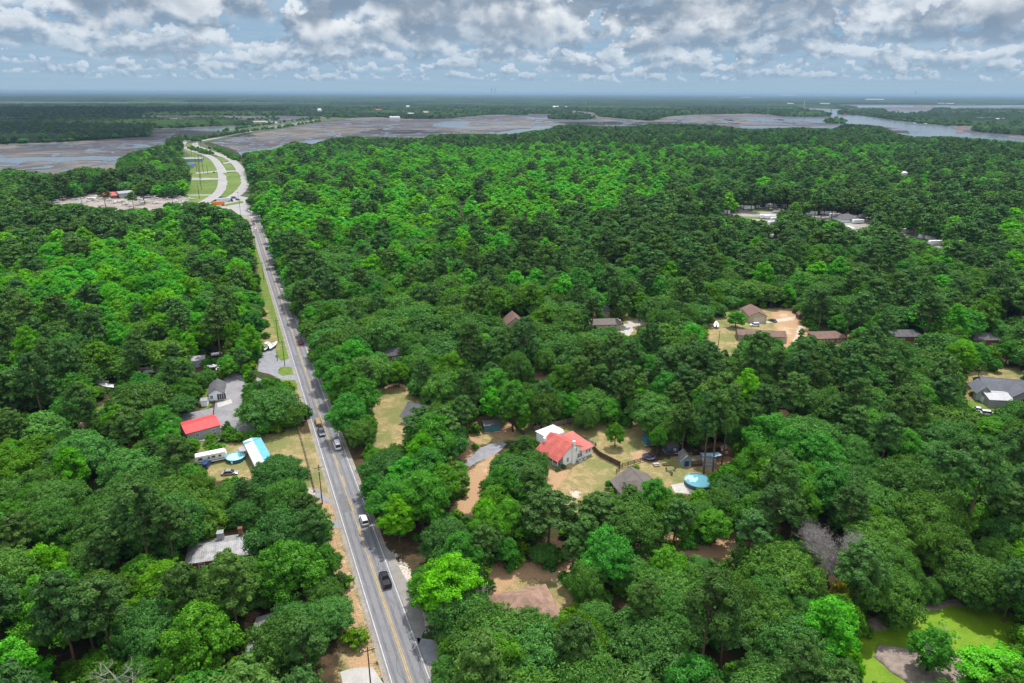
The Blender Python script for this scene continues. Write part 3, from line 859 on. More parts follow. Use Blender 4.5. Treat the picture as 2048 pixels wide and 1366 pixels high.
def crown_arrays(rs, lobes, n, size, core=0.78, up=0.25, flat=1.0, aspect=1.4, hang=0.0, clump=1.6):
    """leaf sprays spread over a crown of overlapping lobes; returns quads and a tint per face"""
    C = np.array([l[0] for l in lobes]); Rr = np.array([l[1] for l in lobes])         # radii as (rx,ry,rz)
    wgt = (Rr[:, 0] * Rr[:, 1]); wgt = wgt / wgt.sum()
    # twig clumps over the lobes, then leaf sprays round each clump
    area = float((Rr[:, 0] * Rr[:, 1]).sum()) * 7.0
    ns = int(np.clip(area / 1.35, 60, n / 6))
    li = rs.choice(len(lobes), int(ns * 2.0), p=wgt)
    d = rs.normal(size=(len(li), 3)); d[:, 2] += up * 1.2
    d /= np.linalg.norm(d, axis=1)[:, None]
    rad = rs.uniform(0.70, 1.12, len(li)) + (rs.uniform(0, 1, len(li)) < .12) * .14
    c = C[li] + d * Rr[li] * rad[:, None]
    keep = np.ones(len(li), bool)
    for k in range(len(lobes)):
        q = (c - C[k]) / Rr[k]
        keep &= ~((np.linalg.norm(q, axis=1) < 0.66) & (li != k))
    c = c[keep][:ns]; d = d[keep][:ns]; li = li[keep][:ns]; ns = len(c)
    ct = rs.uniform(0, 1, ns)
    cr = rs.uniform(0.30, 0.62, ns) * clump
    si = rs.randint(0, ns, n)
    ns_far = rs.uniform(0, 1, ns) < .10; c[ns_far] += (c[ns_far] - C[li[ns_far]]) * .16
    off = rs.normal(size=(n, 3)); off /= np.linalg.norm(off, axis=1)[:, None]
    off *= (rs.uniform(0.2, 1.0, n) ** .5)[:, None]; off[:, 2] *= .62
    p = c[si] + off * cr[si][:, None]
    d0 = d[si]; li = li[si]
    d = d0 * .45 + off * .6; d[:, 2] += .12
    d /= np.linalg.norm(d, axis=1)[:, None]
    m = n
    nrm = d * 0.9 + rs.normal(size=(m, 3)) * 0.34; nrm[:, 2] += 0.25 * flat
    nrm /= np.linalg.norm(nrm, axis=1)[:, None]
    a = np.cross(nrm, rs.normal(size=(m, 3))); a /= np.linalg.norm(a, axis=1)[:, None]
    b = np.cross(nrm, a)
    s = size * rs.uniform(0.55, 1.35, m)[:, None]
    a *= s * aspect * 0.5; b *= s * 0.5
    j = rs.uniform(0.6, 1.25, (m, 4, 1))
    fold = nrm[:, None, :] * (rs.uniform(-0.25, 0.25, (m, 4, 1)) * s[:, None, :])
    quad = np.stack([p - a * 1.0, p + b * 1.0, p + a * 1.0, p - b * 1.0], 1)
    quad = p[:, None, :] + (quad - p[:, None, :]) * j + fold
    if hang: quad[:, :, 2] -= hang * rs.uniform(0, 1, (m, 1)) ** 2
    lt = rs.uniform(0.1, 0.9, len(lobes))
    tint = np.clip(lt[li] * 0.30 + ct[si] * .45 + rs.uniform(0, 0.3, m), 0, 1)
    V = quad.reshape(-1, 3); F = [tuple(range(4 * i, 4 * i + 4)) for i in range(m)]
    T = list(tint)
    if core:
        ico_v, ico_f = ICO
        for k in range(len(lobes)):
            vv = C[k] + ico_v * Rr[k] * core * rs.uniform(0.82, 1.08, (len(ico_v), 1))
            o = len(V); V = np.vstack([V, vv]); F += [tuple(i + o for i in f) for f in ico_f]
            T += [float(lt[k] * 0.4)] * len(ico_f)
    return V, F, T


def _ico():
    import bmesh
    bm = bmesh.new(); bmesh.ops.create_icosphere(bm, subdivisions=1, radius=1.0)
    v = np.array([x.co[:] for x in bm.verts]); f = [tuple(x.index for x in g.verts) for g in bm.faces]
    bm.free(); return v, f
ICO = _ico()


def dome_lobes(rs, r, z0, z1, k, rel=(0.30, 0.44), power=1.0, top=0.55):
    """lobes under an egg or dome envelope from height z0 to z1, widest radius r"""
    L = []; H = z1 - z0
    for i in range(k):
        t = (i + 0.5) / k
        zz = t ** power
        env = math.sin(math.pi * min(1, 0.22 + 0.78 * zz)) ** 0.75 if top < 1 else 1
        rr = r * rs.uniform(*rel) * (0.75 + 0.4 * env)
        ang = i * 2.39996 + rs.uniform(-.5, .5)
        q = max(0.0, r * max(env, 0.16) - rr * 0.75) * rs.uniform(0.80, 1.10)
        zc = z0 + rr * 0.6 + (H - rr * 1.35) * zz + rs.uniform(-.04, .04) * H
        L.append(((q * math.cos(ang), q * math.sin(ang), zc), (rr, rr, rr * rs.uniform(0.62, 0.85))))
    L.append(((0, 0, z0 + H * 0.5), (r * 0.50, r * 0.50, H * 0.36)))
    return L


def make_lobes(kind, rs, h, r):
    if kind == 'oak':
        k = 17
        L = []
        for i in range(k):
            u = (i + .5) / k
            ang = i * 2.39996 + rs.uniform(-.4, .4)
            q = r * math.sqrt(u) * 0.76 * rs.uniform(0.85, 1.1)
            rr = r * rs.uniform(0.25, 0.36)
            zc = h * (0.80 - 0.40 * (q / r) ** 2) - rr * 0.25 + rs.uniform(-.06, .05) * h
            L.append(((q * math.cos(ang), q * math.sin(ang), zc), (rr, rr, rr * 0.68)))
        for i in range(6):
            ang = i * 1.05 + rs.uniform(-.3, .3); rr = r * 0.28
            L.append(((r * .68 * math.cos(ang), r * .68 * math.sin(ang), h * rs.uniform(.32, .42)), (rr, rr, rr * .7)))
        L.append(((0, 0, h * 0.52), (r * .62, r * .62, h * 0.27)))
        return L
    if kind == 'gum': return dome_lobes(rs, r, h * 0.22, h, 17, (0.26, 0.38), 1.0)
    if kind == 'maple': return dome_lobes(rs, r, h * 0.25, h, 18, (0.26, 0.40), 0.85)
    if kind == 'pine':
        L = []; k = 17
        for i in range(k):
            u = (i + .5) / k
            zc = h * (0.54 + 0.42 * u)
            env = math.sin(math.pi * (0.30 + 0.62 * u)) ** 0.8
            ang = i * 2.39996 + rs.uniform(-.5, .5)
            rr = r * rs.uniform(0.30, 0.46) * (0.75 + .25 * env)
            q = max(0, r * env - rr * .6) * rs.uniform(.7, 1.08)
            L.append(((q * math.cos(ang), q * math.sin(ang), zc), (rr, rr, rr * rs.uniform(.42, .60))))
        return L
    if kind == 'cedar':
        L = []
        for i in range(16):
            u = (i + .5) / 16; ang = i * 2.4 + rs.uniform(-.3, .3)
            env = (1 - u) ** 0.8; rr = r * (0.40 * env + 0.14)
            q = max(0, r * env - rr * .7)
            L.append(((q * math.cos(ang), q * math.sin(ang), h * (0.10 + 0.84 * u)), (rr, rr, rr * 1.25)))
        L.append(((0, 0, h * .38), (r * .5, r * .5, h * .3)))
        return L
    if kind in ('shrub', 'gold'):
        return dome_lobes(rs, r, 0.0, h, 9, (0.34, 0.5), 0.9)


SPEC = {  # height, radius, leaf count near, leaf size near
 'oak': (13.0, 8.6, 30000, 0.30), 'gum': (18.0, 5.8, 20000, 0.32), 'maple': (15.0, 5.8, 20000, 0.31), 'pine': (21.5, 4.7, 15000, 0.30),
 'cedar': (11.0, 3.6, 9000, 0.28), 'shrub': (3.2, 2.0, 1800, 0.32), 'gold': (5, 2.3, 1400, 0.32)}
NAME = {'oak': 'oak_tree', 'gum': 'sweetgum_tree', 'maple': 'maple_tree', 'pine': 'pine_tree', 'cedar': 'cedar_tree', 'shrub': 'shrub', 'gold': 'yellow_shrub'}
WORD = {'oak': 'live oak', 'gum': 'bright green sweetgum', 'maple': 'round green maple', 'pine': 'tall pine', 'cedar': 'cedar', 'shrub': 'shrub', 'gold': 'shrub'}


def mesh_from(name, V, F, T, m, extra=None):
    """extra: (verts, faces, material) joined in as second material"""
    V = [tuple(v) for v in V]; mats = [0] * len(F); T = list(T)
    if extra:
        o = len(V); V += extra[0]; F = F + [tuple(i + o for i in f) for f in extra[1]]
        mats += [1] * len(extra[1]); T += [0.5] * len(extra[1])
    me = bpy.data.meshes.new(name)
    me.from_pydata(V, [], F)
    me.materials.append(m)
    if extra:
        me.materials.append(extra[2]); me.polygons.foreach_set('material_index', mats)
    a = me.attributes.new('tint', 'FLOAT', 'FACE'); a.data.foreach_set('value', T)
    me.update()
    return me


def trunk_mb(kind, rs, h, r, lobes):
    mb = MB(); tr = {'oak': 0.62, 'gum': 0.34, 'maple': 0.32, 'pine': 0.30, 'cedar': 0.2, 'shrub': 0.08, 'gold': .06}[kind]
    top = {'oak': 0.42, 'pine': 0.93, 'cedar': .8, 'gum': .75, 'maple': .7}.get(kind, .5) * h
    pts = []; x = y = 0.0
    for i in range(6):
        pts.append((x, y, -0.4 + (top + .4) * i / 5)); x += rs.uniform(-.012, .012) * h; y += rs.uniform(-.012, .012) * h
    mb.tube(pts, [tr * (1.25 if i == 0 else 1 - 0.13 * i) for i in range(6)], 7)
    for (c, q) in lobes[::2 if kind != 'pine' else 1]:
        zb = min(top * .98, max(h * 0.22, c[2] - (abs(c[0]) + abs(c[1])) * (0.75 if kind != 'pine' else .25)))
        t = (zb + .4) / (top + .4); i = min(4, int(t * 5)); f = t * 5 - i
        b = Vector(pts[i]).lerp(Vector(pts[i + 1]), f)
        e = Vector((c[0], c[1], c[2])); mid = b.lerp(e, .5) + Vector((0, 0, .04 * h if kind == 'oak' else 0.01 * h))
        w = tr * (.42 if kind == 'oak' else .28)
        mb.tube([b, mid, e], [w, w * .7, w * .3], 5)
    return mb


def proto_parts(kind, v, lod):
    h, r, n, size = SPEC[kind]
    rs = np.random.RandomState(hash_id(kind) + v * 13)
    hh = h * rs.uniform(.94, 1.06); r2 = r * rs.uniform(.93, 1.07)
    lobes = make_lobes(kind, rs, hh, r2)
    if lod == 1: n = int(n * .36); size = size * 1.6
    if lod == 2: n = int(n * .08); size = size * 3.0
    core = {'pine': 0.44, 'cedar': .66}.get(kind, 0.70)
    asp = {'pine': 1.8, 'oak': 1.5, 'cedar': 1.7}.get(kind, 1.25)
    V, F, T = crown_arrays(rs, lobes, n, size, core, up=.3 if kind != 'pine' else .5, flat=1.0, aspect=asp, hang=0.4 if kind == 'oak' and lod == 0 else 0, clump={'shrub': 1.0, 'gold': 1.0, 'cedar': 1.1, 'pine': 1.35}.get(kind, 1.7))
    return V, F, T, trunk_mb(kind, rs, hh, r2, lobes), hh, r2


def hash_id(s): return sum((i + 3) * ord(c) for i, c in enumerate(s)) % 9973


PROTO = {}
NVAR = {'oak': 5, 'gum': 4, 'maple': 4, 'pine': 5, 'cedar': 2, 'shrub': 3, 'gold': 1}
for kind in NVAR:
    for v in range(NVAR[kind]):
        V, F, T, tm, hh, rr = proto_parts(kind, v, 0)
        cm = mesh_from('crown_' + NAME[kind], V, F, T, LEAF[kind])
        tme = bpy.data.meshes.new('trunk_' + NAME[kind]); tme.from_pydata(tm.v, [], tm.f); tme.materials.append(PBARK if kind == 'pine' else BARK)
        PROTO[kind, v] = (cm, tme, hh, rr)


def plant(kind, loc, rz, scale, label, group=None, v=None, name=None):
    """one tree: an Empty at its foot with a trunk and a crown"""
    v = rnd.randrange(NVAR[kind]) if v is None else v
    cm, tme, hh, rr = PROTO[kind, v]
    o = empty(name or NAME[kind], loc, rz, label, 'shrub' if kind in ('shrub', 'gold') else 'tree', group)
    o.scale = scale
    c = bpy.data.objects.new('crown', cm); COL.objects.link(c); c.parent = o
    if kind not in ('shrub', 'gold'):
        t = bpy.data.objects.new('trunk', tme); COL.objects.link(t); t.parent = o
    return o


# where woods grow, as seen in the photograph, and the openings that stay clear
WOODS_EDGE = [(-700, 362), (-300, 350), (0, 340), (15, 334), (60, 342), (100, 346), (110, 352), (118, 345), (165, 332), (230, 338), (233, 318), (262, 303), (330, 287), (345, 272), (364, 276),
              (368, 292), (368, 312), (380, 330), (386, 352), (383, 372), (375, 386), (392, 392), (410, 400), (425, 399), (440, 412), (478, 425), (497, 445),
              (484, 425), (484, 405), (498, 392), (500, 370), (486, 345), (480, 318), (483, 306), (515, 300), (545, 298), (560, 292), (590, 282), (625, 288), (660, 276), (700, 272), (760, 274), (850, 275), (862, 268),
              (950, 267), (1020, 268), (1055, 262), (1095, 258), (1115, 250), (1160, 247), (1185, 252), (1265, 252), (1300, 247), (1380, 248), (1440, 250), (1480, 257), (1530, 257), (1600, 254), (1665, 257),
              (1690, 247), (1760, 251), (1800, 268), (1830, 273), (1900, 272), (1960, 277), (2010, 281), (2048, 284), (2300, 300), (2900, 330), (3300, 1900), (-1300, 1900)]
CLEAR = [
 [(92, 399), (150, 388), (195, 382), (240, 376), (300, 388), (372, 390), (392, 388), (415, 398), (405, 404), (330, 404), (322, 415), (258, 416), (236, 420), (236, 412), (198, 414), (150, 405), (115, 407)],
 [(255, 425), (262, 414), (290, 422), (345, 412), (395, 412), (340, 408), (300, 405)][:0] or [(240, 404), (330, 402), (322, 412), (258, 414)],
 [(384, 362), (384, 320), (372, 300), (366, 282), (480, 300), (500, 392), (478, 408), (500, 418), (516, 430), (500, 436), (470, 424), (440, 412), (410, 402), (384, 392)],
 [(505, 440), (519, 436), (524, 470), (560, 640), (572, 685), (612, 800), (600, 805), (588, 792), (583, 778), (575, 765), (565, 758), (545, 752), (520, 748), (512, 730), (520, 705), (528, 690), (537, 688), (537, 665), (533, 630), (522, 590), (514, 520), (507, 470)],
 [(412, 798), (410, 772), (425, 766), (446, 764), (456, 757), (482, 760), (486, 790), (480, 812), (484, 832), (528, 838), (532, 850), (508, 862), (485, 858), (470, 845), (440, 840), (440, 864), (400, 872), (374, 874), (372, 840), (352, 838), (352, 826), (400, 814)],
 [(523, 884), (565, 872), (600, 852), (610, 800), (622, 850), (652, 990), (634, 990), (622, 985), (612, 948), (590, 925), (575, 905), (548, 905), (546, 935), (525, 948), (500, 950), (478, 952), (440, 955), (428, 940), (404, 934), (396, 922), (398, 888), (440, 886), (450, 900), (492, 884)],
 [(630, 975), (652, 990), (668, 1050), (700, 1150), (740, 1270), (770, 1366), (683, 1366), (684, 1330), (700, 1285), (722, 1240), (700, 1190), (690, 1130), (665, 1060), (652, 1035), (632, 1000)],
 [(768, 1085), (795, 1125), (812, 1165), (835, 1195), (850, 1240), (864, 1285), (858, 1310), (832, 1320), (838, 1366), (800, 1366), (760, 1120)],
 [(759, 792), (795, 778), (822, 788), (818, 850), (808, 872), (800, 885), (752, 885), (755, 840)],
 [(935, 912), (960, 892), (985, 872), (1000, 845), (1012, 835), (1045, 862), (1030, 872), (1012, 890), (985, 908), (975, 930), (958, 960), (955, 990), (945, 1020), (912, 1022), (912, 990), (930, 975), (940, 948)],
 [(1064, 868), (1130, 846), (1195, 848), (1210, 855), (1290, 862), (1310, 890), (1345, 900), (1402, 893), (1440, 884), (1465, 893), (1462, 915), (1435, 940), (1424, 955), (1414, 975), (1370, 978), (1345, 962), (1290, 950), (1250, 960), (1236, 985), (1220, 978), (1195, 1008), (1150, 1018), (1105, 985), (1100, 955), (1105, 945), (1074, 902)],
 [(985, 1185), (1000, 1165), (1045, 1150), (1095, 1142), (1122, 1160), (1118, 1178), (1128, 1205), (1120, 1222), (1102, 1230), (1098, 1240), (1050, 1230), (1020, 1210), (985, 1195)],
 [(1375, 1100), (1400, 1090), (1440, 1078), (1465, 1088), (1450, 1102), (1410, 1106)],
 [(1728, 1262), (1745, 1256), (1760, 1262), (1820, 1240), (1840, 1218), (1905, 1214), (1990, 1216), (2018, 1222), (2030, 1250), (2000, 1300), (1960, 1330), (1948, 1366), (1728, 1366)],
 [(1414, 652), (1440, 640), (1452, 622), (1490, 612), (1515, 612), (1545, 624), (1592, 626), (1608, 640), (1600, 655), (1590, 680), (1570, 700), (1573, 680), (1560, 665), (1478, 665), (1478, 682), (1462, 705), (1430, 692), (1414, 674)],
 [(1630, 663), (1690, 666), (1692, 684), (1650, 684)], [(1785, 664), (1830, 664), (1848, 680), (1790, 678)], [(1945, 672), (1998, 673), (2006, 686), (1950, 686)],
 [(1176, 648), (1222, 636), (1288, 632), (1296, 642), (1272, 660), (1262, 670), (1240, 652), (1190, 652)], [(1205, 614), (1220, 614), (1220, 628), (1205, 628)], [(1018, 634), (1030, 622), (1044, 630), (1020, 645)],
 [(1932, 770), (1962, 752), (1990, 742), (2060, 742), (2060, 800), (2022, 806), (1975, 806), (1960, 812), (1978, 826), (1952, 822), (1940, 800)],
 [(1495, 790)] * 3, [(1441, 427), (1490, 414), (1528, 408), (1566, 409), (1562, 420), (1540, 428), (1556, 440), (1545, 446), (1510, 440), (1480, 430)], [(1600, 424), (1645, 423), (1700, 428), (1742, 432), (1740, 450), (1690, 452), (1672, 440), (1635, 438)], [(1708, 452), (1722, 452), (1722, 462), (1708, 460)], [(1532, 465), (1556, 468), (1552, 478), (1534, 474)], [(1795, 460), (1840, 462), (1842, 474), (1800, 470)], [(1846, 473), (1882, 475), (1880, 494), (1860, 492)],
 [(378, 712), (408, 712), (410, 730), (380, 730)], [(184, 812), (230, 798), (232, 806), (190, 820)], [(382, 1130), (376, 1106), (398, 1097), (430, 1092), (448, 1078), (515, 1078), (522, 1104), (460, 1105), (400, 1122)],
 [(510, 1240), (520, 1237), (528, 1290), (538, 1350), (522, 1340), (512, 1300)], [(332, 1318), (345, 1312), (358, 1335), (352, 1352), (338, 1345)],
 [(776, 698), (812, 698), (812, 708), (776, 712)], [(1065, 744), (1092, 736), (1092, 752), (1070, 756)], [(820, 812), (838, 796), (856, 790), (840, 806)], [(1010, 895)] * 3,
 [(968, 846), (1000, 842), (1000, 862), (970, 864)], [(1800, 346), (1816, 345), (1816, 350), (1800, 350)], [(765, 335), (770, 333), (772, 348), (764, 352)], [(919, 392), (926, 392), (924, 436), (920, 436)],
 [(1545, 746), (1556, 746), (1556, 760), (1546, 760)], [(15, 818), (60, 810), (100, 815), (60, 822)], [(282, 735), (312, 733), (306, 742), (286, 742)], [(188, 760), (230, 762), (226, 774), (192, 770)],
]
CLEAR = [c for c in CLEAR if len(set(c)) > 2]
def road_clear_poly():
    L = []; Rr = []
    for i in range(40):
        s = -25 + (ROAD_LEN + 20) * i / 39
        L.append(tuple(project([tuple(road_pt(s, -5.6))])[0]))
    for i in range(40):
        s = -25 + (ROAD_LEN + 20) * (39 - i) / 39
        q = road_pt(s, 2.2 if 120 < s < 420 else 3.0)
        p = project([tuple(q)])[0]
        Rr.append(tuple(p))
    return L + Rr
CLEAR.append(road_clear_poly())
# tops may not rise into these, but feet may not stand in them either
NOFOOT = [[(520, 430), (475, 430), (440, 400), (420, 300), (360, 300), (380, 400)]]
CLEAR += [[(378, 1108), (400, 1094), (450, 1084), (515, 1080), (520, 1096), (480, 1100), (440, 1106), (385, 1134)], [(1612, 1062), (1650, 1044), (1690, 1062), (1702, 1095), (1690, 1125), (1655, 1118), (1628, 1092)], [(1945, 1058), (1962, 1055), (1975, 1068), (1968, 1085), (1950, 1085)], [(225, 1352), (250, 1338), (282, 1350), (285, 1366), (220, 1366)],
 [(1120, 1160), (1126, 1200), (1150, 1210), (1130, 1222), (1105, 1218)], [(1660, 1140), (1682, 1150), (1684, 1180), (1668, 1175)]]
# open ground that lies in full sun in the photograph
SUNLIT = [[(1738, 1290), (1830, 1245), (1905, 1232), (1985, 1240), (2005, 1290), (1940, 1366), (1728, 1366), (1722, 1320)], [(1105, 965), (1150, 940), (1225, 940), (1230, 985), (1150, 1012)], [(1195, 868), (1290, 885), (1285, 920), (1215, 905)],
 [(430, 800), (455, 762), (482, 765), (486, 830), (440, 838), (374, 872), (374, 842)], [(530, 890), (600, 858), (635, 975), (615, 950), (560, 905)], [(400, 890), (545, 880), (540, 930), (400, 940)], [(762, 795), (812, 790), (812, 870), (762, 880)],
 [(1420, 650), (1490, 615), (1600, 630), (1580, 690), (1450, 700)], [(1000, 1170), (1050, 1148), (1110, 1152), (1118, 1180), (1112, 1225), (1000, 1215)], [(916, 1018), (935, 940), (985, 885), (1005, 890), (950, 960), (945, 1015)], [(1075, 900), (1130, 860), (1190, 900), (1110, 935)],
 [(1245, 940), (1400, 930), (1410, 970), (1300, 950)], [(540, 660), (560, 640), (598, 760), (570, 740)], [(1732, 785)] * 3, [(1965, 750), (2048, 750), (2048, 800), (1970, 800)], [(660, 1010), (715, 1010), (800, 1340), (740, 1340)], [(385, 1110), (520, 1080), (520, 1105), (390, 1135)]]
SUNLIT = [c for c in SUNLIT if len(set(c)) > 2]
BUILDINGS = []          # world footprints (cx, cy, radius) that trees keep off

SPECIES = [  # ellipses of the photograph where a kind prevails: cx, cy, rx, ry, weights
 (300, 600, 260, 110, 'gum', 0.66), (120, 620, 190, 60, 'gum', 0.75), (420, 470, 120, 60, 'gum', 0.55), (620, 470, 110, 70, 'gum', .70), (700, 420, 180, 90, 'gum', 0.40), (860, 330, 190, 30, 'gum', .62), (1130, 340, 260, 40, 'gum', .62),
 (1000, 400, 330, 90, 'gum', 0.55), (1150, 420, 190, 60, 'gum', .62), (900, 560, 260, 50, 'gum', .35), (450, 720, 120, 50, 'gum', .4), (1560, 315, 260, 20, 'gum', .4), (560, 330, 90, 30, 'gum', .35),
 (960, 500, 300, 40, 'gum', .35), (230, 730, 50, 40, 'gum', .6), (1560, 980, 140, 60, 'maple', .8), (1400, 980, 160, 50, 'maple', .6), (720, 880, 90, 200, 'maple', .85), (850, 1060, 120, 90, 'maple', .7),
 (60, 1000, 130, 120, 'maple', .6), (60, 1250, 100, 130, 'shrub2', .6), (430, 1330, 90, 50, 'maple', .8), (250, 1050, 250, 100, 'oak', .75), (550, 1000, 100, 100, 'oak', .8), (450, 1230, 160, 90, 'oak', .75), (600, 1240, 90, 110, 'oak', .7),
 (1600, 640, 300, 40, 'oak', .4), (1300, 700, 200, 60, 'oak', .5), (1100, 620, 150, 40, 'oak', .5), (850, 700, 190, 60, 'oak', .8), (700, 700, 60, 60, 'oak', .8), (600, 800, 60, 60, 'oak', .6),
 (1500, 780, 260, 80, 'pine', .72), (1300, 790, 160, 60, 'pine', .5), (1350, 500, 330, 70, 'pine', .62), (1650, 440, 420, 50, 'pine', .55), (1020, 560, 130, 40, 'pine', .5), (820, 830, 90, 50, 'pine', .8), (960, 780, 70, 40, 'pine', .6), (100, 470, 160, 40, 'pine', .5), (1800, 640, 200, 40, 'pine', .6), (170, 880, 160, 90, 'pine', .4), (300, 860, 100, 60, 'oak', .5), (1900, 900, 250, 120, 'oak', .45), (1700, 880, 200, 80, 'pine', .45), (1750, 1100, 200, 120, 'oak', .5),
 (1150, 1290, 500, 90, 'oak', .6), (1400, 1200, 260, 120, 'oak', .6), (1000, 1080, 90, 60, 'maple', .5),
]


def pick_kind(px, py, rv):
    w = {'oak': 0.30, 'gum': 0.07, 'maple': 0.26, 'pine': 0.28, 'cedar': 0.03}
    if py < 300: w = {'oak': .3, 'gum': .06, 'maple': .14, 'pine': .5, 'cedar': 0}
    for cx, cy, rx, ry, k, s in SPECIES:
        d = ((px - cx) / rx) ** 2 + ((py - cy) / ry) ** 2
        if d < 1 and k in w:
            f = s * (1 - d * .6)
            for q in w: w[q] *= (1 - f)
            w[k] += f * 1.0
    if w['gum'] > .2: w['gum'] *= 1 + 1.2 * mnoise.noise(Vector((px / 26.0, py / 11.0, 3.0)))
    w['maple'] *= 1 + .8 * mnoise.noise(Vector((px / 30.0, py / 14.0, 9.0)))
    w['pine'] *= 1 + 1.0 * mnoise.noise(Vector((px / 34.0, py / 14.0, 5.0)))
    tot = sum(max(0, a) for a in w.values()); u = rv * tot
    for q, a in w.items():
        a = max(0, a)
        if u < a: return q
        u -= a
    return 'maple'


SAMP = [(0, 0.30), (0, 0.97), (0, 0.7), (.72, .60), (-.72, .60), (.5, .85), (-.5, .85), (.55, .40), (-.55, .40), (0, .5), (.9, .55), (-.9, .55)]


def covers(D):
    """does the crown, as an ellipse in the photograph, reach over any opening"""
    d = np.hypot(D[:, 0], D[:, 1])
    c = project(np.column_stack([D[:, 0], D[:, 1], D[:, 2] * .66]))
    dist = np.sqrt(d ** 2 + CAM_H ** 2)
    sd, cd = CAM_H / dist, d / dist
    ax = D[:, 3] * FPX / dist * .92
    ay = np.sqrt((.33 * D[:, 2] * cd) ** 2 + (D[:, 3] * sd * .92) ** 2) * FPX / dist
    bad = np.zeros(len(D), bool)
    sd2 = np.array(sun_dir[:2]) / sun_dir.z
    ring = np.array([[0, 0], [.6, 0], [-.6, 0], [0, .6], [0, -.6]])
    sh = np.concatenate([D[:, :2][:, None, :] - sd2 * (D[:, 2] * q)[:, None, None] + ring[None] * D[:, 3][:, None, None] for q in (.55, .85)], 1)
    sq = project(np.concatenate([sh, np.zeros(sh.shape[:2] + (1,))], -1))
    for c_ in SUNLIT: bad |= in_poly(sq, c_).any(1)
    for poly in CLEAR:
        p = np.array(poly, float)
        gx, gy = np.meshgrid(np.arange(p[:, 0].min(), p[:, 0].max() + 1, max(3, (p[:, 0].max() - p[:, 0].min()) / 30)), np.arange(p[:, 1].min(), p[:, 1].max() + 1, max(2.5, (p[:, 1].max() - p[:, 1].min()) / 30)))
        g = np.stack([gx.ravel(), gy.ravel()], -1); g = g[in_poly(g, poly)]
        e = []
        for i in range(len(p)):
            n = max(1, int(np.hypot(*(p[(i + 1) % len(p)] - p[i])) / 4))
            e += [p[i] + (p[(i + 1) % len(p)] - p[i]) * k / n for k in range(n)]
        g = np.vstack([g, np.array(e)])
        lo, hi = p.min(0), p.max(0)
        idx = np.where((c[:, 0] + ax > lo[0]) & (c[:, 0] - ax < hi[0]) & (c[:, 1] + ay > lo[1]) & (c[:, 1] - ay < hi[1]))[0]
        for i in idx:
            if (((g[:, 0] - c[i, 0]) / ax[i]) ** 2 + ((g[:, 1] - c[i, 1]) / ay[i]) ** 2 < .92).any(): bad[i] = True
    return bad


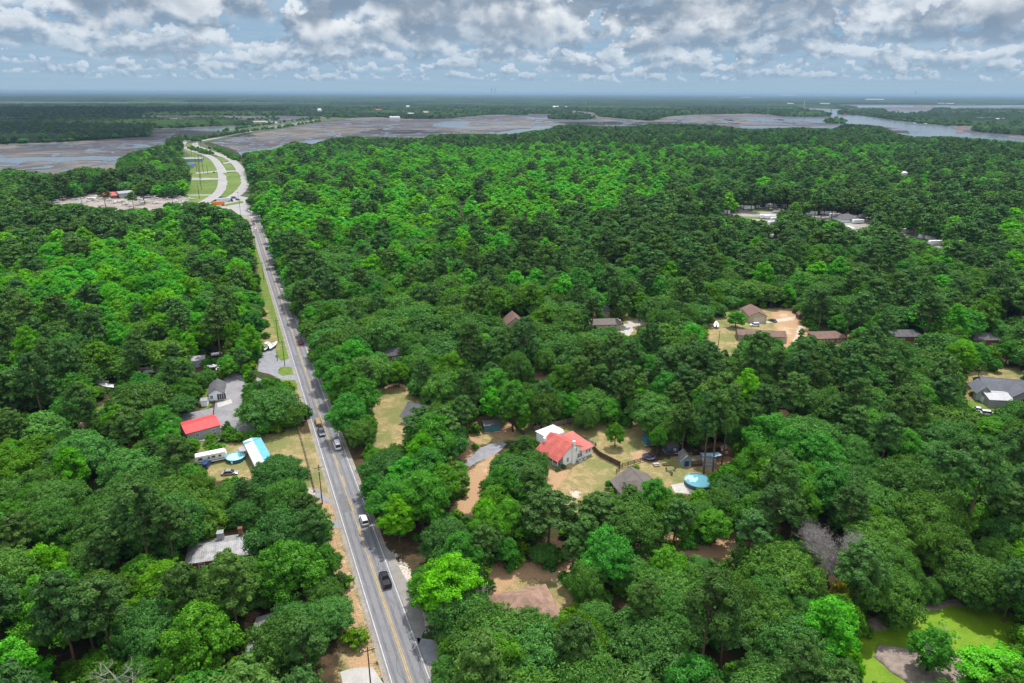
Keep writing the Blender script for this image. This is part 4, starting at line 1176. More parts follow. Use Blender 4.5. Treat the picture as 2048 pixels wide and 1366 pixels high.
def scatter():
    out = []          # kind, x, y, h, r, sx, sz, rz, variant
    rs = np.random.RandomState(21)
    y = 62.0
    cand = []
    while y < 2350:
        d = math.hypot(y, 0)
        sp = 6.9 if d < 260 else (7.5 if d < 450 else 8.8 if d < 800 else 10.4 if d < 1500 else 12.5)
        half = y * 1.05 + 60
        x = -half + rs.uniform(0, sp)
        while x < half:
            cand.append((x + rs.uniform(-.38, .38) * sp, y + rs.uniform(-.38, .38) * sp)); x += sp
        y += sp * .88
    cand = np.array(cand)
    pxy = project(np.column_stack([cand, np.zeros(len(cand))]))
    ok = in_poly(pxy, WOODS_EDGE)
    for c in NOFOOT: ok &= ~in_poly(pxy, c)
    rsd = np.stack([(cand - np.array(ROAD_A[:2])) @ np.array(ROAD_DIR[:2]), (cand - np.array(ROAD_A[:2])) @ np.array(ROAD_N[:2])], -1)
    ok &= ~((rsd[:, 1] > -6.2) & (rsd[:, 1] < 5.0) & (rsd[:, 0] < ROAD_LEN + 10))
    for b in BUILDINGS:
        ok &= np.hypot(cand[:, 0] - b[0], cand[:, 1] - b[1]) > b[2]
    ok &= (pxy[:, 0] > -560) & (pxy[:, 0] < 2650)
    cand = cand[ok]; pxy = pxy[ok]
    kinds = []; data = []
    for (x, y), (px, py) in zip(cand, pxy):
        k = pick_kind(px, py, rs.uniform())
        H, Rr, _, _ = SPEC[k]
        s = rs.uniform(.66, 1.20) * (1 + .16 * mnoise.noise(Vector((x / 45.0, y / 45.0, 1.0))))
        sz = s * rs.uniform(.85, 1.15)
        if k == 'oak' and rs.uniform() < .35: s *= .72
        dd = math.hypot(x, y); f = min(1.0, max(0.0, (dd - 260) / 300))
        s *= 1 + .26 * f + (.15 if dd > 1500 else 0); sz *= 1 - .12 * f
        if dd > 700 and py > 245 and px > 300 and dd > 1500: sz *= 1.15
        data.append((x, y, H * sz, Rr * s, s, sz)); kinds.append(k)
    D = np.array(data)
    d = np.hypot(D[:, 0], D[:, 1])
    rx, ry = D[:, 1] / d, -D[:, 0] / d
    good = np.ones(len(D), bool); vis = np.zeros(len(D), bool)
    for shrink in (1.0, 0.72, 0.5, 0.36, 0.26):
        bad = np.zeros(len(D), bool); v2 = np.zeros(len(D), bool)
        for a, b in SAMP:
            pt = np.column_stack([D[:, 0] + rx * a * D[:, 3], D[:, 1] + ry * a * D[:, 3], D[:, 2] * b])
            q = project(pt)
            for c in CLEAR: bad |= in_poly(q, c)
            bad |= ~in_poly(q, WOODS_EDGE)
            v2 |= (q[:, 0] > -420) & (q[:, 0] < 2520) & (q[:, 1] < 1440)
        bad |= covers(D)
        if shrink != 0.26:      # try again smaller where it would cover an opening
            f = 0.72 if shrink == 1.0 else 0.70
            D[bad, 2] *= f; D[bad, 3] *= f; D[bad, 4] *= f; D[bad, 5] *= f
        else:
            good = ~bad
            vis = v2
    keep = good & vis
    D = D[keep]; kinds = [k for k, g in zip(kinds, keep) if g]
    # big crowns keep smaller neighbours off
    cell = {}
    final = []
    order = np.argsort(-D[:, 3])
    for i in order:
        x, y, h, r = D[i, :4]; gx, gy = int(x // 10), int(y // 10); bad = False
        for a in (-2, -1, 0, 1, 2):
            for b in (-2, -1, 0, 1, 2):
                for (x2, y2, r2) in cell.get((gx + a, gy + b), ()):
                    if math.hypot(x - x2, y - y2) < (r + r2) * .46: bad = True; break
                if bad: break
            if bad: break
        if bad: continue
        cell.setdefault((gx, gy), []).append((x, y, r))
        final.append((kinds[i], x, y, h, r, D[i, 4], D[i, 5]))
    return final


FARHOUSES = []
LANDMARKS = []      # phrase, (px, py)


def relation(px, py, lx, ly):
    dx, dy = px - lx, (py - ly) * 1.3
    if abs(dy) > abs(dx): return 'in front of' if dy > 0 else 'behind'
    return 'right of' if dx > 0 else 'left of'


ORD = ['closest', 'second', 'third', 'fourth', 'fifth', 'sixth', 'seventh', 'eighth', 'ninth', 'tenth', 'eleventh', 'twelfth']


def stuff_instances(name, entries, lod, label, cat, kinds):
    """one object for the countless rest, trees instanced on its points"""
    pc = bpy.data.collections.new(name + '_sources')
    order = []
    for kind in kinds:
        for v in range(NVAR[kind]):
            V, F, T, tm, hh, rr = proto_parts(kind, v, lod)
            me = mesh_from(NAME[kind] + '_whole', V, F, T, LEAF[kind], (list(tm.v), list(tm.f), PBARK if kind == 'pine' else BARK))
            ob = bpy.data.objects.new('%s_source_%02d' % (name, len(order)), me)
            pc.objects.link(ob); order.append((kind, v))
    me = bpy.data.meshes.new(name)
    n = len(entries)
    me.vertices.add(n)
    co = []; idx = []; scl = []; rot = []
    for (kind, x, y, h, r, sx, sz) in entries:
        v = rnd.randrange(NVAR[kind])
        co += [x, y, 0.0]; idx.append(order.index((kind, v))); scl += [sx, sx * rnd.uniform(.9, 1.1), sz]; rot += [0, 0, rnd.uniform(0, 6.28)]
    me.vertices.foreach_set('co', co)
    a = me.attributes.new('idx', 'INT', 'POINT'); a.data.foreach_set('value', idx)
    a = me.attributes.new('scl', 'FLOAT_VECTOR', 'POINT'); a.data.foreach_set('vector', scl)
    a = me.attributes.new('rot', 'FLOAT_VECTOR', 'POINT'); a.data.foreach_set('vector', rot)
    me.update()
    o = bpy.data.objects.new(name, me); COL.objects.link(o)
    ng = bpy.data.node_groups.new(name, 'GeometryNodeTree')
    ng.interface.new_socket('Geometry', in_out='INPUT', socket_type='NodeSocketGeometry')
    ng.interface.new_socket('Geometry', in_out='OUTPUT', socket_type='NodeSocketGeometry')
    N = ng.nodes; L = ng.links
    gi = N.new('NodeGroupInput'); go = N.new('NodeGroupOutput')
    ci = N.new('GeometryNodeCollectionInfo'); ci.inputs[0].default_value = pc
    ci.inputs['Separate Children'].default_value = True; ci.inputs['Reset Children'].default_value = True
    ip = N.new('GeometryNodeInstanceOnPoints'); ip.inputs['Pick Instance'].default_value = True
    def na(nm, ty):
        q = N.new('GeometryNodeInputNamedAttribute'); q.data_type = ty; q.inputs[0].default_value = nm
        return [s for s in q.outputs if s.enabled][0]
    L.new(gi.outputs[0], ip.inputs['Points']); L.new(ci.outputs[0], ip.inputs['Instance'])
    L.new(na('idx', 'INT'), ip.inputs['Instance Index'])
    er = N.new('FunctionNodeEulerToRotation'); L.new(na('rot', 'FLOAT_VECTOR'), er.inputs[0])
    L.new(er.outputs[0], ip.inputs['Rotation'])
    L.new(na('scl', 'FLOAT_VECTOR'), ip.inputs['Scale'])
    L.new(ip.outputs[0], go.inputs[0])
    md = o.modifiers.new('instances', 'NODES'); md.node_group = ng
    tag(o, label, cat, kind='stuff')
    return o


def build_woods():
    final = scatter()
    final.sort(key=lambda e: math.hypot(e[1], e[2]))
    near = []; rest = []; cnt = {}
    for e in final:
        px, py = project([(e[1], e[2], e[3] * .6)])[0]
        inview = -20 < px < 2068 and py < 1400
        c = cnt.get(e[0], 0)
        if inview and c < 150 and math.hypot(e[1], e[2]) < 330:
            cnt[e[0]] = c + 1; near.append(e)
        else: rest.append(e)
    print('TREES', len(final), 'near', cnt, 'rest', len(rest))
    # labels
    buckets = {}
    for e in near:
        px, py = project([(e[1], e[2], 0)])[0]
        best = min(LANDMARKS, key=lambda L: math.hypot(L[1][0] - px, (L[1][1] - py) * 1.4))
        rel = relation(px, py, *best[1]); d = math.hypot(best[1][0] - px, (best[1][1] - py) * 1.4)
        buckets.setdefault((best[0], rel, e[0]), []).append((d, e))
    for (lm, rel, kind), lst in buckets.items():
        lst.sort(key=lambda q: q[0])
        for i, (d, e) in enumerate(lst):
            _, x, y, h, r, sx, sz = e
            w = WORD[kind]
            if i < 12:
                lab = ('%s %s %s, the closest' % (w, rel, lm)) if i == 0 else ('%s %s %s, %s closest' % (w, rel, lm, ORD[i]))
            else:
                lab = '%s deep in woods %s %s%s' % (w, rel, lm, ('', ', a short one', ', a taller one')[(i > 12) + (i > 13)])
            plant(kind, (x, y, 0), rnd.uniform(0, 6.28), (sx, sx * rnd.uniform(.92, 1.08), sz), lab, '%ss in the woods around the houses' % w.split()[-1])
    mid = [e for e in rest if math.hypot(e[1], e[2]) < 520]
    far = [e for e in rest if math.hypot(e[1], e[2]) >= 520]
    stuff_instances('woods', mid, 1, 'dense mixed green woods filling the land around the houses and road', 'woods', list(SPEC)[:5])
    stuff_instances('distant_woods', far, 2, 'mixed woods stretching away towards the marsh and river', 'woods', list(SPEC)[:5])
    # undergrowth below the trees and scrub on the banks
    und = []
    rs = np.random.RandomState(8)
    allpos = [(e[1], e[2], e[4]) for e in final if math.hypot(e[1], e[2]) < 420]
    for (x, y, r) in allpos:
        for k in range(3):
            a = rs.uniform(0, 6.28); q = rs.uniform(.3, 1.1) * r
            s = rs.uniform(.5, 1.15)
            und.append(('shrub', x + q * math.cos(a), y + q * math.sin(a), 3.2 * s, 2 * s, s, s))
    U = np.array([(e[1], e[2], e[3]) for e in und])
    bad = np.zeros(len(U), bool)
    for zz in (0, 1.0):
        q = project(np.column_stack([U[:, :2], U[:, 2] * zz]))
        for c in CLEAR: bad |= in_poly(q, c)
    s = np.stack([(U[:, :2] - np.array(ROAD_A[:2])) @ np.array(ROAD_N[:2])], -1)[:, 0]
    bad |= np.abs(s) < 6.6
    for b in BUILDINGS: bad |= np.hypot(U[:, 0] - b[0], U[:, 1] - b[1]) < b[2] * .8
    und = [e for e, b in zip(und, bad) if not b]
    for sline in ([(380, 297), (400, 303.5), (420, 309)], [(420, 296), (445, 304), (462, 313), (472, 322)], [(478, 266), (520, 260), (560, 256), (600, 249), (640, 243)], [(400, 279), (440, 272), (480, 266)], [(440, 264), (500, 254), (560, 246), (640, 236)]):
        w = [P(*q) for q in sline]
        for i in range(len(w) - 1):
            for k in range(22):
                p = w[i].lerp(w[i + 1], rs.uniform()); s = rs.uniform(.5, 1.6) * (1 + p.length / 3000)
                und.append(('shrub', p.x + rs.uniform(-5, 5), p.y + rs.uniform(-8, 8), 3, 2, s, s))
    stuff_instances('undergrowth', und, 1, 'low leafy undergrowth beneath the trees and along the banks', 'undergrowth', ['shrub'])
    # loose trees on the marsh islands and the far shore
    fx = []
    for poly, W in zip(FAR_WOODS, FAR_POLYS):
        n = len(W)
        for i in range(n):
            a, b = W[i], W[(i + 1) % n]; L = np.hypot(*(b - a))
            D = min(np.hypot(*a), np.hypot(*b))
            if D > 5200 or L > 9000: continue
            step = 9 + D / 450
            for k in range(int(L / step)):
                p = a + (b - a) * ((k + rs.uniform()) / max(1, L / step)) + rs.uniform(-9, 9, 2)
                kd = ('oak', 'pine', 'maple', 'pine')[rs.randint(4)]; s = rs.uniform(.7, 1.15) * (1 + D / 12000)
                fx.append((kd, p[0], p[1], 15, 5, s * 1.0, s * .62))
        lo, hi = W.min(0), W.max(0)
        yy = max(lo[1], 1200.0)
        while yy < min(hi[1], 4600):
            stp = 8 + yy / 210
            xs = np.arange(max(lo[0], -yy * .85), min(hi[0], yy * .85), stp)
            if len(xs):
                q = np.stack([xs + rs.uniform(-.5, .5, len(xs)) * stp, yy + rs.uniform(-.5, .5, len(xs)) * stp], -1)
                q = q[in_poly(q, [tuple(v) for v in W])]
                for p in q:
                    kd = ('oak', 'pine', 'maple', 'pine', 'pine', 'oak')[rs.randint(6)]; s = rs.uniform(.65, 1.15) * (1 + yy / 12000)
                    fx.append((kd, p[0], p[1], 15, 5, s * 1.15, s * .72))
            yy += stp * 1.5
    print('far trees', len(fx))
    for (a, b, n, s) in [((430, 241), (560, 241), 26, 1), ((330, 250), (480, 247), 40, 1.1), ((540, 243), (560, 242), 5, 1.3), ((610, 243), (660, 238), 10, 1), ((690, 236), (700, 234), 5, 1), ((1650, 247), (1690, 245), 9, 1),
                         ((388, 287), (386, 274), 6, 1.0), ((340, 296), (362, 282), 18, 1), ((472, 250), (520, 248), 9, 1), ((800, 237), (890, 237), 24, 1.1), ((770, 236), (790, 238), 7, 1)]:
        A, B = P(*a), P(*b)
        for k in range(n):
            p = A.lerp(B, rs.uniform()); q = s * rs.uniform(.6, 1.1); w = 6 + p.length / 260
            fx.append((('oak', 'pine', 'maple')[rs.randint(3)], p.x + rs.uniform(-w, w), p.y + rs.uniform(-w, w) * 2, 15, 5, q * 1.15, q * .8))
    q = project(np.array([(e[1], e[2], 0) for e in fx])); bad = np.zeros(len(fx), bool)
    for (px, py, w) in FARHOUSES:
        bad |= (np.abs(q[:, 0] - px) < w * .55 + 1.0) & (q[:, 1] - py > -1.2) & (q[:, 1] - py < 7.5)
    fx = [e for e, b in zip(fx, bad) if not b]
    stuff_instances('shoreline_trees', fx, 2, 'scattered trees fringing the far shores and marsh islands', 'trees', list(SPEC)[:5])


def dead_tree(label, loc, h, spread, seed, name='dead_tree', lean=(0, 0), depth=4, leaf=None, group=None, dense=0, twigs=0):
    rs = random.Random(seed)
    root = empty(name, loc, rs.uniform(0, 6), label, 'tree', group)
    mb = MB(); br = MB(); tips = []
    def grow(p, d, L, r, k, m):
        n = 4; pts = [p.copy()]; rad = [r]
        for i in range(n):
            d = (d + Vector((rs.uniform(-.22, .22), rs.uniform(-.22, .22), rs.uniform(-.08, .14)))).normalized()
            p = p + d * (L / n); pts.append(p.copy()); rad.append(r * (1 - .5 * (i + 1) / n))
        m.tube(pts, rad, 5 if k < 2 else 4)
        if k >= depth: tips.append(p); return
        for j in range(rs.randint(2 + dense // 2, 4 + dense // 2) if k else rs.randint(4 + dense, 6 + dense)):
            q = pts[rs.randint(2 if k else 2, n)]
            a = rs.uniform(0, 6.28); s = rs.uniform(.6, 1.2) * spread
            dd = (d * .7 + Vector((math.cos(a) * s, math.sin(a) * s, rs.uniform(-.05, .35)))).normalized()
            grow(q, dd, L * rs.uniform(.52, .74), r * .52, k + 1, br)
    grow(Vector((0, 0, -.2)), Vector((lean[0], lean[1], 1)).normalized(), h * .45, .32 * h / 12, 0, mb)
    mb.build('trunk', DEADW, root); br.build('branches', DEADW, root)
    if twigs:
        R2 = np.random.RandomState(seed); tp = np.array([tuple(q) for q in tips]); k = R2.randint(0, len(tp), twigs)
        p = tp[k] + R2.normal(size=(twigs, 3)) * .45; d = R2.normal(size=(twigs, 3)); d /= np.linalg.norm(d, axis=1)[:, None]
        w = np.cross(d, R2.normal(size=(twigs, 3))); w /= np.linalg.norm(w, axis=1)[:, None]
        tw = MB(); L = R2.uniform(.25, .7, twigs)
        for i in range(twigs): tw.add([tuple(p[i] - d[i] * L[i] - w[i] * .02), tuple(p[i] - d[i] * L[i] + w[i] * .02), tuple(p[i] + d[i] * L[i])], [(0, 1, 2)])
        tw.build('twigs', mat('grey_twigs', (0.24, 0.22, 0.22), 0.95, 0.25, 1.0), root)
    if leaf:
        R2 = np.random.RandomState(seed)
        lobes = [((t.x, t.y, t.z), (1.1, 1.1, .8)) for t in tips[::leaf[1]]]
        V, F, T = crown_arrays(R2, lobes, leaf[2], .4, 0, clump=1.0)
        cm = mesh_from('crown_sparse', V, F, T, LEAF[leaf[0]]); c = bpy.data.objects.new('crown', cm); COL.objects.link(c); c.parent = root
    return root


def special(kind, px, py, h, r, label, v=None, group=None, rz=None, name=None):
    p = P(px, py); cm, tme, hh, rr = PROTO[kind, v or 0]
    return plant(kind, p, rnd.uniform(0, 6.28) if rz is None else rz, (r / rr, r / rr, h / hh), label, group, v or 0, name)


def build_special_trees():
    S = special
    S('maple', 1230, 894, 8.5, 2.9, 'small round bright green tree alone on the fenced lawn', 1)
    S('oak', 1033, 985, 11.5, 8.2, 'broad live oak between the gravel drive and the white house', 2)
    S('cedar', 1000, 1006, 10.0, 4.6, 'full green cedar in front of the broad live oak by the drive', 1)
    S('oak', 1060, 955, 10, 6.0, 'live oak crowding the porch corner of the white house', 1)
    S('cedar', 905, 985, 11, 4.4, 'bushy cedar on the dirt bend left of the drive', 0)
    S('oak', 540, 850, 13.5, 11.0, 'wide spreading live oak shading the office car park', 3)
    S('oak', 452, 1188, 9.0, 5.6, 'live oak growing over the front of the galvanised metal roof', 2)
    S('maple', 200, 1392, 9, 5, 'leafy tree left of the grey leafless tree', 1)
    S('maple', 292, 1385, 8, 4.5, 'leafy tree right of the grey leafless tree', 2)
    S('shrub', 250, 1300, 4.5, 4.5, 'big shrub behind the grey leafless tree', 1)
    S('shrub', 300, 1310, 4.5, 4, 'big shrub left of the little grey roofed shed', 0)
    S('pine', 165, 412, 17, 5, 'pine at the front edge of the boatyard, left of three', 2)
    S('pine', 212, 416, 19, 5.5, 'pine at the front edge of the boatyard, middle of three', 0)
    S('pine', 268, 420, 17, 5, 'pine at the front edge of the boatyard, right of three', 3)
    S('pine', 290, 408, 21, 6, 'tall pine standing among the stored boats', 1)
    S('oak', 1766, 1238, 13.0, 7.6, 'big dark live oak on the far bank of the pond, left of its twin', 3)
    S('oak', 1940, 1204, 12.5, 7.4, 'dark live oak at the far right bank of the pond', 0)
    S('oak', 1738, 1165, 13.0, 7.6, 'live oak right of the tangled grey dead tree', 1)
    S('pine', 848, 926, 18.5, 5.4, 'pine in front of the grey gabled house, left of two', 4)
    S('pine', 893, 914, 17, 4.8, 'pine in front of the grey gabled house, right of two', 2)
    S('oak', 1062, 1322, 11.5, 6.8, 'live oak covering the front of the tan hip roof', 2)
    S('oak', 968, 1312, 12, 7.0, 'live oak left in front of the tan hip roof', 4)
    S('oak', 578, 1335, 12, 7.5, 'live oak leaning over the long dark metal roof', 4)
    S('oak', 560, 992, 12.5, 8.3, 'big live oak below the blue roofed trailer home', 1)
    S('oak', 580, 852, 10.5, 6.0, 'live oak between the car park and the road', 0)
    S('shrub', 574, 777, 2.6, 3.1, 'clipped round green bush on the verge beside the road', 1)
    S('gum', 628, 672, 14.5, 5.2, 'bright green sweetgum standing alone beside the road', 1)
    S('gum', 1471, 655, 8.5, 4.5, 'bright green tree on the lawn beside the tan garage', 2)
    S('oak', 1514, 745, 15.0, 10.5, 'big round dark tree in front of the long brown building', 4)
    S('gum', 983, 845, 13.5, 4.8, 'lime green sweetgum beside the teal shed', 3)
    S('gum', 1048, 868, 11.0, 2.8, 'slim yellow green tree by the tarped boat', 0)
    S('maple', 1314, 905, 9.5, 2.6, 'slim sapling beside the small navy shed', 2)
    S('maple', 1183, 850, 5.5, 3.2, 'low bright green tree at the back corner of the wooden fence', 3)
    S('maple', 1217, 977, 2.6, 1.2, 'little young tree beside the grey roofed house', 0)
    S('shrub', 1226, 987, 1.6, 1.5, 'round shrub below the grey roofed house', 0)
    S('shrub', 1272, 938, 1.4, 1.2, 'green shrub behind the grey roof by the board fence', 1)
    S('maple', 1490, 935, 9.5, 4.2, 'bushy dark green tree right of the wooden playhouse', 1)
    S('gum', 1446, 992, 10.5, 4.0, 'airy light green tree leaning over the round swimming pool', 2)
    S('pine', 1095, 1105, 17.0, 6.4, 'flat topped light green pine with bare branches showing', 3)
    S('pine', 1195, 1090, 14.5, 5.0, 'light green pine right of the flat topped pine', 2)
    S('gum', 905, 1245, 17, 6.8, 'tall lime green tree above the gravel pullout', 1)
    S('shrub', 712, 1290, 3.8, 2.6, 'leafy green bush by the lower left verge', 2)
    S('shrub', 655, 1075, 3.5, 1.7, 'dark round bush beside the paved verge drive', 0)
    S('maple', 1852, 1345, 10.5, 4.0, 'bright green leaning tree on the pond island', 0)
    S('gum', 1985, 1400, 11, 7, 'bright green tree at the lower edge of the pond', 1)
    S('gold', 1675, 1210, 7.0, 2.6, 'yellow leaved tree among dark oaks below the dead tree', 0, name='yellow_tree')
    S('gum', 1212, 715, 9.0, 8.2, 'broad lime green crown in front of the ranch house', 2)
    for (px, py, h, r, k, lab) in [(1407, 948, 27, 4.4, 'pine', 'tall bare stemmed pine left of the pair over the chicken coop'), (1424, 955, 28, 4.4, 'pine', 'tall bare stemmed pine nearest the round swimming pool'), (1443, 930, 26, 4.2, 'pine', 'tall bare stemmed pine beside the blue tarp')]:
        S(k, px, py, h, r, lab, 1)
    dead_tree('bleached grey dead tree with tangled branches in the green woods', P(1652, 1155), 16, 1.0, 4, depth=5, dense=2, twigs=9000)
    dead_tree('broken pale snag with two bare limbs above dark oaks', P(1962, 1135), 11, 1.0, 9, depth=2)
    dead_tree('half bare tree with dead upper limbs on the pond island', P(1862, 1360), 12, .8, 15, depth=4, leaf=('gum', 3, 500))
    dead_tree('grey leafless tree at the bottom left among green crowns', P(248, 1420), 13, 1.1, 23, depth=5, dense=1)
    dead_tree('pale bare tree behind the lime green tree by the pullout', P(960, 1215), 11, .7, 31, depth=4)
    # hedges
    r = random.Random(4)
    for i, (px, py) in enumerate([(455, 880), (480, 882), (505, 880), (530, 872), (550, 866), (575, 858), (420, 886), (560, 846), (597, 842), (612, 832), (430, 905)]):
        k = 'maple' if i in (3, 5, 8) else 'shrub'
        S(k, px, py, r.uniform(3, 4.6) * (1.5 if k == 'maple' else 1), r.uniform(2.3, 3.1), ['leafy hedge bush behind the camper trailer', 'low hedge bush between red roof barn and pool', 'hedge bush above the small round pool', 'pointed hedge tree behind the blue roofed trailer home', 'hedge bush at the lower edge of the car park',
          'taller hedge tree at the corner of the car park', 'hedge bush in front of the red roofed barn', 'hedge bush below the car park oak', 'hedge tree beside the road and car park', 'roadside hedge bush under the utility pole', 'dark bush between the camper and the barn'][i], i % 3, 'hedge plants below the car park')
# ---------------------------------------------------------------- buildings
def roofm(name, col, col2=None, stripes=None, rough=0.8, metal=0.0, spec=0.25):
    m = mat(name, col, rough, 0.20, 0.55, metal, spec, col2, stripes=stripes)
    t = NT(m.node_tree); bs = t.n['Principled BSDF']; src = bs.inputs['Base Color'].links[0].from_socket
    vec = t.node('ShaderNodeTexCoord').outputs['Object']
    st = t.node('ShaderNodeMapping', {0: vec, 3: (1.0, 1.0, 0.25)})
    f = t.sstep(t.noise(st, 0.7, 7, 0.7, 0.4), 0.50, 0.72, 0.0, 0.55)
    c = t.mix(f, src, t.mix(1.0, src, (0.62, 0.60, 0.56), 'MULTIPLY'))
    lit = t.sstep(t.noise(vec, 7.0, 3, 0.8), 0.66, 0.72, 0.0, 0.6)
    c = t.mix(lit, c, (0.10, 0.075, 0.05))
    t.put(bs.inputs['Base Color'], c)
    return m


def frame_of(A, B, D):
    """placement of a footprint whose front bottom edge runs from ground pixel A to B"""
    a = P(*A) if len(A) == 2 else Vector(A); b = P(*B) if len(B) == 2 else Vector(B)
    d = b - a; L = d.length; rz = math.atan2(d.y, d.x)
    back = Vector((-math.sin(rz), math.cos(rz), 0))
    c = (a + b) / 2 + back * D / 2
    return c, rz, L


def add_window(parent, side, u, z, w, h, Lx, Dy, name='window', fm=None, gm=None):
    """a window in a wall: frame, with its pane as a sub-part. side f b l r of a footprint Lx by Dy centred on the origin"""
    fm = fm or WHITE; gm = gm or GLASS
    def put(mb, u0, u1, z0, z1, t0, t1):
        if side == 'f': mb.box(u0, u1, -Dy / 2 - t1, -Dy / 2 - t0, z0, z1)
        if side == 'b': mb.box(u0, u1, Dy / 2 + t0, Dy / 2 + t1, z0, z1)
        if side == 'r': mb.box(Lx / 2 + t0, Lx / 2 + t1, u0, u1, z0, z1)
        if side == 'l': mb.box(-Lx / 2 - t1, -Lx / 2 - t0, u0, u1, z0, z1)
    mb = MB(); e = .10
    put(mb, u - w / 2 - e, u + w / 2 + e, z + h, z + h + e, -.02, .07); put(mb, u - w / 2 - e, u + w / 2 + e, z - e, z, -.02, .09)
    put(mb, u - w / 2 - e, u - w / 2, z, z + h, -.02, .07); put(mb, u + w / 2, u + w / 2 + e, z, z + h, -.02, .07)
    put(mb, u - .03, u + .03, z, z + h, .035, .055); put(mb, u - w / 2, u + w / 2, z + h * .5 - .03, z + h * .5 + .03, .036, .056)
    f = mb.build(name, fm, parent)
    g = MB(); put(g, u - w / 2, u + w / 2, z, z + h, -.01, .03)
    g.build('pane', gm, f)
    return f


def add_door(parent, side, u, w, h, Lx, Dy, m, name='door', z=0.0):
    mb = MB()
    def put(mb, u0, u1, z0, z1, t0, t1):
        if side == 'f': mb.box(u0, u1, -Dy / 2 - t1, -Dy / 2 - t0, z0, z1)
        if side == 'b': mb.box(u0, u1, Dy / 2 + t0, Dy / 2 + t1, z0, z1)
        if side == 'r': mb.box(Lx / 2 + t0, Lx / 2 + t1, u0, u1, z0, z1)
        if side == 'l': mb.box(-Lx / 2 - t1, -Lx / 2 - t0, u0, u1, z0, z1)
    put(mb, u - w / 2, u + w / 2, z, z + h, -.02, .05)
    k = 4 if w > 1.6 else 2
    for i in range(k): put(mb, u - w / 2 + .08, u + w / 2 - .08, z + h * (i + .15) / k, z + h * (i + .85) / k, .05, .075)
    d = mb.build(name, m, parent)
    hb = MB(); put(hb, u + w / 2 - .22, u + w / 2 - .12, z + h * .45, z + h * .5, .075, .13); hb.build('handle', CHROME, d)
    return d


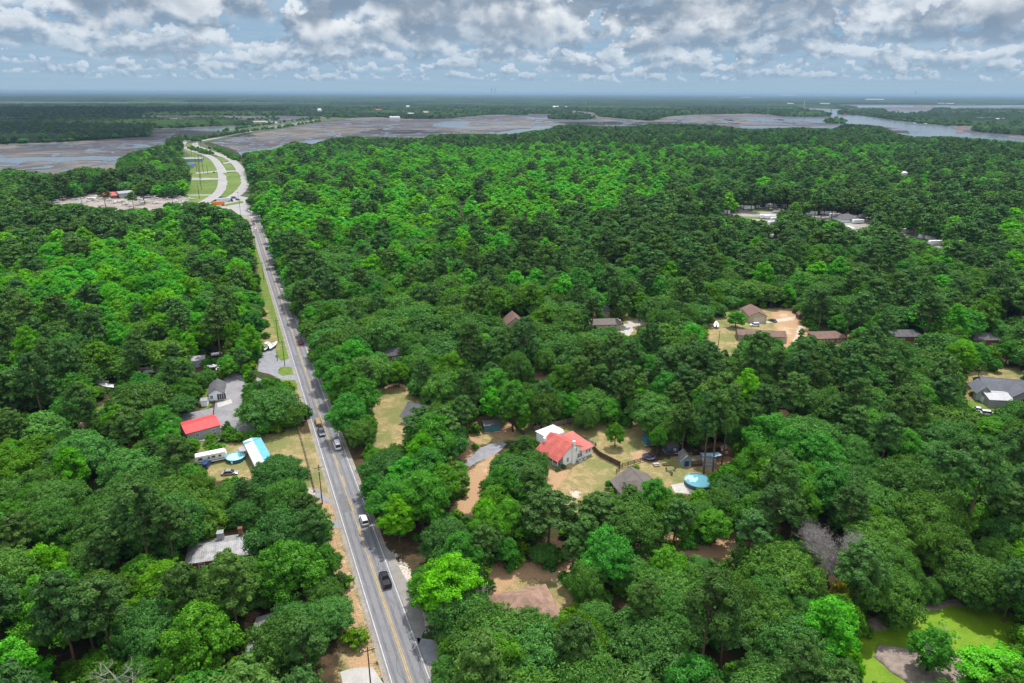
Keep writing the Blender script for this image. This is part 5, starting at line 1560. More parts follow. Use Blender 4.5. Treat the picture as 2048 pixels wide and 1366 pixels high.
def house(name, label, cat, A, B, D, wh, rh, wm, rm, ridge='x', over=.45, hip=0.0, wins=(), doors=(), chim=None, keep=None, L=None, gable_m=None, vents=0, group=None, lm=None, found=.25, ctr=None, rz=None):
    if ctr is not None:
        c = P(*ctr) if len(ctr) == 2 else Vector(ctr); Lx = L
    else:
        c, rz, Lx = frame_of(A, B, D)
        if L: Lx = L
    root = empty(name, c, rz, label, cat, group)
    BUILDINGS.append((c.x, c.y, (keep if keep is not None else max(Lx, D) * .5 + 1.5)))
    if lm: LANDMARKS.append((lm, tuple(project([tuple(c)])[0])))
    x, y = Lx / 2, D / 2
    wb = MB()
    if ridge == 'x' and not hip:
        wb.add([(-x, -y, found), (x, -y, found), (x, y, found), (-x, y, found), (-x, -y, wh), (x, -y, wh), (x, y, wh), (-x, y, wh), (-x, 0, wh + rh - .02), (x, 0, wh + rh - .02)],
               [(0, 1, 5, 4), (1, 2, 6, 9, 5), (2, 3, 7, 6), (3, 0, 4, 8, 7)])
    elif ridge == 'y' and not hip:
        wb.add([(-x, -y, found), (x, -y, found), (x, y, found), (-x, y, found), (-x, -y, wh), (x, -y, wh), (x, y, wh), (-x, y, wh), (0, -y, wh + rh - .02), (0, y, wh + rh - .02)],
               [(0, 1, 5, 8, 4), (1, 2, 6, 5), (2, 3, 7, 9, 6), (3, 0, 4, 7)])
    else:
        wb.box(-x, x, -y, y, found, wh)
    wb.build('wall', wm, root)
    MB().box(-x - .05, x + .05, -y - .05, y + .05, -.2, found).build('foundation', CONC, root)
    rb = MB(); th = .14; o = over
    if hip:
        q = min(hip, x - .3 if ridge == 'x' else y - .3)
        dz = rh / (y if ridge == 'x' else x) * o
        z0, z1 = wh - dz + .06, wh + rh
        if ridge == 'x': r1, r2 = (-x + q, 0, z1), (x - q, 0, z1)
        else: r1, r2 = (0, -y + q, z1), (0, y - q, z1)
        c0, c1, c2, c3 = (-x - o, -y - o, z0), (x + o, -y - o, z0), (x + o, y + o, z0), (-x - o, y + o, z0)
        lo = [(p[0], p[1], p[2] - .18) for p in (c0, c1, c2, c3)]
        if ridge == 'x': fs = [(0, 1, 5, 4), (1, 2, 5), (2, 3, 4, 5), (3, 0, 4)]
        else: fs = [(0, 1, 4), (1, 2, 5, 4), (2, 3, 5), (3, 0, 4, 5)]
        rb.add([c0, c1, c2, c3, r1, r2] + lo, fs + [(9, 8, 7, 6), (0, 6, 7, 1), (1, 7, 8, 2), (2, 8, 9, 3), (3, 9, 6, 0)])
    elif ridge == 'x':
        dz = rh / y * o
        rb.slab([(-x - o, -y - o, wh - dz + th), (x + o, -y - o, wh - dz + th), (x + o, 0, wh + rh + th), (-x - o, 0, wh + rh + th)], th)
        rb.slab([(x + o, y + o, wh - dz + th), (-x - o, y + o, wh - dz + th), (-x - o, 0, wh + rh + th), (x + o, 0, wh + rh + th)], th)
    else:
        dz = rh / x * o
        rb.slab([(-x - o, y + o, wh - dz + th), (-x - o, -y - o, wh - dz + th), (0, -y - o, wh + rh + th), (0, y + o, wh + rh + th)], th)
        rb.slab([(x + o, -y - o, wh - dz + th), (x + o, y + o, wh - dz + th), (0, y + o, wh + rh + th), (0, -y - o, wh + rh + th)], th)
    roof = rb.build('roof', rm, root)
    if not hip:      # ridge cap, proud of both slopes
        cap = MB()
        if ridge == 'x': cap.box(-x - o - .02, x + o + .02, -.12, .12, wh + rh + th - .06, wh + rh + th + .03)
        else: cap.box(-.12, .12, -y - o - .02, y + o + .02, wh + rh + th - .06, wh + rh + th + .03)
        cap.build('ridge_cap', rm, roof)
    for cx, cy, w, zt, m in (chim or ()):
        cb = MB().box(cx - w / 2, cx + w / 2, cy - w / 2, cy + w / 2, wh * .6, zt).box(cx - w / 2 - .08, cx + w / 2 + .08, cy - w / 2 - .08, cy + w / 2 + .08, zt, zt + .15)
        cb.build('chimney', m, roof)
    for k in range(vents):
        vx = (-.3 + .35 * k) * Lx; vy = -y * .45
        zr = wh + rh * (1 - abs(vy) / y) if ridge == 'x' else wh + rh * (1 - abs(vx) / x)
        MB().cyl((vx, vy), .12, zr, zr + .7, 8).build('vent_pipe', CHROME, roof)
    for w in wins: add_window(root, *w, Lx, D)
    for s, u, w, h, m in doors: add_door(root, s, u, w, h, Lx, D, m)
    return root


SID_W = mat('white_siding', (0.82, 0.85, 0.90), 0.7, 0.05, stripes=(2, .25, .9))
SID_G = mat('grey_siding', (0.36, 0.37, 0.38), 0.75, 0.06, stripes=(2, .25, .85))
SID_T = mat('teal_siding', (0.05, 0.17, 0.19), 0.7, 0.12, stripes=(0, .4, .8))
SID_B = mat('blue_grey_siding', (0.20, 0.29, 0.37), 0.7, 0.08, stripes=(2, .25, .85))
SID_N = mat('navy_siding', (0.055, 0.085, 0.15), 0.7, 0.1, stripes=(2, .25, .85))
SID_TAN = mat('tan_siding', (0.42, 0.36, 0.26), 0.8, 0.08, stripes=(2, .25, .88))
BRICK = mat('brick_wall', (0.22, 0.10, 0.07), 0.9, 0.25, 3.0, stripes=(2, .15, .8))
BRICKT = mat('tan_brick_wall', (0.30, 0.22, 0.16), 0.9, 0.2, 3.0, stripes=(2, .15, .85))
SH_GREY = roofm('grey_shingles', (0.085, 0.085, 0.092), (0.135, 0.135, 0.145), (0, .6, .88))
SH_DARK = roofm('dark_shingles', (0.05, 0.05, 0.055), (0.085, 0.085, 0.09), (0, .6, .85))
SH_BRN = roofm('brown_shingles', (0.145, 0.088, 0.075), (0.215, 0.135, 0.110), (0, .5, .85))
SH_TAN = roofm('tan_shingles', (0.21, 0.135, 0.105), (0.40, 0.255, 0.185), (0, .45, .86))
SH_TAUPE = roofm('taupe_shingles', (0.125, 0.108, 0.098), (0.185, 0.160, 0.145), (1, .5, .86))
RED_MET = roofm('red_metal_roof', (0.42, 0.085, 0.075), (0.58, 0.155, 0.125), (1, .42, .86), .5)
RED_BARN = roofm('bright_red_metal_roof', (0.66, 0.055, 0.060), (0.74, 0.085, 0.085), (0, .8, .92), .5)
GALV = roofm('weathered_galvanised_roof', (0.20, 0.20, 0.21), (0.44, 0.44, 0.45), (0, .5, .72), .5, .15)
WMET = roofm('white_metal_roof', (0.62, 0.63, 0.65), (0.72, 0.73, 0.75), (0, .5, .9), .4)
GMET = roofm('grey_metal_roof', (0.30, 0.31, 0.34), (0.38, 0.39, 0.42), (0, .5, .85), .45, .1)
BLUE_MET = roofm('sky_blue_metal_roof', (0.12, 0.40, 0.72), (0.16, 0.48, 0.80), (1, .6, .9), .5)
NAVYD = mat('navy_door_paint', (0.02, 0.05, 0.14), 0.5, 0.05)
WATERP = mat('pool_water', (0.32, 0.86, 0.95), 0.5, 0.03, 0.5, spec=0.2, col2=(0.38, 0.90, 0.97))
FENCE = mat('brown_fence_boards', (0.105, 0.070, 0.052), 0.9, 0.25, 2.0)


def white_house():
    A = P(1115, 938.5); d = (P(1187, 907.5) - A); d.z = 0
    ux = d.normalized(); rz = math.atan2(ux.y, ux.x)
    vy = Vector((-ux.y, ux.x, 0)); U, V = 14.2, 9.2
    c = A + ux * U / 2 + vy * V / 2
    root = empty('white_house', c, rz, 'white two storey house with red metal roof, front porch and side chimney', 'house')
    BUILDINGS.append((c.x, c.y, 10.5)); LANDMARKS.append(('the red roofed white house', tuple(project([tuple(c)])[0])))
    x0, x1, y0, y1 = -U / 2, U / 2, -V / 2, V / 2
    xp = x0 + 2.2; xr = x0 + 5.6; xe = x0 + 9.6; zp = 2.9; zr = 6.5; ze = 4.5; zw = 3.0
    wb = MB()   # main gable block behind the porch
    zq = zp + (zr - zp) * (xp - x0) / (xr - x0)
    def prism(pts, ya, yb):
        n = len(pts)
        wb.add([(p[0], ya, p[1]) for p in pts] + [(p[0], yb, p[1]) for p in pts],
               [tuple(range(n)), tuple(range(2 * n - 1, n - 1, -1))] + [(i, i + n, (i + 1) % n + n, (i + 1) % n) for i in range(n)])
    prism([(xp, .3), (xe, .3), (xe, ze - .1), (xr, zr - .1), (xp, zq - .1)], y0, y1)
    wb.add([(xe + .003, y0 + .002, .3), (x1, y0 + .002, .3), (x1, y1, .3), (xe + .003, y1, .3), (xe + .003, y0 + .002, zw), (x1, y0 + .002, zw), (x1, y1, 3.9), (xe + .003, y1, 3.9)],
           [(0, 1, 5, 4), (1, 2, 6, 5), (2, 3, 7, 6), (3, 0, 4, 7)])
    wb.box(x0 + 4.0, x0 + 11.0, y1 + .003, y1 + 5.2, .3, 5.2)
    wb.build('wall', SID_W, root)
    MB().box(x0, x1 + .05, y0 - .05, y1 + .05, -.2, .3).build('foundation', CONC, root)
    rb = MB(); o = .5
    s1 = (zr - zp) / (xr - x0)
    rb.slab([(x0 - o, y1 + o, zp - s1 * o + .14), (x0 - o, y0 - o, zp - s1 * o + .14), (xr, y0 - o, zr + .14), (xr, y1 + o, zr + .14)], .14)
    s2 = (zr - ze) / (xe - xr)
    rb.slab([(xr, y0 - o, zr + .14), (xe + .4, y0 - o, ze - .4 * s2 + .14), (xe + .4, y1 + o, ze - .4 * s2 + .14), (xr, y1 + o, zr + .14)], .14)
    rb.slab([(xe - .9, y0 - o, zw - .15 + .14), (x1 + o, y0 - o, zw - .15 + .14), (x1 + o, y1 + .2, 4.1 + .14), (xe - .9, y1 + .2, 4.1 + .14)], .14)
    roof = rb.build('roof', RED_MET, root)
    rb2 = MB().box(x0 + 3.7, x0 + 11.3, y1 + .6, y1 + 5.6, 5.22, 5.4)
    rb2.build('flat_rear_roof', WMET, root)
    ch = MB().box(xr - .1, xr + 1.0, y0 - .75, y0 + .0, 0, 5.4).box(xr + .1, xr + .8, y0 - .60, y0 - .04, 5.4, 7.4).box(xr + .02, xr + .88, y0 - .66, y0 + .02, 7.4, 7.55)
    ch.build('side_chimney', WHITE, root)
    MB().box(x0 + 2.2, x0 + 3.0, y1 - .6, y1 + .2, 3.2, 5.9).build('chimney', WHITE, roof)
    for (u, z, w, h) in ((-.45 + xr + 2.0, 3.4, .8, 1.3), (xr + 2.9, 1.0, .9, 1.3), (xr + 4.1 - .2, 1.0, .8, 1.3), (x1 - 2.3, 1.4, .8, 1.0), (x1 - 1.1, 1.4, .8, 1.0), (xr - 1.6, 1.2, .7, 1.3)):
        add_window(root, 'f', u, z, w, h, U, V)
    # porch
    pb = MB().box(x0, xp - .003, y0 + .003, y1 - .003, .3, .45); pb.build('porch_floor', mat('porch_boards', (.25, .27, .30), .8, .1), root)
    for i in range(5):
        yy = y0 + .25 + (V - .5) * i / 4
        MB().box(x0 + .08, x0 + .28, yy - .1, yy + .1, .45, zp - .12).build('porch_post', WHITE, root)
    for i in range(4):
        rl = MB()
        a = y0 + .37 + (V - .5) * i / 4; b = a + (V - .5) / 4 - .24
        if i == 2: continue
        rl.box(x0 + .14, x0 + .2, a, b, 1.25, 1.32); rl.box(x0 + .14, x0 + .2, a, b, .58, .63)
        k = a
        while k < b: rl.box(x0 + .155, x0 + .185, k, k + .04, .63, 1.25); k += .18
        rl.build('porch_railing', WHITE, root)
    dk = mat('dark_porch_wall', (.12, .14, .17), .8, .1)
    for yy in (-2.6, 2.4): MB().box(xp - .06, xp + .02, yy - .6, yy + .6, 1.1, 2.4).build('porch_window', GLASS, root)
    MB().box(xp - .07, xp + .02, -.5, .5, .45, 2.5).build('front_door', dk, root)
    # rear deck
    dkb = MB().box(x1 + .01, x1 + 4.2, y0 + 2.2, y1 + 1.0, .55, .75)
    for px_ in (x1 + .3, x1 + 4.0):
        for py_ in (y0 + 2.4, y1 + .8): dkb.box(px_ - .08, px_ + .08, py_ - .08, py_ + .08, -.1, .55)
    dkb.build('deck', mat('pale_deck_boards', (.40, .38, .36), .85, .12, 1.0, stripes=(0, .3, .85)), root)
    rr = MB()
    for (a, b) in (((x1 + .1, y0 + 2.25), (x1 + 4.15, y0 + 2.25)), ((x1 + 4.15, y0 + 2.25), (x1 + 4.15, y1 + .95)), ((x1 + 4.15, y1 + .95), (x1 + .1, y1 + .95))):
        a = Vector((*a, 0)); b = Vector((*b, 0)); n = max(2, int((b - a).length / .3))
        for zz, t in ((1.62, .05), (.92, .035)): rr.tube([a + Vector((0, 0, zz)), b + Vector((0, 0, zz))], t, 4)
        for i in range(n + 1):
            p = a.lerp(b, i / n); s = .07 if i % 6 == 0 else .03
            rr.box(p.x - s, p.x + s, p.y - s, p.y + s, .75, 1.65)
    rr.build('deck_railing', FENCE, root)
    # condensing units at the wall
    for i, (a, b, w) in enumerate(((xr + 2.6, .95, 1.3), (xr + 4.6, .85, .8))):
        t = empty('air_conditioner', c + ux * a + vy * (y0 - 1.1), rz, ['long grey air conditioning unit at the white house wall', 'square grey air conditioner nearest the house windows'][i], 'air conditioner')
        MB().box(-w / 2, w / 2, -.4, .4, 0.0, .1).build('pad', CONC, t); MB().box(-w / 2 + .04, w / 2 - .04, -.36, .36, .1, .85).build('cabinet', mat('ac_grey', (.45, .46, .45), .6, .08), t)
        MB().cyl((0, 0), .3, .85, .9, 14).build('fan_grille', DARKM, t)
    for i, (a, b) in enumerate(((x0 - .6, y0 - .6), (x0 + 1.6, y0 - .8))):
        plant('shrub', c + ux * a + vy * b, 1, (.4, .4, .45), ['reddish bush at the porch corner', 'small bush by the porch steps'][i], None, i)
    return c, ux, vy


def build_buildings():
    white_house()
    # grey house in front of the pool
    e1 = P(1224.7, 962, 2.6); e2 = P(1250, 992, 2.6)
    dr = (e2 - e1); dr.z = 0; dr.normalize(); nv = Vector((-dr.y, dr.x, 0))
    L, Wd = 15.0, 11.0
    c = e1 + dr * L / 2 + nv * Wd / 2; c.z = 0
    rz = math.atan2(dr.y, dr.x)
    h = house('grey_roof_house', 'long low house with taupe shingle roof and dormer beside the round pool', 'house', None, None, Wd, 2.7, 3.3, SID_G, SH_TAUPE, 'x', .6, ctr=tuple(c), rz=rz, L=L, keep=8, lm='the taupe roofed house',
              wins=(('f', -3, 1.0, 1.0, 1.3), ('f', 1, 1.0, 1.2, 1.3), ('l', 1.6, 1.0, 1.0, 1.3), ('l', -2.6, 1.0, 1.0, 1.3)), doors=(('l', -.4, 1.0, 2.1, WHITE),))
    db = MB(); db.add([(-3, -4.4, 3.2), (.2, -4.4, 3.2), (.2, -.6, 3.3), (-3, -.6, 3.3), (-3, -4.4, 4.5), (.2, -4.4, 4.5), (-1.4, -4.4, 5.5), (-1.4, -.6, 5.5), (-3, -.6, 4.5), (.2, -.6, 4.5)], [(0, 1, 5, 6, 4), (1, 2, 9, 5), (3, 0, 4, 8)])
    dm = db.build('dormer', SID_G, h)
    MB().slab([(-3.3, -.4, 4.42), (-3.3, -4.8, 4.42), (-1.4, -4.8, 5.72), (-1.4, -.4, 5.72)], .12).slab([(.5, -4.8, 4.42), (.5, -.4, 4.42), (-1.4, -.4, 5.72), (-1.4, -4.8, 5.72)], .12).build('dormer_roof', SH_TAUPE, dm)
    MB().box(-2.0, -.8, -4.45, -4.38, 3.6, 4.7).build('dormer_window', GLASS, dm)
    # left side of the road
    house('barn', 'long bright red metal roofed barn at the edge of the car park', 'barn', (376, 884), (442, 866), 9.0, 3.0, 1.1, SID_G, RED_BARN, 'x', .35, wins=(('f', -2, 1.2, 1.0, .8), ('f', 3, 1.2, 1.0, .8)), doors=(('r', 0, 2.6, 2.4, WHITE),), keep=7, lm='the red roofed barn')
    of = house('office_cottage', 'small pale cottage with grey roof and glazed entry by the car park', 'house', (419, 803), (449, 799.5), 9.5, 2.9, 1.7, SID_W, SH_GREY, 'y', .5, wins=(('f', -1.6, 1.0, .9, 1.2), ('r', 1.5, 1.0, 1.0, 1.2)), keep=7, lm='the grey roofed office cottage')
    sc = MB()
    for i in range(4): sc.box(.3 + i * .75, .9 + i * .75, -4.95, -4.8, .4, 2.5)
    sc.build('entry_glazing', GLASS, of)
    MB().box(.1, 3.5, -4.82, -4.76, .25, 2.7).build('entry_frame', WHITE, of)
    house('metal_roof_house', 'old house with streaked galvanised metal roof sunk in oaks', 'house', (377, 1147), (524, 1123), 8.0, 3.0, 1.3, BRICK, GALV, 'x', .5, hip=3.2, wins=(('f', -5, 1, 1.1, 1.2), ('f', 0, 1, 1.1, 1.2), ('l', 0, 1, 1.0, 1.2)), chim=((-1.2, 2.4, 1.4, 5.6, GMET), (3.2, 3.2, .9, 5.4, BRICK)), keep=9, lm='the galvanised roofed house')
    house('long_low_house', 'long narrow home with stained dark metal roof near the bottom edge', 'house', None, None, 6.2, 2.7, .8, BRICK, roofm('stained_metal_roof', (.17, .17, .18), (.36, .36, .37), (0, .5, .8)), 'x', .3, ctr=(528, 1330), rz=R(97), L=20, keep=3, lm='the long dark metal roof')
    house('garden_shed', 'little grey roofed shed half hidden under the trees at the bottom left', 'shed', (333, 1368), (362, 1362), 5.5, 2.4, .7, SID_G, GALV, 'y', .3, wins=(('r', 0, 1, .8, .8),), doors=(('f', 0, 1.4, 1.9, WHITE),), keep=4, lm='the little shed at the bottom')
    house('tan_roof_house', 'house with broad tan hip roof on bare sandy ground', 'house', None, None, 9.8, 2.8, 3.0, WHITE, SH_TAN, 'x', .6, hip=5.2, ctr=(1049, 1232), rz=R(17), L=12.2, wins=(('f', 3, 1, 1.2, 1.2), ('r', 0, 1, 1.2, 1.2), ('f', -2, 1, 1.2, 1.2)), vents=1, keep=7, lm='the tan roofed house')
    house('tan_roof_cottage', 'smaller tan roofed wing mostly under oaks below the tan hip roof', 'house', None, None, 7.0, 2.6, 1.7, BRICKT, SH_BRN, 'x', .5, ctr=(1015, 1292), rz=R(17), L=9, wins=(('f', 0, 1, 1.2, 1.2),), keep=4)
    # centre
    gh = house('gabled_grey_house', 'grey roofed house with teal front gable behind pines', 'house', None, None, 10.0, 2.8, 2.8, SID_W, SH_GREY, 'x', .6, ctr=(858, 842), rz=R(-24), L=15, wins=(('f', -5, 1, 1.2, 1.2), ('f', 3, 1, 1.2, 1.2), ('l', 0, 1, 1.2, 1.2)), keep=8, lm='the grey house behind pines')
    gb = MB().add([(-1, -7.6, .2), (5, -7.6, .2), (5, -4.9, .2), (-1, -4.9, .2), (-1, -7.6, 2.8), (5, -7.6, 2.8), (5, -4.9, 2.8), (-1, -4.9, 2.8), (2, -7.6, 4.8), (2, -1, 4.8)], [(0, 1, 5, 8, 4), (1, 2, 6, 5), (3, 0, 4, 7)])
    gb.build('front_gable', SID_B, gh)
    MB().slab([(-1.5, -.8, 2.55), (-1.5, -8.1, 2.55), (2, -8.1, 4.98), (2, -.8, 4.98)], .13).slab([(5.5, -8.1, 2.55), (5.5, -.8, 2.55), (2, -.8, 4.98), (2, -8.1, 4.98)], .13).build('gable_roof', SH_GREY, gh)
    house('teal_shed', 'teal walled shed beside the lime green tree', 'shed', (968.5, 866), (1001, 863), 4.5, 2.5, .8, SID_T, SH_GREY, 'x', .2, doors=(('f', 0, 1.6, 2.0, SID_T),), keep=3.5)
    house('dark_roof_house', 'dark roofed house under oaks beside parked red car', 'house', (775, 724), (830, 717), 8.0, 2.7, 1.8, BRICK, SH_DARK, 'x', .5, wins=(('f', -3, 1, 1.2, 1.2), ('f', 3, 1, 1.2, 1.2)), keep=4, lm='the dark roofed house')
    house('brown_gable_house', 'house with steep brown gable roof rising above the oaks', 'house', (1012, 668), (1050, 666), 10.0, 4.2, 3.6, SID_TAN, SH_BRN, 'y', .5, wins=(('f', 0, 1, 1.2, 1.2),), keep=6.5, lm='the steep brown gable')
    house('grey_ranch_house', 'low grey roofed ranch house with white van on its drive', 'house', (1168, 661), (1243, 659), 8.5, 2.8, 1.5, SID_TAN, SH_TAUPE, 'x', .5, hip=3, wins=(('f', 6, 1.2, 1.1, 1.2), ('f', -4, 1.2, 1.1, 1.2), ('f', 3, 1.2, 1.1, 1.2)), keep=7, lm='the grey ranch house')
    house('yellow_garage', 'small yellowish garage behind the grey ranch house', 'garage', (1203, 634), (1221, 632), 7, 2.8, 1.2, SID_TAN, SH_GREY, 'x', .3, wins=(('f', 0, 1.2, 1.1, 1.0),), keep=4)
    # homestead at the right
    house('brown_roof_building', 'long low building with brown roof on the open sandy lot', 'house', (1476, 681), (1571, 686), 8.0, 2.7, 1.3, BRICKT, SH_BRN, 'x', .4, doors=(('f', 8.6, 4.2, 2.2, SID_TAN),), wins=(('f', -9, 1.4, 1.2, 1.0), ('f', -4, 1.4, 1.2, 1.0)), keep=7, lm='the long brown roofed building')
    house('tan_garage', 'tan garage with brown gable roof and wide door on the sandy lot', 'garage', (1497, 645), (1532, 645.5), 13.0, 3.4, 2.0, SID_TAN, SH_BRN, 'y', .4, doors=(('f', 0.6, 5.2, 2.6, mat('pale_garage_door', (.50, .47, .38), .6, .05)),), keep=6, lm='the tan garage')
    house('tiny_brown_shed', 'tiny brown shed at the far corner of the sandy lot', 'shed', (1597, 639), (1605, 639), 3.5, 2.3, 1.0, FENCE, SH_BRN, 'y', .2, doors=(('f', 0, 1, 1.8, WOOD),), keep=3)
    house('brown_hip_house', 'brick house with reddish brown hip roof right of the sandy lot', 'house', (1635, 688), (1692, 686), 9, 2.7, 1.6, BRICK, SH_BRN, 'x', .5, hip=3.5, wins=tuple(('f', u, 1, 1.2, 1.2) for u in (-5, -3, 0, 3, 5)), keep=6.5, lm='the reddish brown hip roof')
    house('slate_roof_house', 'blue grey roofed house behind tall pine trunks', 'house', (1788, 684), (1849, 684), 9, 2.8, 1.6, BRICK, SH_GREY, 'x', .5, hip=3.5, wins=(('f', 4, 1, 1.2, 1.2), ('f', -3, 1, 1.2, 1.2)), keep=6, lm='the blue grey roof behind pine trunks')
    house('slate_hip_house', 'blue grey hip roofed house near the right edge under oaks', 'house', (1945, 691), (2005, 691), 9, 2.8, 1.6, BRICK, SH_GREY, 'x', .5, hip=3.5, wins=(('f', -2, 1, 1.2, 1.2),), keep=6, lm='the grey hip roof near the right edge')
    sub = roofm('slate_blue_shingles', (.115, .125, .15), (.16, .17, .20), (1, .5, .88))
    sh = house('suburban_house', 'large grey house with slate blue cross gabled roof at the right edge', 'house', (1966, 797), (2058, 806), 12, 3.2, 3.0, SID_G, sub, 'x', .5, keep=9, lm='the large grey house at the right edge', wins=(('f', -7, 1.1, 1.0, 1.4), ('f', -1, 1.2, .9, 1.6)), doors=(('f', 1.8, 1.0, 2.1, WHITE),))
    for (gx, gz, w, nm) in ((-8.3, 2.6, 5.0, 1), (4.0, 2.4, 6.4, 0)):
        b = MB().add([(gx - w / 2, -8.6, .2), (gx + w / 2, -8.6, .2), (gx + w / 2, -5.9, .2), (gx - w / 2, -5.9, .2), (gx - w / 2, -8.6, 3.0), (gx + w / 2, -8.6, 3.0), (gx + w / 2, -5.9, 3.0), (gx - w / 2, -5.9, 3.0), (gx, -8.6, 3 + gz), (gx, -5.9, 3 + gz)], [(0, 1, 5, 8, 4), (1, 2, 6, 5), (3, 0, 4, 7)])
        gab = b.build('front_gable', SID_G, sh)
        MB().slab([(gx - w / 2 - .4, -.2, 2.85), (gx - w / 2 - .4, -9.1, 2.85), (gx, -9.1, 3.15 + gz), (gx, -.2, 3.15 + gz)], .13).slab([(gx + w / 2 + .4, -9.1, 2.85), (gx + w / 2 + .4, -.2, 2.85), (gx, -.2, 3.15 + gz), (gx, -9.1, 3.15 + gz)], .13).build('gable_roof', sub, gab)
        MB().box(gx - .6, gx + .6, -8.7, -8.58, 1.0, 2.4).build('window', WHITE, gab)
        MB().box(gx - .5, gx + .5, -8.74, -8.69, 1.1, 2.3).build('pane', GLASS, gab)
    house('metal_building', 'pale grey metal workshop roof beside the large grey house', 'workshop', (1976, 814), (2024, 816), 9, 2.8, 1.0, GMET, roofm('pale_workshop_metal', (.42, .43, .45), (.5, .51, .53), (0, .5, .88), .5), 'x', .2, keep=6, doors=(('l', 0, 2.4, 2.2, WHITE),))
    house('white_roof_house', 'white roofed house glimpsed between tall pines', 'house', (1512, 812), (1598, 818), 9, 3, 1.2, SID_W, WMET, 'x', .4, keep=6, wins=(('f', 0, 1, 1, 1.2),), lm='the white roof between pines')
    house('oak_hidden_house', 'white walled house barely showing through oaks below the grey roof', 'house', (1200, 1082), (1262, 1086), 8, 3, 1.5, SID_W, WMET, 'x', .4, keep=4, wins=(('f', 0, 1, 1, 1.2),), lm='the white wall glimpsed through oaks')
    house('boat_shed', 'small grey shed behind the boats in the trees', 'shed', (379, 736), (410, 733), 6, 2.8, .9, GMET, GALV, 'x', .2, keep=4, doors=(('f', 1.5, 1.4, 2, SID_B),), lm='the boat shed')
    house('white_forest_house', 'white house alone in the distant forest at the right', 'house', (1801, 354), (1814, 353.5), 8, 5, 2, SID_W, WMET, 'x', .4, keep=10, wins=(('f', 0, 1, 1, 1.2),))
    house('cottage_lean_shed', 'white lean shed beside the office cottage', 'shed', (403, 814), (415, 813), 3, 2.2, .5, SID_W, GMET, 'x', .2, keep=2)
    # trailer home with blue and white roof
    c = P(518, 920); ax = (P(535, 958) - P(500, 890)); rz = math.atan2(ax.y, ax.x)
    t = empty('trailer_home', c, rz, 'trailer home with half blue and half white metal roof beside the small pool', 'mobile home')
    BUILDINGS.append((c.x, c.y, 9)); LANDMARKS.append(('the blue roofed trailer home', (518, 920)))
    L, W = 16.5, 4.5
    MB().box(-L / 2, L / 2, -W / 2, W / 2, .6, 3.0).build('wall', SID_W, t)
    MB().box(-L / 2 + .1, L / 2 - .1, -W / 2 + .1, W / 2 - .1, 0, .6).build('skirting', mat('skirting_grey', (.3, .3, .3), .8, .1), t)
    MB().slab([(-L / 2 - .3, .05, 3.7), (-L / 2 - .3, -W / 2 - .4, 3.05), (L / 2 + .3, -W / 2 - .4, 3.05), (L / 2 + .3, .05, 3.7)], .1).build('roof', WMET, t)
    MB().slab([(L / 2 + .3, .05, 3.72), (L / 2 + .3, W / 2 + .5, 2.95), (-L / 2 - .3, W / 2 + .5, 2.95), (-L / 2 - .3, .05, 3.72)], .1).slab([(-L / 2 - .35, W / 2 + .5, 3.06), (-L / 2 - .35, -W / 2 - .45, 3.10), (-L / 2 + 2.0, -W / 2 - .45, 3.20), (-L / 2 + 2.0, .05, 3.84)], .06).build('blue_roof', BLUE_MET, t)
    for u in (-6, -2, 3): add_window(t, 'f', u, 1.4, 1.0, 1.0, L, W)
    MB().box(-6.2, -3.2, -W / 2 - 2.4, -W / 2 - .02, 2.5, 2.62).box(-6.1, -5.95, -W / 2 - 2.3, -W / 2 - 2.15, 0, 2.5).box(-3.45, -3.3, -W / 2 - 2.3, -W / 2 - 2.15, 0, 2.5).build('patio_cover', GMET, t)
    aw = empty('green_canopy', P(545, 935), rz, 'green metal canopy on posts beside the blue roof', 'canopy')
    ab = MB().slab([(-2, -1.6, 2.3), (2, -1.6, 2.3), (2, 1.6, 2.7), (-2, 1.6, 2.7)], .08); ab.build('roof', mat('green_canopy_metal', (.10, .27, .23), .5, .1), aw)
    for a in (-1.9, 1.9):
        for b in (-1.5, 1.5): MB().box(a - .06, a + .06, b - .06, b + .06, 0, 2.3).build('post', WHITE, aw)
    # sheds by the pool
    house('rounded_green_shed', 'rounded dark green metal shed at the back of the fenced lawn', 'shed', (1292, 892), (1307, 890), 3.2, 2.1, .7, SID_T, mat('dark_green_metal', (.03, .10, .10), .5, .1), 'y', .1, doors=(('f', 0, 1.2, 1.8, SID_T),), keep=2.5)
    house('navy_shed', 'small navy shed with dark roof and white window', 'shed', (1333, 909), (1357, 907), 3.4, 2.2, 1.0, SID_N, SH_DARK, 'x', .15, wins=(('f', .6, 1.1, .5, .6),), keep=2.5)
    house('blue_shed', 'pale blue shed with weathered roof and navy double doors', 'shed', (1364, 933), (1382, 932.5), 4.2, 2.2, 1.3, SID_B, roofm('weathered_grey_shingles', (.10, .10, .10), (.24, .24, .24), (0, .5, .8)), 'y', .3, doors=(('f', 0, 1.4, 1.8, NAVYD),), wins=(('l', -.8, 1.0, .6, .6),), keep=3, lm='the pale blue shed')
    house('chicken_house', 'small blue grey chicken house with pale roof beside the blue shed', 'shed', (1405, 934), (1428, 937), 2.6, 2.0, .7, SID_B, roofm('pale_grey_shingles', (.2, .2, .2), (.28, .28, .28)), 'x', .3, wins=(('f', -1, 1.1, .5, .5), ('f', 0, 1.1, .5, .5), ('f', 1, 1.1, .5, .5)), keep=2)
    cp = empty('chicken_run', P(1392, 928), R(10), 'slatted timber run joining the blue shed and chicken house', 'run')
    b = MB()
    for i in range(14): b.box(-2.1 + i * .32, -1.95 + i * .32, -1.5, 1.5, 2.0, 2.06)
    b.build('slatted_roof', mat('pale_slats', (.25, .21, .18), .9, .2), cp)
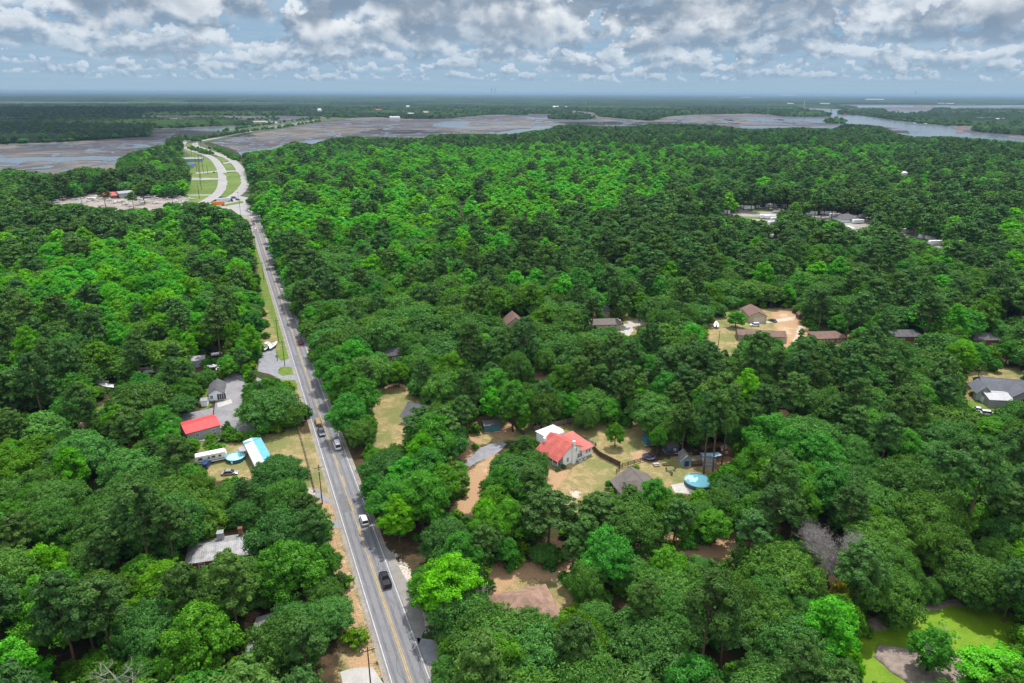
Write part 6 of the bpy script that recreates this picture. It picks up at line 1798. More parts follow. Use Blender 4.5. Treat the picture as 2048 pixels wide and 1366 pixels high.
    for a in (-2.1, 0, 2.1):
        for q in (-1.4, 1.4): MB().box(a - .06, a + .06, q - .06, q + .06, 0, 2.0).build('post', FENCE, cp)
    MB().box(-2.1, 2.1, -1.42, -1.38, 0, .9).box(-2.1, 2.1, -1.42, -1.38, 1.75, 1.85).build('side_boards', FENCE, cp)
    tp = MB(); nx, ny = 12, 6; vs = []
    for j in range(ny + 1):
        for i in range(nx + 1):
            u, v = i / nx, j / ny
            vs.append((-3 + 6 * u, -1.3 + 2.6 * v, 2.1 - .5 * math.sin(math.pi * u) * .8 - .2 * v + .08 * math.sin(7 * u + 5 * v)))
    tp.add(vs, [(j * (nx + 1) + i, j * (nx + 1) + i + 1, (j + 1) * (nx + 1) + i + 1, (j + 1) * (nx + 1) + i) for j in range(ny) for i in range(nx)])
    ta = empty('tarpaulin', P(1420, 919), R(5), 'sagging blue and white tarpaulin over the chicken yard', 'tarp')
    tp.build('sheet', mat('tarp_blue', (.12, .45, .72), .5, .1, .4, col2=(.75, .80, .84)), ta)
    for a in (-2.9, 2.9): MB().cyl((a, 1.2), .04, 0, 2.1, 6).build('pole', DARKM, ta)
    ps = house('playhouse', 'raised wooden playhouse with peaked roof', 'playset', (1443, 914), (1461, 915), 2.2, 2.4, .9, mat('reddish_timber', (.24, .10, .06), .85, .2, 1), roofm('tan_board_roof', (.25, .20, .15), (.34, .28, .22)), 'y', .35, wins=(('f', 0, 1.5, .6, .5),), keep=2, L=2.6)
    MB().slab([(1.5, -1, 1.2), (1.5, 0, 1.2), (4.2, 0, .1), (4.2, -1, .1)], .08).build('slide', mat('green_slide', (.04, .25, .12), .4, .05), ps)


def build_yard_things():
    # pools
    for (px, py, r, h, lab, wallc, nm) in ((472, 919, 2.75, 1.15, 'small round pool with dark blue wall beside the camper trailer', (.03, .10, .16), 0), (1396, 968, 3.9, 1.2, 'large round turquoise swimming pool behind the taupe roofed house', (.07, .09, .10), 1)):
        c = P(px, py); t = empty('swimming_pool', c, 0, lab, 'pool')
        BUILDINGS.append((c.x, c.y, r + 1))
        n = 40; mb = MB(); vs = []; 
        for rr, z in ((r, 0), (r, h), (r - .08, h), (r - .08, .05)):
            vs += [(rr * math.cos(2 * math.pi * k / n), rr * math.sin(2 * math.pi * k / n), z) for k in range(n)]
        mb.add(vs, [(a * n + k, a * n + (k + 1) % n, (a + 1) * n + (k + 1) % n, (a + 1) * n + k) for a in range(3) for k in range(n)])
        mb.build('wall', mat('pool_wall_%d' % nm, wallc, .5, .1), t)
        rb = MB(); vs = []
        for rr, z in ((r + .05, h), (r + .05, h + .06), (r - .2, h + .06), (r - .2, h)):
            vs += [(rr * math.cos(2 * math.pi * k / n), rr * math.sin(2 * math.pi * k / n), z) for k in range(n)]
        rb.add(vs, [(a * n + k, a * n + (k + 1) % n, ((a + 1) % 4) * n + (k + 1) % n, ((a + 1) % 4) * n + k) for a in range(4) for k in range(n)])
        rb.build('rim', mat('pool_rim', (.20, .42, .50), .4, .05), t)
        MB().add([((r - .09) * math.cos(2 * math.pi * k / n), (r - .09) * math.sin(2 * math.pi * k / n), h - .14) for k in range(n)], [tuple(range(n))]).build('water', WATERP, t)
        ld = MB()
        for s in (-.22, .22): ld.tube([(s, -r - .45, 0), (s, -r - .1, h + .5), (s, -r + .35, h + .4), (s, -r + .4, h - .2)], .03, 5)
        for z in (.3, .6, .9): ld.box(-.22, .22, -r - .42, -r - .3, z, z + .04)
        ld.build('ladder', WHITE, t)
    # trampoline
    t = empty('trampoline', P(1297, 917), 0, 'round trampoline with purple padded edge on bare earth', 'trampoline')
    n = 28; MB().cyl((0, 0), 1.75, .78, .80, n).build('jumping_mat', mat('black_mesh', (.02, .02, .025), .8, .1), t)
    vs = []
    for rr, z in ((2.1, .8), (2.1, .86), (1.74, .87), (1.74, .81)): vs += [(rr * math.cos(2 * math.pi * k / n), rr * math.sin(2 * math.pi * k / n), z) for k in range(n)]
    MB().add(vs, [(a * n + k, a * n + (k + 1) % n, ((a + 1) % 4) * n + (k + 1) % n, ((a + 1) % 4) * n + k) for a in range(4) for k in range(n)]).build('padding', mat('purple_padding', (.085, .06, .15), .6, .1), t)
    for k in range(4):
        a = k * math.pi / 2 + .4; MB().tube([(1.95 * math.cos(a - .2), 1.95 * math.sin(a - .2), .8), (1.95 * math.cos(a - .15), 1.95 * math.sin(a - .15), .03), (1.95 * math.cos(a + .15), 1.95 * math.sin(a + .15), .03), (1.95 * math.cos(a + .2), 1.95 * math.sin(a + .2), .8)], .035, 5).build('leg', DARKM, t)
    # small furniture on the pool lawn
    for i, (px, py, rr, lab) in enumerate(((1312, 931, 1.0, 'pale picnic table on the lawn by the board fence'), (1333, 930, 1.2, 'rectangular brown raised garden bed by the blue shed'))):
        t = empty(['picnic_table', 'raised_bed'][i], P(px, py), R(10), lab, ['table', 'garden bed'][i])
        if i == 0:
            MB().box(-.9, .9, -.4, .4, .7, .76).build('table_top', CONC, t)
            for s in (-.7, .7): MB().box(-.9, .9, s - .13, s + .13, .42, .47).build('bench', CONC, t)
            for s in (-.7, .7): MB().box(s - .05, s + .05, -.7, .7, 0, .7).build('leg', CONC, t)
        else:
            MB().box(-1.2, 1.2, -.6, -.52, 0, .35).box(-1.2, 1.2, .52, .6, 0, .35).box(-1.2, -1.12, -.52, .52, 0, .35).box(1.12, 1.2, -.52, .52, 0, .35).build('boards', WOOD, t)
            MB().box(-1.12, 1.12, -.52, .52, 0, .28).build('soil', mat('garden_soil', (.08, .05, .03), .95, .3, 2), t)
    t = empty('fire_pit', P(1341, 944), 0, 'round stone fire pit ringed by low seats', 'fire pit')
    n = 14; vs = []
    for rr, z in ((.6, 0), (.58, .35), (.42, .35), (.42, .02)): vs += [(rr * math.cos(2 * math.pi * k / n), rr * math.sin(2 * math.pi * k / n), z) for k in range(n)]
    MB().add(vs, [(a * n + k, a * n + (k + 1) % n, ((a + 1) % 4) * n + (k + 1) % n, ((a + 1) % 4) * n + k) for a in range(4) for k in range(n)]).build('stones', mat('fire_pit_stone', (.2, .19, .18), .9, .3, 3), t)
    ch = empty('lawn_chair', P(1334, 942), .6, 'dark lawn chair left of the fire pit', 'chair', 'chairs around the fire pit')
    MB().box(-.3, .3, -.3, .3, .36, .42).build('seat', WOOD, ch); MB().slab([(-.3, .28, .4), (.3, .28, .4), (.3, .5, 1.0), (-.3, .5, 1.0)], .05).build('backrest', WOOD, ch)
    for a in (-.26, .26):
        for b in (-.26, .26): MB().box(a - .03, a + .03, b - .03, b + .03, 0, .36).build('leg', WOOD, ch)
    dup(ch, P(1348, 941), -1.2, label='dark lawn chair right of the fire pit'); dup(ch, P(1343, 949), 3.0, label='dark lawn chair in front of the fire pit')
    # tarped boat
    t = empty('covered_boat', P(1046, 846), R(60), 'boat on a trailer under a silver cover beside the slim tree', 'boat')
    rings = []
    for i in range(9):
        u = i / 8; w = 1.15 * (1 - u ** 3) + .05; hh = 1.1 + .35 * math.sin(math.pi * u)
        rings.append([(-3 + 6 * u, -w, .75), (-3 + 6 * u, -w * .6, .45), (-3 + 6 * u, w * .6, .45), (-3 + 6 * u, w, .75), (-3 + 6 * u, w * .75, hh * .95), (-3 + 6 * u, 0, hh + .35), (-3 + 6 * u, -w * .75, hh * .95)])
    MB().loft(rings).build('cover', mat('silver_cover', (.35, .42, .45), .45, .12), t, True)
    MB().box(-2.5, 2.9, -.06, .06, .3, .4).box(-.1, .1, -1.0, 1.0, .25, .33).build('trailer', DARKM, t)
    for s in (-1, 1): MB().add(*wheel_geo((0, s * 1.0, .32), .32, .2)).build('wheel', RUBBER, t)


def wheel_geo(c, r, w, n=14):
    vs = []
    for s in (-w / 2, w / 2): vs += [(c[0] + r * math.cos(2 * math.pi * k / n), c[1] + s, c[2] + r * math.sin(2 * math.pi * k / n)) for k in range(n)]
    return vs, [tuple(range(n)), tuple(range(2 * n - 1, n - 1, -1))] + [(k, n + k, n + (k + 1) % n, (k + 1) % n) for k in range(n)]


# ---------------------------------------------------------------- vehicles
def paint(name, col, metal=.25):
    m = mat('paint_' + name, col, .28, .03, .5, metal, .5)
    return m


def car(kind, pm, loc, rz, label, cat='car', group=None):
    """x forward. sedan, suv, pickup or van, lofted from cross sections"""
    S = {'sedan': (4.7, 1.82, .72, 1.42, (-1.75, -1.05, .35, 1.25)), 'suv': (4.7, 1.9, .92, 1.72, (-2.15, -1.95, .55, 1.25)),
         'pickup': (5.7, 2.0, 1.0, 1.85, (-.55, -.35, .95, 1.75)), 'van': (5.3, 2.0, 1.0, 2.1, (-2.5, -2.35, 1.2, 2.0))}[kind]
    L, W, hb, ht, (g0, g1, g2, g3) = S
    root = empty({'sedan': 'sedan_car', 'suv': 'suv_car', 'pickup': 'pickup_truck', 'van': 'van'}[kind], loc, rz, label, cat, group)
    x0, x1 = -L / 2, L / 2; w = W / 2; nose = hb * (.80 if kind == 'sedan' else .92)
    prof = [(x0, .45, hb * .80, .90), (x0 + .08, .28, hb * .95, .96), (x0 + .35, .24, hb, 1), (g3 if kind != 'pickup' else .9, .24, hb, 1), (x1 - .55, .24, nose + .04, .98), (x1 - .12, .28, nose * .9, .92), (x1, .40, nose * .72, .84)]
    rings = []
    for x, zb, zt, s in prof:
        ws = w * s
        rings.append([(x, -ws * .93, zb), (x, ws * .93, zb), (x, ws, zb + .15), (x, ws * 1.0, zt - .22), (x, ws * .92, zt - .03), (x, ws * .80, zt), (x, -ws * .80, zt), (x, -ws * .92, zt - .03), (x, -ws, zt - .22), (x, -ws, zb + .15)])
    mb = MB().loft(rings)
    body = mb.build('body', pm, root)
    if kind == 'pickup':
        MB().box(x0 + .14, -.62, -w * .80, w * .80, hb + .004, hb + .01).build('bed', mat('bed_liner', (.025, .025, .03), .8, .1), root)
        MB().box(x0 + .06, -.62, -w * .97, -w * .82, hb - .03, hb + .30).box(x0 + .06, -.62, w * .82, w * .97, hb - .03, hb + .30).box(x0 + .02, x0 + .12, -w * .8, w * .8, hb - .03, hb + .28).build('bed_sides', pm, root)
    wi = w * .88; wt = w * .70
    gl = [[(g0, -wi, hb - .02), (g0, wi, hb - .02), (g3, wi, hb - .02), (g3, -wi, hb - .02)], [(g1, -wt, ht - .07), (g1, wt, ht - .07), (g2, wt, ht - .07), (g2, -wt, ht - .07)]]
    MB().loft([[gl[0][0], gl[0][3], gl[0][2], gl[0][1]], [gl[1][0], gl[1][3], gl[1][2], gl[1][1]]]).build('windows', GLASS, root)
    rf = MB().loft([[(g1 - .04, -wt - .03, ht - .08), (g2 + .04, -wt - .03, ht - .08), (g2 + .04, wt + .03, ht - .08), (g1 - .04, wt + .03, ht - .08)], [(g1 + .05, -wt + .06, ht), (g2 - .08, -wt + .06, ht), (g2 - .08, wt - .06, ht), (g1 + .05, wt - .06, ht)]])
    mid = (g1 + g2) / 2
    for s in (-1, 1):
        for xa, xb in ((mid - .05, mid + .05), (g3 - .03, g2)) + (((g0 + .0, g1),) if kind != 'pickup' else ()):
            rf.tube([(xa, s * (wi + .01), hb), (xb, s * (wt + .01), ht - .06)], .045, 4)
    rf.build('roof', pm, root)
    rw = .34 if kind == 'sedan' else .39
    for sx in (x0 + L * .19, x1 - L * .18):
        for s in (-1, 1):
            wh = MB().add(*wheel_geo((sx, s * (w - .10), rw), rw, .24)).build('wheel', RUBBER, root)
            MB().add(*wheel_geo((sx, s * (w + .022), rw), rw * .6, .03, 10)).build('rim', CHROME, wh)
    for s in (-1, 1):
        MB().box(x1 - .16, x1 - .01, s * w * .66 - .16, s * w * .66 + .16, nose * .66, nose * .84).build('headlight', LAMPW, root)
        MB().box(x0 - .01, x0 + .12, s * w * .76 - .12, s * w * .76 + .12, hb * .62, hb * .86).build('tail_light', LAMPR, root)
        MB().box(g3 - .35, g3 - .18, s * (w + .09) - .08, s * (w + .09) + .08, hb - .02, hb + .14).build('mirror', pm, root)
    return root


def boat(loc, rz, label, m=None, L=6.8, top=True, group=None, name='boat_on_trailer'):
    t = empty(name, loc, rz, label, 'boat', group); hull = MB(); rings = []
    for i in range(9):
        u = i / 8; w = 1.2 * (1 - u ** 3.2) + .04; z = 1.35 + .35 * u ** 2
        rings.append([(L * (u - .5), 0, .55 + .35 * u ** 4), (L * (u - .5), w * .8, .85 + .2 * u ** 3), (L * (u - .5), w, z), (L * (u - .5), w * .86, z + .02), (L * (u - .5), w * .74, z - .35 if u < .78 else z + .04), (L * (u - .5), -w * .74, z - .35 if u < .78 else z + .04), (L * (u - .5), -w * .86, z + .02), (L * (u - .5), -w, z), (L * (u - .5), -w * .8, .85 + .2 * u ** 3)])
    hull.loft(rings).build('hull', m or mat('boat_gelcoat', (.78, .79, .80), .3, .05, spec=.5), t)
    MB().hexa([(-.4, -.4, 1.0), (.5, -.4, 1.0), (.5, .4, 1.0), (-.4, .4, 1.0)], [(-.2, -.35, 2.0), (.25, -.35, 2.0), (.25, .35, 2.0), (-.2, .35, 2.0)]).build('console', WHITE, t)
    MB().box(-L / 2 - .45, -L / 2 + .05, -.28, .28, .7, 1.9).build('outboard_motor', DARKM if m is None else WHITE, t)
    if top:
        MB().box(-1.0, 1.2, -.85, .85, 2.85, 2.93).build('canopy', mat('boat_canopy', (.7, .71, .72), .6, .08) if rnd.random() < .6 else mat('boat_canopy_navy', (.04, .07, .15), .7, .1), t)
        MB().tube([(-.8, -.7, 1.1), (-.7, -.7, 2.86)], .03, 4).tube([(-.8, .7, 1.1), (-.7, .7, 2.86)], .03, 4).tube([(.9, -.7, 1.2), (.8, -.7, 2.86)], .03, 4).tube([(.9, .7, 1.2), (.8, .7, 2.86)], .03, 4).build('canopy_frame', CHROME, t)
    MB().box(-L / 2, L / 2 + 1.2, -.06, .06, .42, .52).box(-.8, -.65, -1.1, 1.1, .35, .45).build('trailer', CHROME, t)
    for s in (-1, 1): MB().add(*wheel_geo((-.7, s * 1.15, .33), .33, .2)).build('wheel', RUBBER, t)
    return t


def camper(loc, rz, label, L=8.5, W=2.5, group=None, stripe=None, slide=True):
    t = empty('camper_trailer', loc, rz, label, 'camper', group)
    x = L / 2; y = W / 2
    sec = [(-x, 1.0, 2.9), (-x + .15, .6, 3.15), (x - .7, .6, 3.2), (x - .12, .75, 2.6), (x, 1.0, 2.2)]
    MB().loft([[(a, -y, zb), (a, y, zb), (a, y, zt - .12), (a, y - .15, zt), (a, -y + .15, zt), (a, -y, zt - .12)] for a, zb, zt in sec]).build('body', mat('camper_white', (.72, .73, .74), .4, .04), t)
    MB().box(-x + .3, x - .9, -y - .012, -y + .01, 1.0, 1.25).box(-x + .3, x - 1.6, -y - .012, -y + .01, 1.6, 1.72).build('stripe', stripe or mat('camper_stripe', (.12, .13, .16), .5, .1), t)
    for u, w in ((-x + 1.4, 1.1), (0.6, 1.0), (x - 2.0, .7)): 
        g = MB().box(u - w / 2, u + w / 2, -y - .035, -y + .01, 1.85, 2.45).build('window', GLASS, t)
    d = MB().box(-1.0, -.35, -y - .03, -y + .01, .8, 2.6).build('door', mat('camper_door', (.5, .51, .52), .5, .05), t)
    MB().box(-.93, -.42, -y - .045, -y - .031, 1.8, 2.4).build('pane', GLASS, d)
    MB().box(-.4, .5, -.4, .4, 3.18, 3.48).build('roof_air_conditioner', WHITE, t)
    MB().box(-x + 1.2, -x + 1.8, -.3, .3, 3.17, 3.27).build('roof_vent', WHITE, t)
    MB().tube([(x, 0, .7), (x + 1.1, 0, .6)], .06, 5).build('hitch', DARKM, t)
    for a in (-.6, .3):
        for s in (-1, 1): MB().add(*wheel_geo((a, s * (y - .12), .36), .36, .22)).build('wheel', RUBBER, t)
    return t


def truck(loc, rz, label, boxm, cabm, L=14.6):
    t = empty('semi_truck', loc, rz, label, 'truck')
    MB().box(-L / 2, L / 2 - 3.2, -1.3, 1.3, 1.25, 4.1).build('trailer_box', boxm, t)
    MB().box(-L / 2 + .2, L / 2 - .4, -.5, .5, .85, 1.2).build('chassis', DARKM, t)
    MB().hexa([(L / 2 - 2.7, -1.2, .6), (L / 2, -1.15, .6), (L / 2, 1.15, .6), (L / 2 - 2.7, 1.2, .6)], [(L / 2 - 2.6, -1.15, 3.2), (L / 2 - .9, -1.05, 3.1), (L / 2 - .9, 1.05, 3.1), (L / 2 - 2.6, 1.15, 3.2)]).build('cab', cabm, t)
    MB().hexa([(L / 2 - .62, -1.0, 2.05), (L / 2 - .50, -1.0, 2.0), (L / 2 - .5, 1.0, 2.0), (L / 2 - .62, 1.0, 2.05)], [(L / 2 - .98, -.9, 2.95), (L / 2 - .84, -.9, 2.9), (L / 2 - .84, .9, 2.9), (L / 2 - .98, .9, 2.95)]).build('windscreen', GLASS, t)
    for a in (-L / 2 + 1.2, -L / 2 + 2.5, L / 2 - 4.2, L / 2 - .9):
        for s in (-1, 1): MB().add(*wheel_geo((a, s * 1.1, .5), .5, .3)).build('wheel', RUBBER, t)
    return t


def build_vehicles():
    W_, S_, B_, K_, R_ = paint('white', (.75, .76, .78), .0), paint('silver', (.45, .44, .43), .6), paint('blue', (.03, .06, .20), .3), paint('black', (.012, .013, .016), .2), paint('red', (.35, .015, .02), .1)
    G_ = paint('grey', (.12, .13, .15), .5)
    near = ROAD_RZ + math.pi      # driving toward the camera keeps to our left lane; away keeps right
    def on_road(kind, pm, py, lane, label, away):
        px = 422 + .34 * (py - 186); s, _ = road_at(px, py)
        return car(kind, pm, road_pt(s, 1.75 * lane, .032), ROAD_RZ + (0 if away else math.pi), label)
    on_road('pickup', K_, 1167, 1, 'black pickup truck driving away on the near stretch of road', True)
    on_road('suv', W_, 1047, 1, 'white car driving away ahead of the black pickup', True)
    on_road('van', W_, 896, 1, 'pale van on the shaded stretch beside the roadside oaks', True)
    on_road('sedan', R_, 688, 1, 'dark red car on the road beyond the boat shop', True)
    on_road('sedan', W_, 583, 1, 'white car between the bright sweetgum and the far bend', True)
    on_road('suv', B_, 499, 1, 'dark blue car far along the straight road', True)
    on_road('sedan', W_, 458, -1, 'white car in the queue, lowest of three near the junction', False)
    on_road('sedan', R_, 449, -1, 'red car between two white cars near the junction', False)
    on_road('suv', W_, 439, -1, 'white car at the head of the queue by the junction', False)
    s, _ = road_at(652, 868)
    car('pickup', G_, road_pt(s + 1, -1.6, .032), ROAD_RZ + math.pi, 'grey truck coming toward the pale van in the shade')
    t = empty('utility_trailer', road_pt(s + 8.5, -1.6, .032), ROAD_RZ + math.pi, 'low timber loaded trailer towed by the grey truck', 'trailer')
    MB().box(-2.4, 2.4, -1.0, 1.0, .55, .68).box(2.4, 3.8, -.06, .06, .45, .55).build('deck', WOOD, t); MB().box(-2.2, 2.2, -.7, .7, .68, 1.1).build('load', mat('yellow_timber', (.30, .22, .12), .8, .2), t)
    for q in (-1, 1): MB().add(*wheel_geo((-.3, q * 1.05, .34), .34, .2)).build('wheel', RUBBER, t)
    car('sedan', S_, P(460, 948), R(10), 'silver sedan parked on the yard below the small round pool')
    car('suv', B_, P(414, 932), R(95), 'dark blue car nosed up to the camper trailer')
    car('suv', W_, P(1509, 652), R(182), 'white car between the tan garage and the brown building')
    car('sedan', G_, P(1545, 643), R(120), 'dark car right of the tan garage')
    car('sedan', K_, P(1622, 655), R(160), 'black car under the trees at the edge of the sandy lot')
    car('van', W_, P(1231, 648), R(178), 'white van behind the roof of the grey ranch house')
    car('sedan', R_, P(789, 739), R(100), 'red car parked under oaks below the dark roofed house')
    car('sedan', K_, P(803, 740), R(150), 'black car beside the red car under oaks')
    car('sedan', W_, P(1958, 822), R(-25), 'white car by the trees below the metal workshop')
    car('suv', W_, P(1976, 830), R(-20), 'white car second from the metal workshop, half under oaks')
    # boats
    boat(P(547, 695), R(80), 'white boat with console nearest the road by the shop drive', L=7.5, top=False)
    boat(P(535, 698), R(82), 'white boat left of its twin by the shop drive', L=7)
    boat(P(1432, 653), R(75), 'white boat on the lawn at the left of the sandy lot', top=False)
    lb = ['white boat behind the boat shed, facing the trees', 'white boat with canopy among trees left of the boat shed', 'white boat between sweetgum trees', 'white boat in deep shade by the oak', 'white boat showing under bright green trees', 'white boat on the woodland track', 'white boat below the oak hidden shed', 'white boat by the gravel drive under trees', 'pale boat lying on the left woodland track']
    for (px, py, a), l in zip([(428, 738, 10), (296, 742, 15), (306, 748, 20), (447, 738, 80), (200, 770, 5), (214, 777, 170), (440, 712, 20), (462, 708, 60), (140, 882, 70)], lb):
        boat(P(px, py), R(a), l, top=False)
        p = P(px, py); BUILDINGS.append((p.x, p.y, 3.5))
    p = P(424, 925)
    camper(P(424, 923), math.atan2(*(P(449, 917) - P(400, 927)).yx), 'white camper trailer with grey stripes behind the small round pool', L=8.8)
    BUILDINGS.append((p.x, p.y, 6)); LANDMARKS.append(('the camper trailer', (424, 920)))
    truck(P(434, 412), R(205), 'orange box truck turning at the highway junction', mat('orange_box', (.80, .22, .02), .5, .05), W_)
    truck(P(450, 404), R(28), 'white semi truck behind the orange truck at the junction', mat('white_box', (.6, .62, .66), .5, .05), B_, 16)
    car('suv', K_, P(443, 396.5), R(25), 'dark car waiting at the tip of the lower median')
    car('suv', B_, P(476, 400.5), R(0), 'dark blue car crossing at the junction')
    car('van', G_, P(468, 397), R(20), 'grey van beside the median at the junction')
    hl = ['car', 'van']
    for i, (px, py, k, m_, l) in enumerate([(367.5, 291, 'suv', G_, 'grey car on the outside of the highway curve'), (371, 293, 'sedan', K_, 'dark car on the highway curve by the marsh'), (392, 289, 'suv', W_, 'pale car on the inner highway curve'), (398, 294, 'suv', W_, 'white car on the inner lanes below the curve'),
                                            (428, 345.5, 'suv', K_, 'dark car on the track between roadside lawns'), (479, 264, 'van', W_, 'white van on the start of the causeway'), (520, 257, 'van', W_, 'white van midway along the causeway'), (590, 247, 'van', W_, 'white van near the far end of the causeway'), (497, 424, 'suv', W_, 'white car in the shade just beyond the queue'), (445, 269, 'van', W_, 'white van on the causeway approach')]):
        car(k, m_, P(px, py, .07), R(140 if px > 440 else 110), l)
    # boatyard
    b0 = boat(P(120, 404), R(5), 'x', L=9)
    pos = [(116, 406, 5), (154, 400, 20), (162, 397, 170), (163, 408, 10), (175, 404, 60), (195, 404, 30), (192, 397, 0), (213, 398, 15), (221, 402, 12), (230, 406, 100), (205, 412, 20), (245, 404, 50), (254, 410, 0), (262, 413, 5), (268, 417, 12), (280, 400, 160), (292, 406, 20), (298, 395, 0), (310, 398, 30), (322, 392, 10), (335, 400, 5), (345, 394, 12), (352, 404, 70), (360, 396, 20),
           (145, 414, 10), (130, 412, 30), (242, 396, 170), (270, 396, 20), (315, 408, 5), (372, 404, 60), (366, 407, 15), (380, 400, 30), (236, 424, 40), (262, 422, 10), (120, 422, 30)]
    near_ = ['the red roofed yard office', 'the long grey boat store', 'the sandy left end of the yard', 'the yard entrance by the lawn']
    npx = [(218, 394), (250, 394), (120, 402), (370, 400)]
    seen = {}
    for i, (px, py, a) in enumerate(pos):
        j = min(range(4), key=lambda k: abs(npx[k][0] - px)); seen[j] = seen.get(j, 0) + 1
        lab = '%s boat in the boatyard, %s from %s' % ('stored', ORD[min(11, seen[j] - 1)] if seen[j] > 1 else 'first', near_[j])
        if i == 0: b0.location = P(px, py, .04); b0['label'] = lab; b0['group'] = 'boats stored in the boatyard'
        else: dup(b0, P(px, py, .04), R(a), rnd.uniform(.75, 1.15), lab, 'boats stored in the boatyard')
    c0 = camper(P(100, 410), 0, 'x', L=9)
    c0.location = P(183, 401, .04); c0['label'] = 'white camper trailer parked among boats in the boatyard'
    house('yard_office', 'low boatyard office with red roof', 'office', (207, 398), (234, 397), 14, 3.4, 2.6, BRICK, roofm('faded_red_roof', (.45, .10, .09), (.52, .14, .12)), 'x', 1, wins=(('f', 0, 1, 1.4, 1.4),), keep=12, lm='the boatyard office')
    st = house('boat_store', 'long grey metal boat store with open end beside the red roofed office', 'boat store', (240, 397), (270, 394), 12, 5.0, 1.6, GMET, GMET, 'x', .4, keep=14, lm='the boat store', doors=(('r', 0, 6, 4.2, DARKM),))
    # campground
    sites = [(1484, 418, 0), (1497, 419, 8), (1512, 416, 90), (1541, 415, 5), (1552, 411, 2), (1568, 416, 80), (1530, 437, 0), (1540, 438, 3), (1552, 442, 10), (1462, 424, 0), (1448, 428, 10), (1606, 426, 5), (1622, 430, 0), (1640, 428, 85), (1660, 430, 4), (1670, 434, 0), (1700, 438, 0), (1725, 436, 30), (1588, 423, 0), (1715, 447, 10), (1546, 450, 20), (1850, 478, 5), (1863, 480, 0), (1870, 490, 3), (1877, 477, 80), (1812, 466, 0), (1838, 509, 60), (1700, 462, 90), (1545, 475, 60)]
    seen = {}
    nm = [('the campground pavilion', 1700), ('the open campsite lawn', 1515), ('the trees at the middle of the campground', 1610), ('the small right hand clearing', 1860)]
    for px, py, a in sites:
        j = min(range(4), key=lambda k: abs(nm[k][1] - px)); seen[j] = seen.get(j, 0) + 1
        dup(c0, P(px, py, .05), R(a + 180), (1.15, 1.1, 1.1), 'white camper trailer in the campground, %s near %s' % (['', 'first'][1] if seen[j] == 1 else ORD[min(11, seen[j] - 1)], nm[j][0]), 'camper trailers in the campground')
    house('campground_pavilion', 'grey roofed pavilion in the campground', 'pavilion', (1684, 445), (1718, 445), 16, 3.2, 3.2, SID_W, SH_GREY, 'x', 1, hip=6, keep=12, wins=(('f', 0, 1, 1.4, 1.4),), lm='the campground pavilion')
    LANDMARKS.append(('the campground', (1500, 425)))


# ---------------------------------------------------------------- fences, poles, wires
def fence(name, label, px, h, style='privacy', m=None):
    pts = [P(*q) for q in px]
    root = empty(name, pts[0], 0, label, 'fence'); m = m or FENCE; o = pts[0]
    pan = MB(); posts = []
    for i in range(len(pts) - 1):
        a, b = pts[i] - o, pts[i + 1] - o; L = (b - a).length; d = (b - a) / L; n = Vector((-d.y, d.x, 0))
        k = max(1, round(L / 2.4))
        for j in range(k + 1):
            p = a.lerp(b, j / k); posts.append(p)
        if style == 'privacy':
            q = int(L / .16); rr = random.Random(i + len(label))
            for j in range(q):
                p = a + d * (j + .5) * L / q; w = L / q * .47; t = h + rr.uniform(-.03, .03)
                pan.add([tuple(p + d * sx * w + n * sy * .012 + Vector((0, 0, z))) for z in (.04, t) for sx, sy in ((-1, -1), (1, -1), (1, 1), (-1, 1))], [(0, 3, 2, 1), (4, 5, 6, 7), (0, 1, 5, 4), (1, 2, 6, 5), (2, 3, 7, 6), (3, 0, 4, 7)])
        else:
            for z in (.35, .8, 1.25):
                pan.add([tuple(p + n * sy * .03 + Vector((0, 0, z + dz))) for dz in (0, .2) for p, sy in ((a, -1), (b, -1), (b, 1), (a, 1))], [(0, 3, 2, 1), (4, 5, 6, 7), (0, 1, 5, 4), (1, 2, 6, 5), (2, 3, 7, 6), (3, 0, 4, 7)])
    pan.build('boards', m, root)
    for p in posts: MB().box(p.x - .07, p.x + .07, p.y - .07, p.y + .07, 0, h + .1).build('post', m, root)
    return root


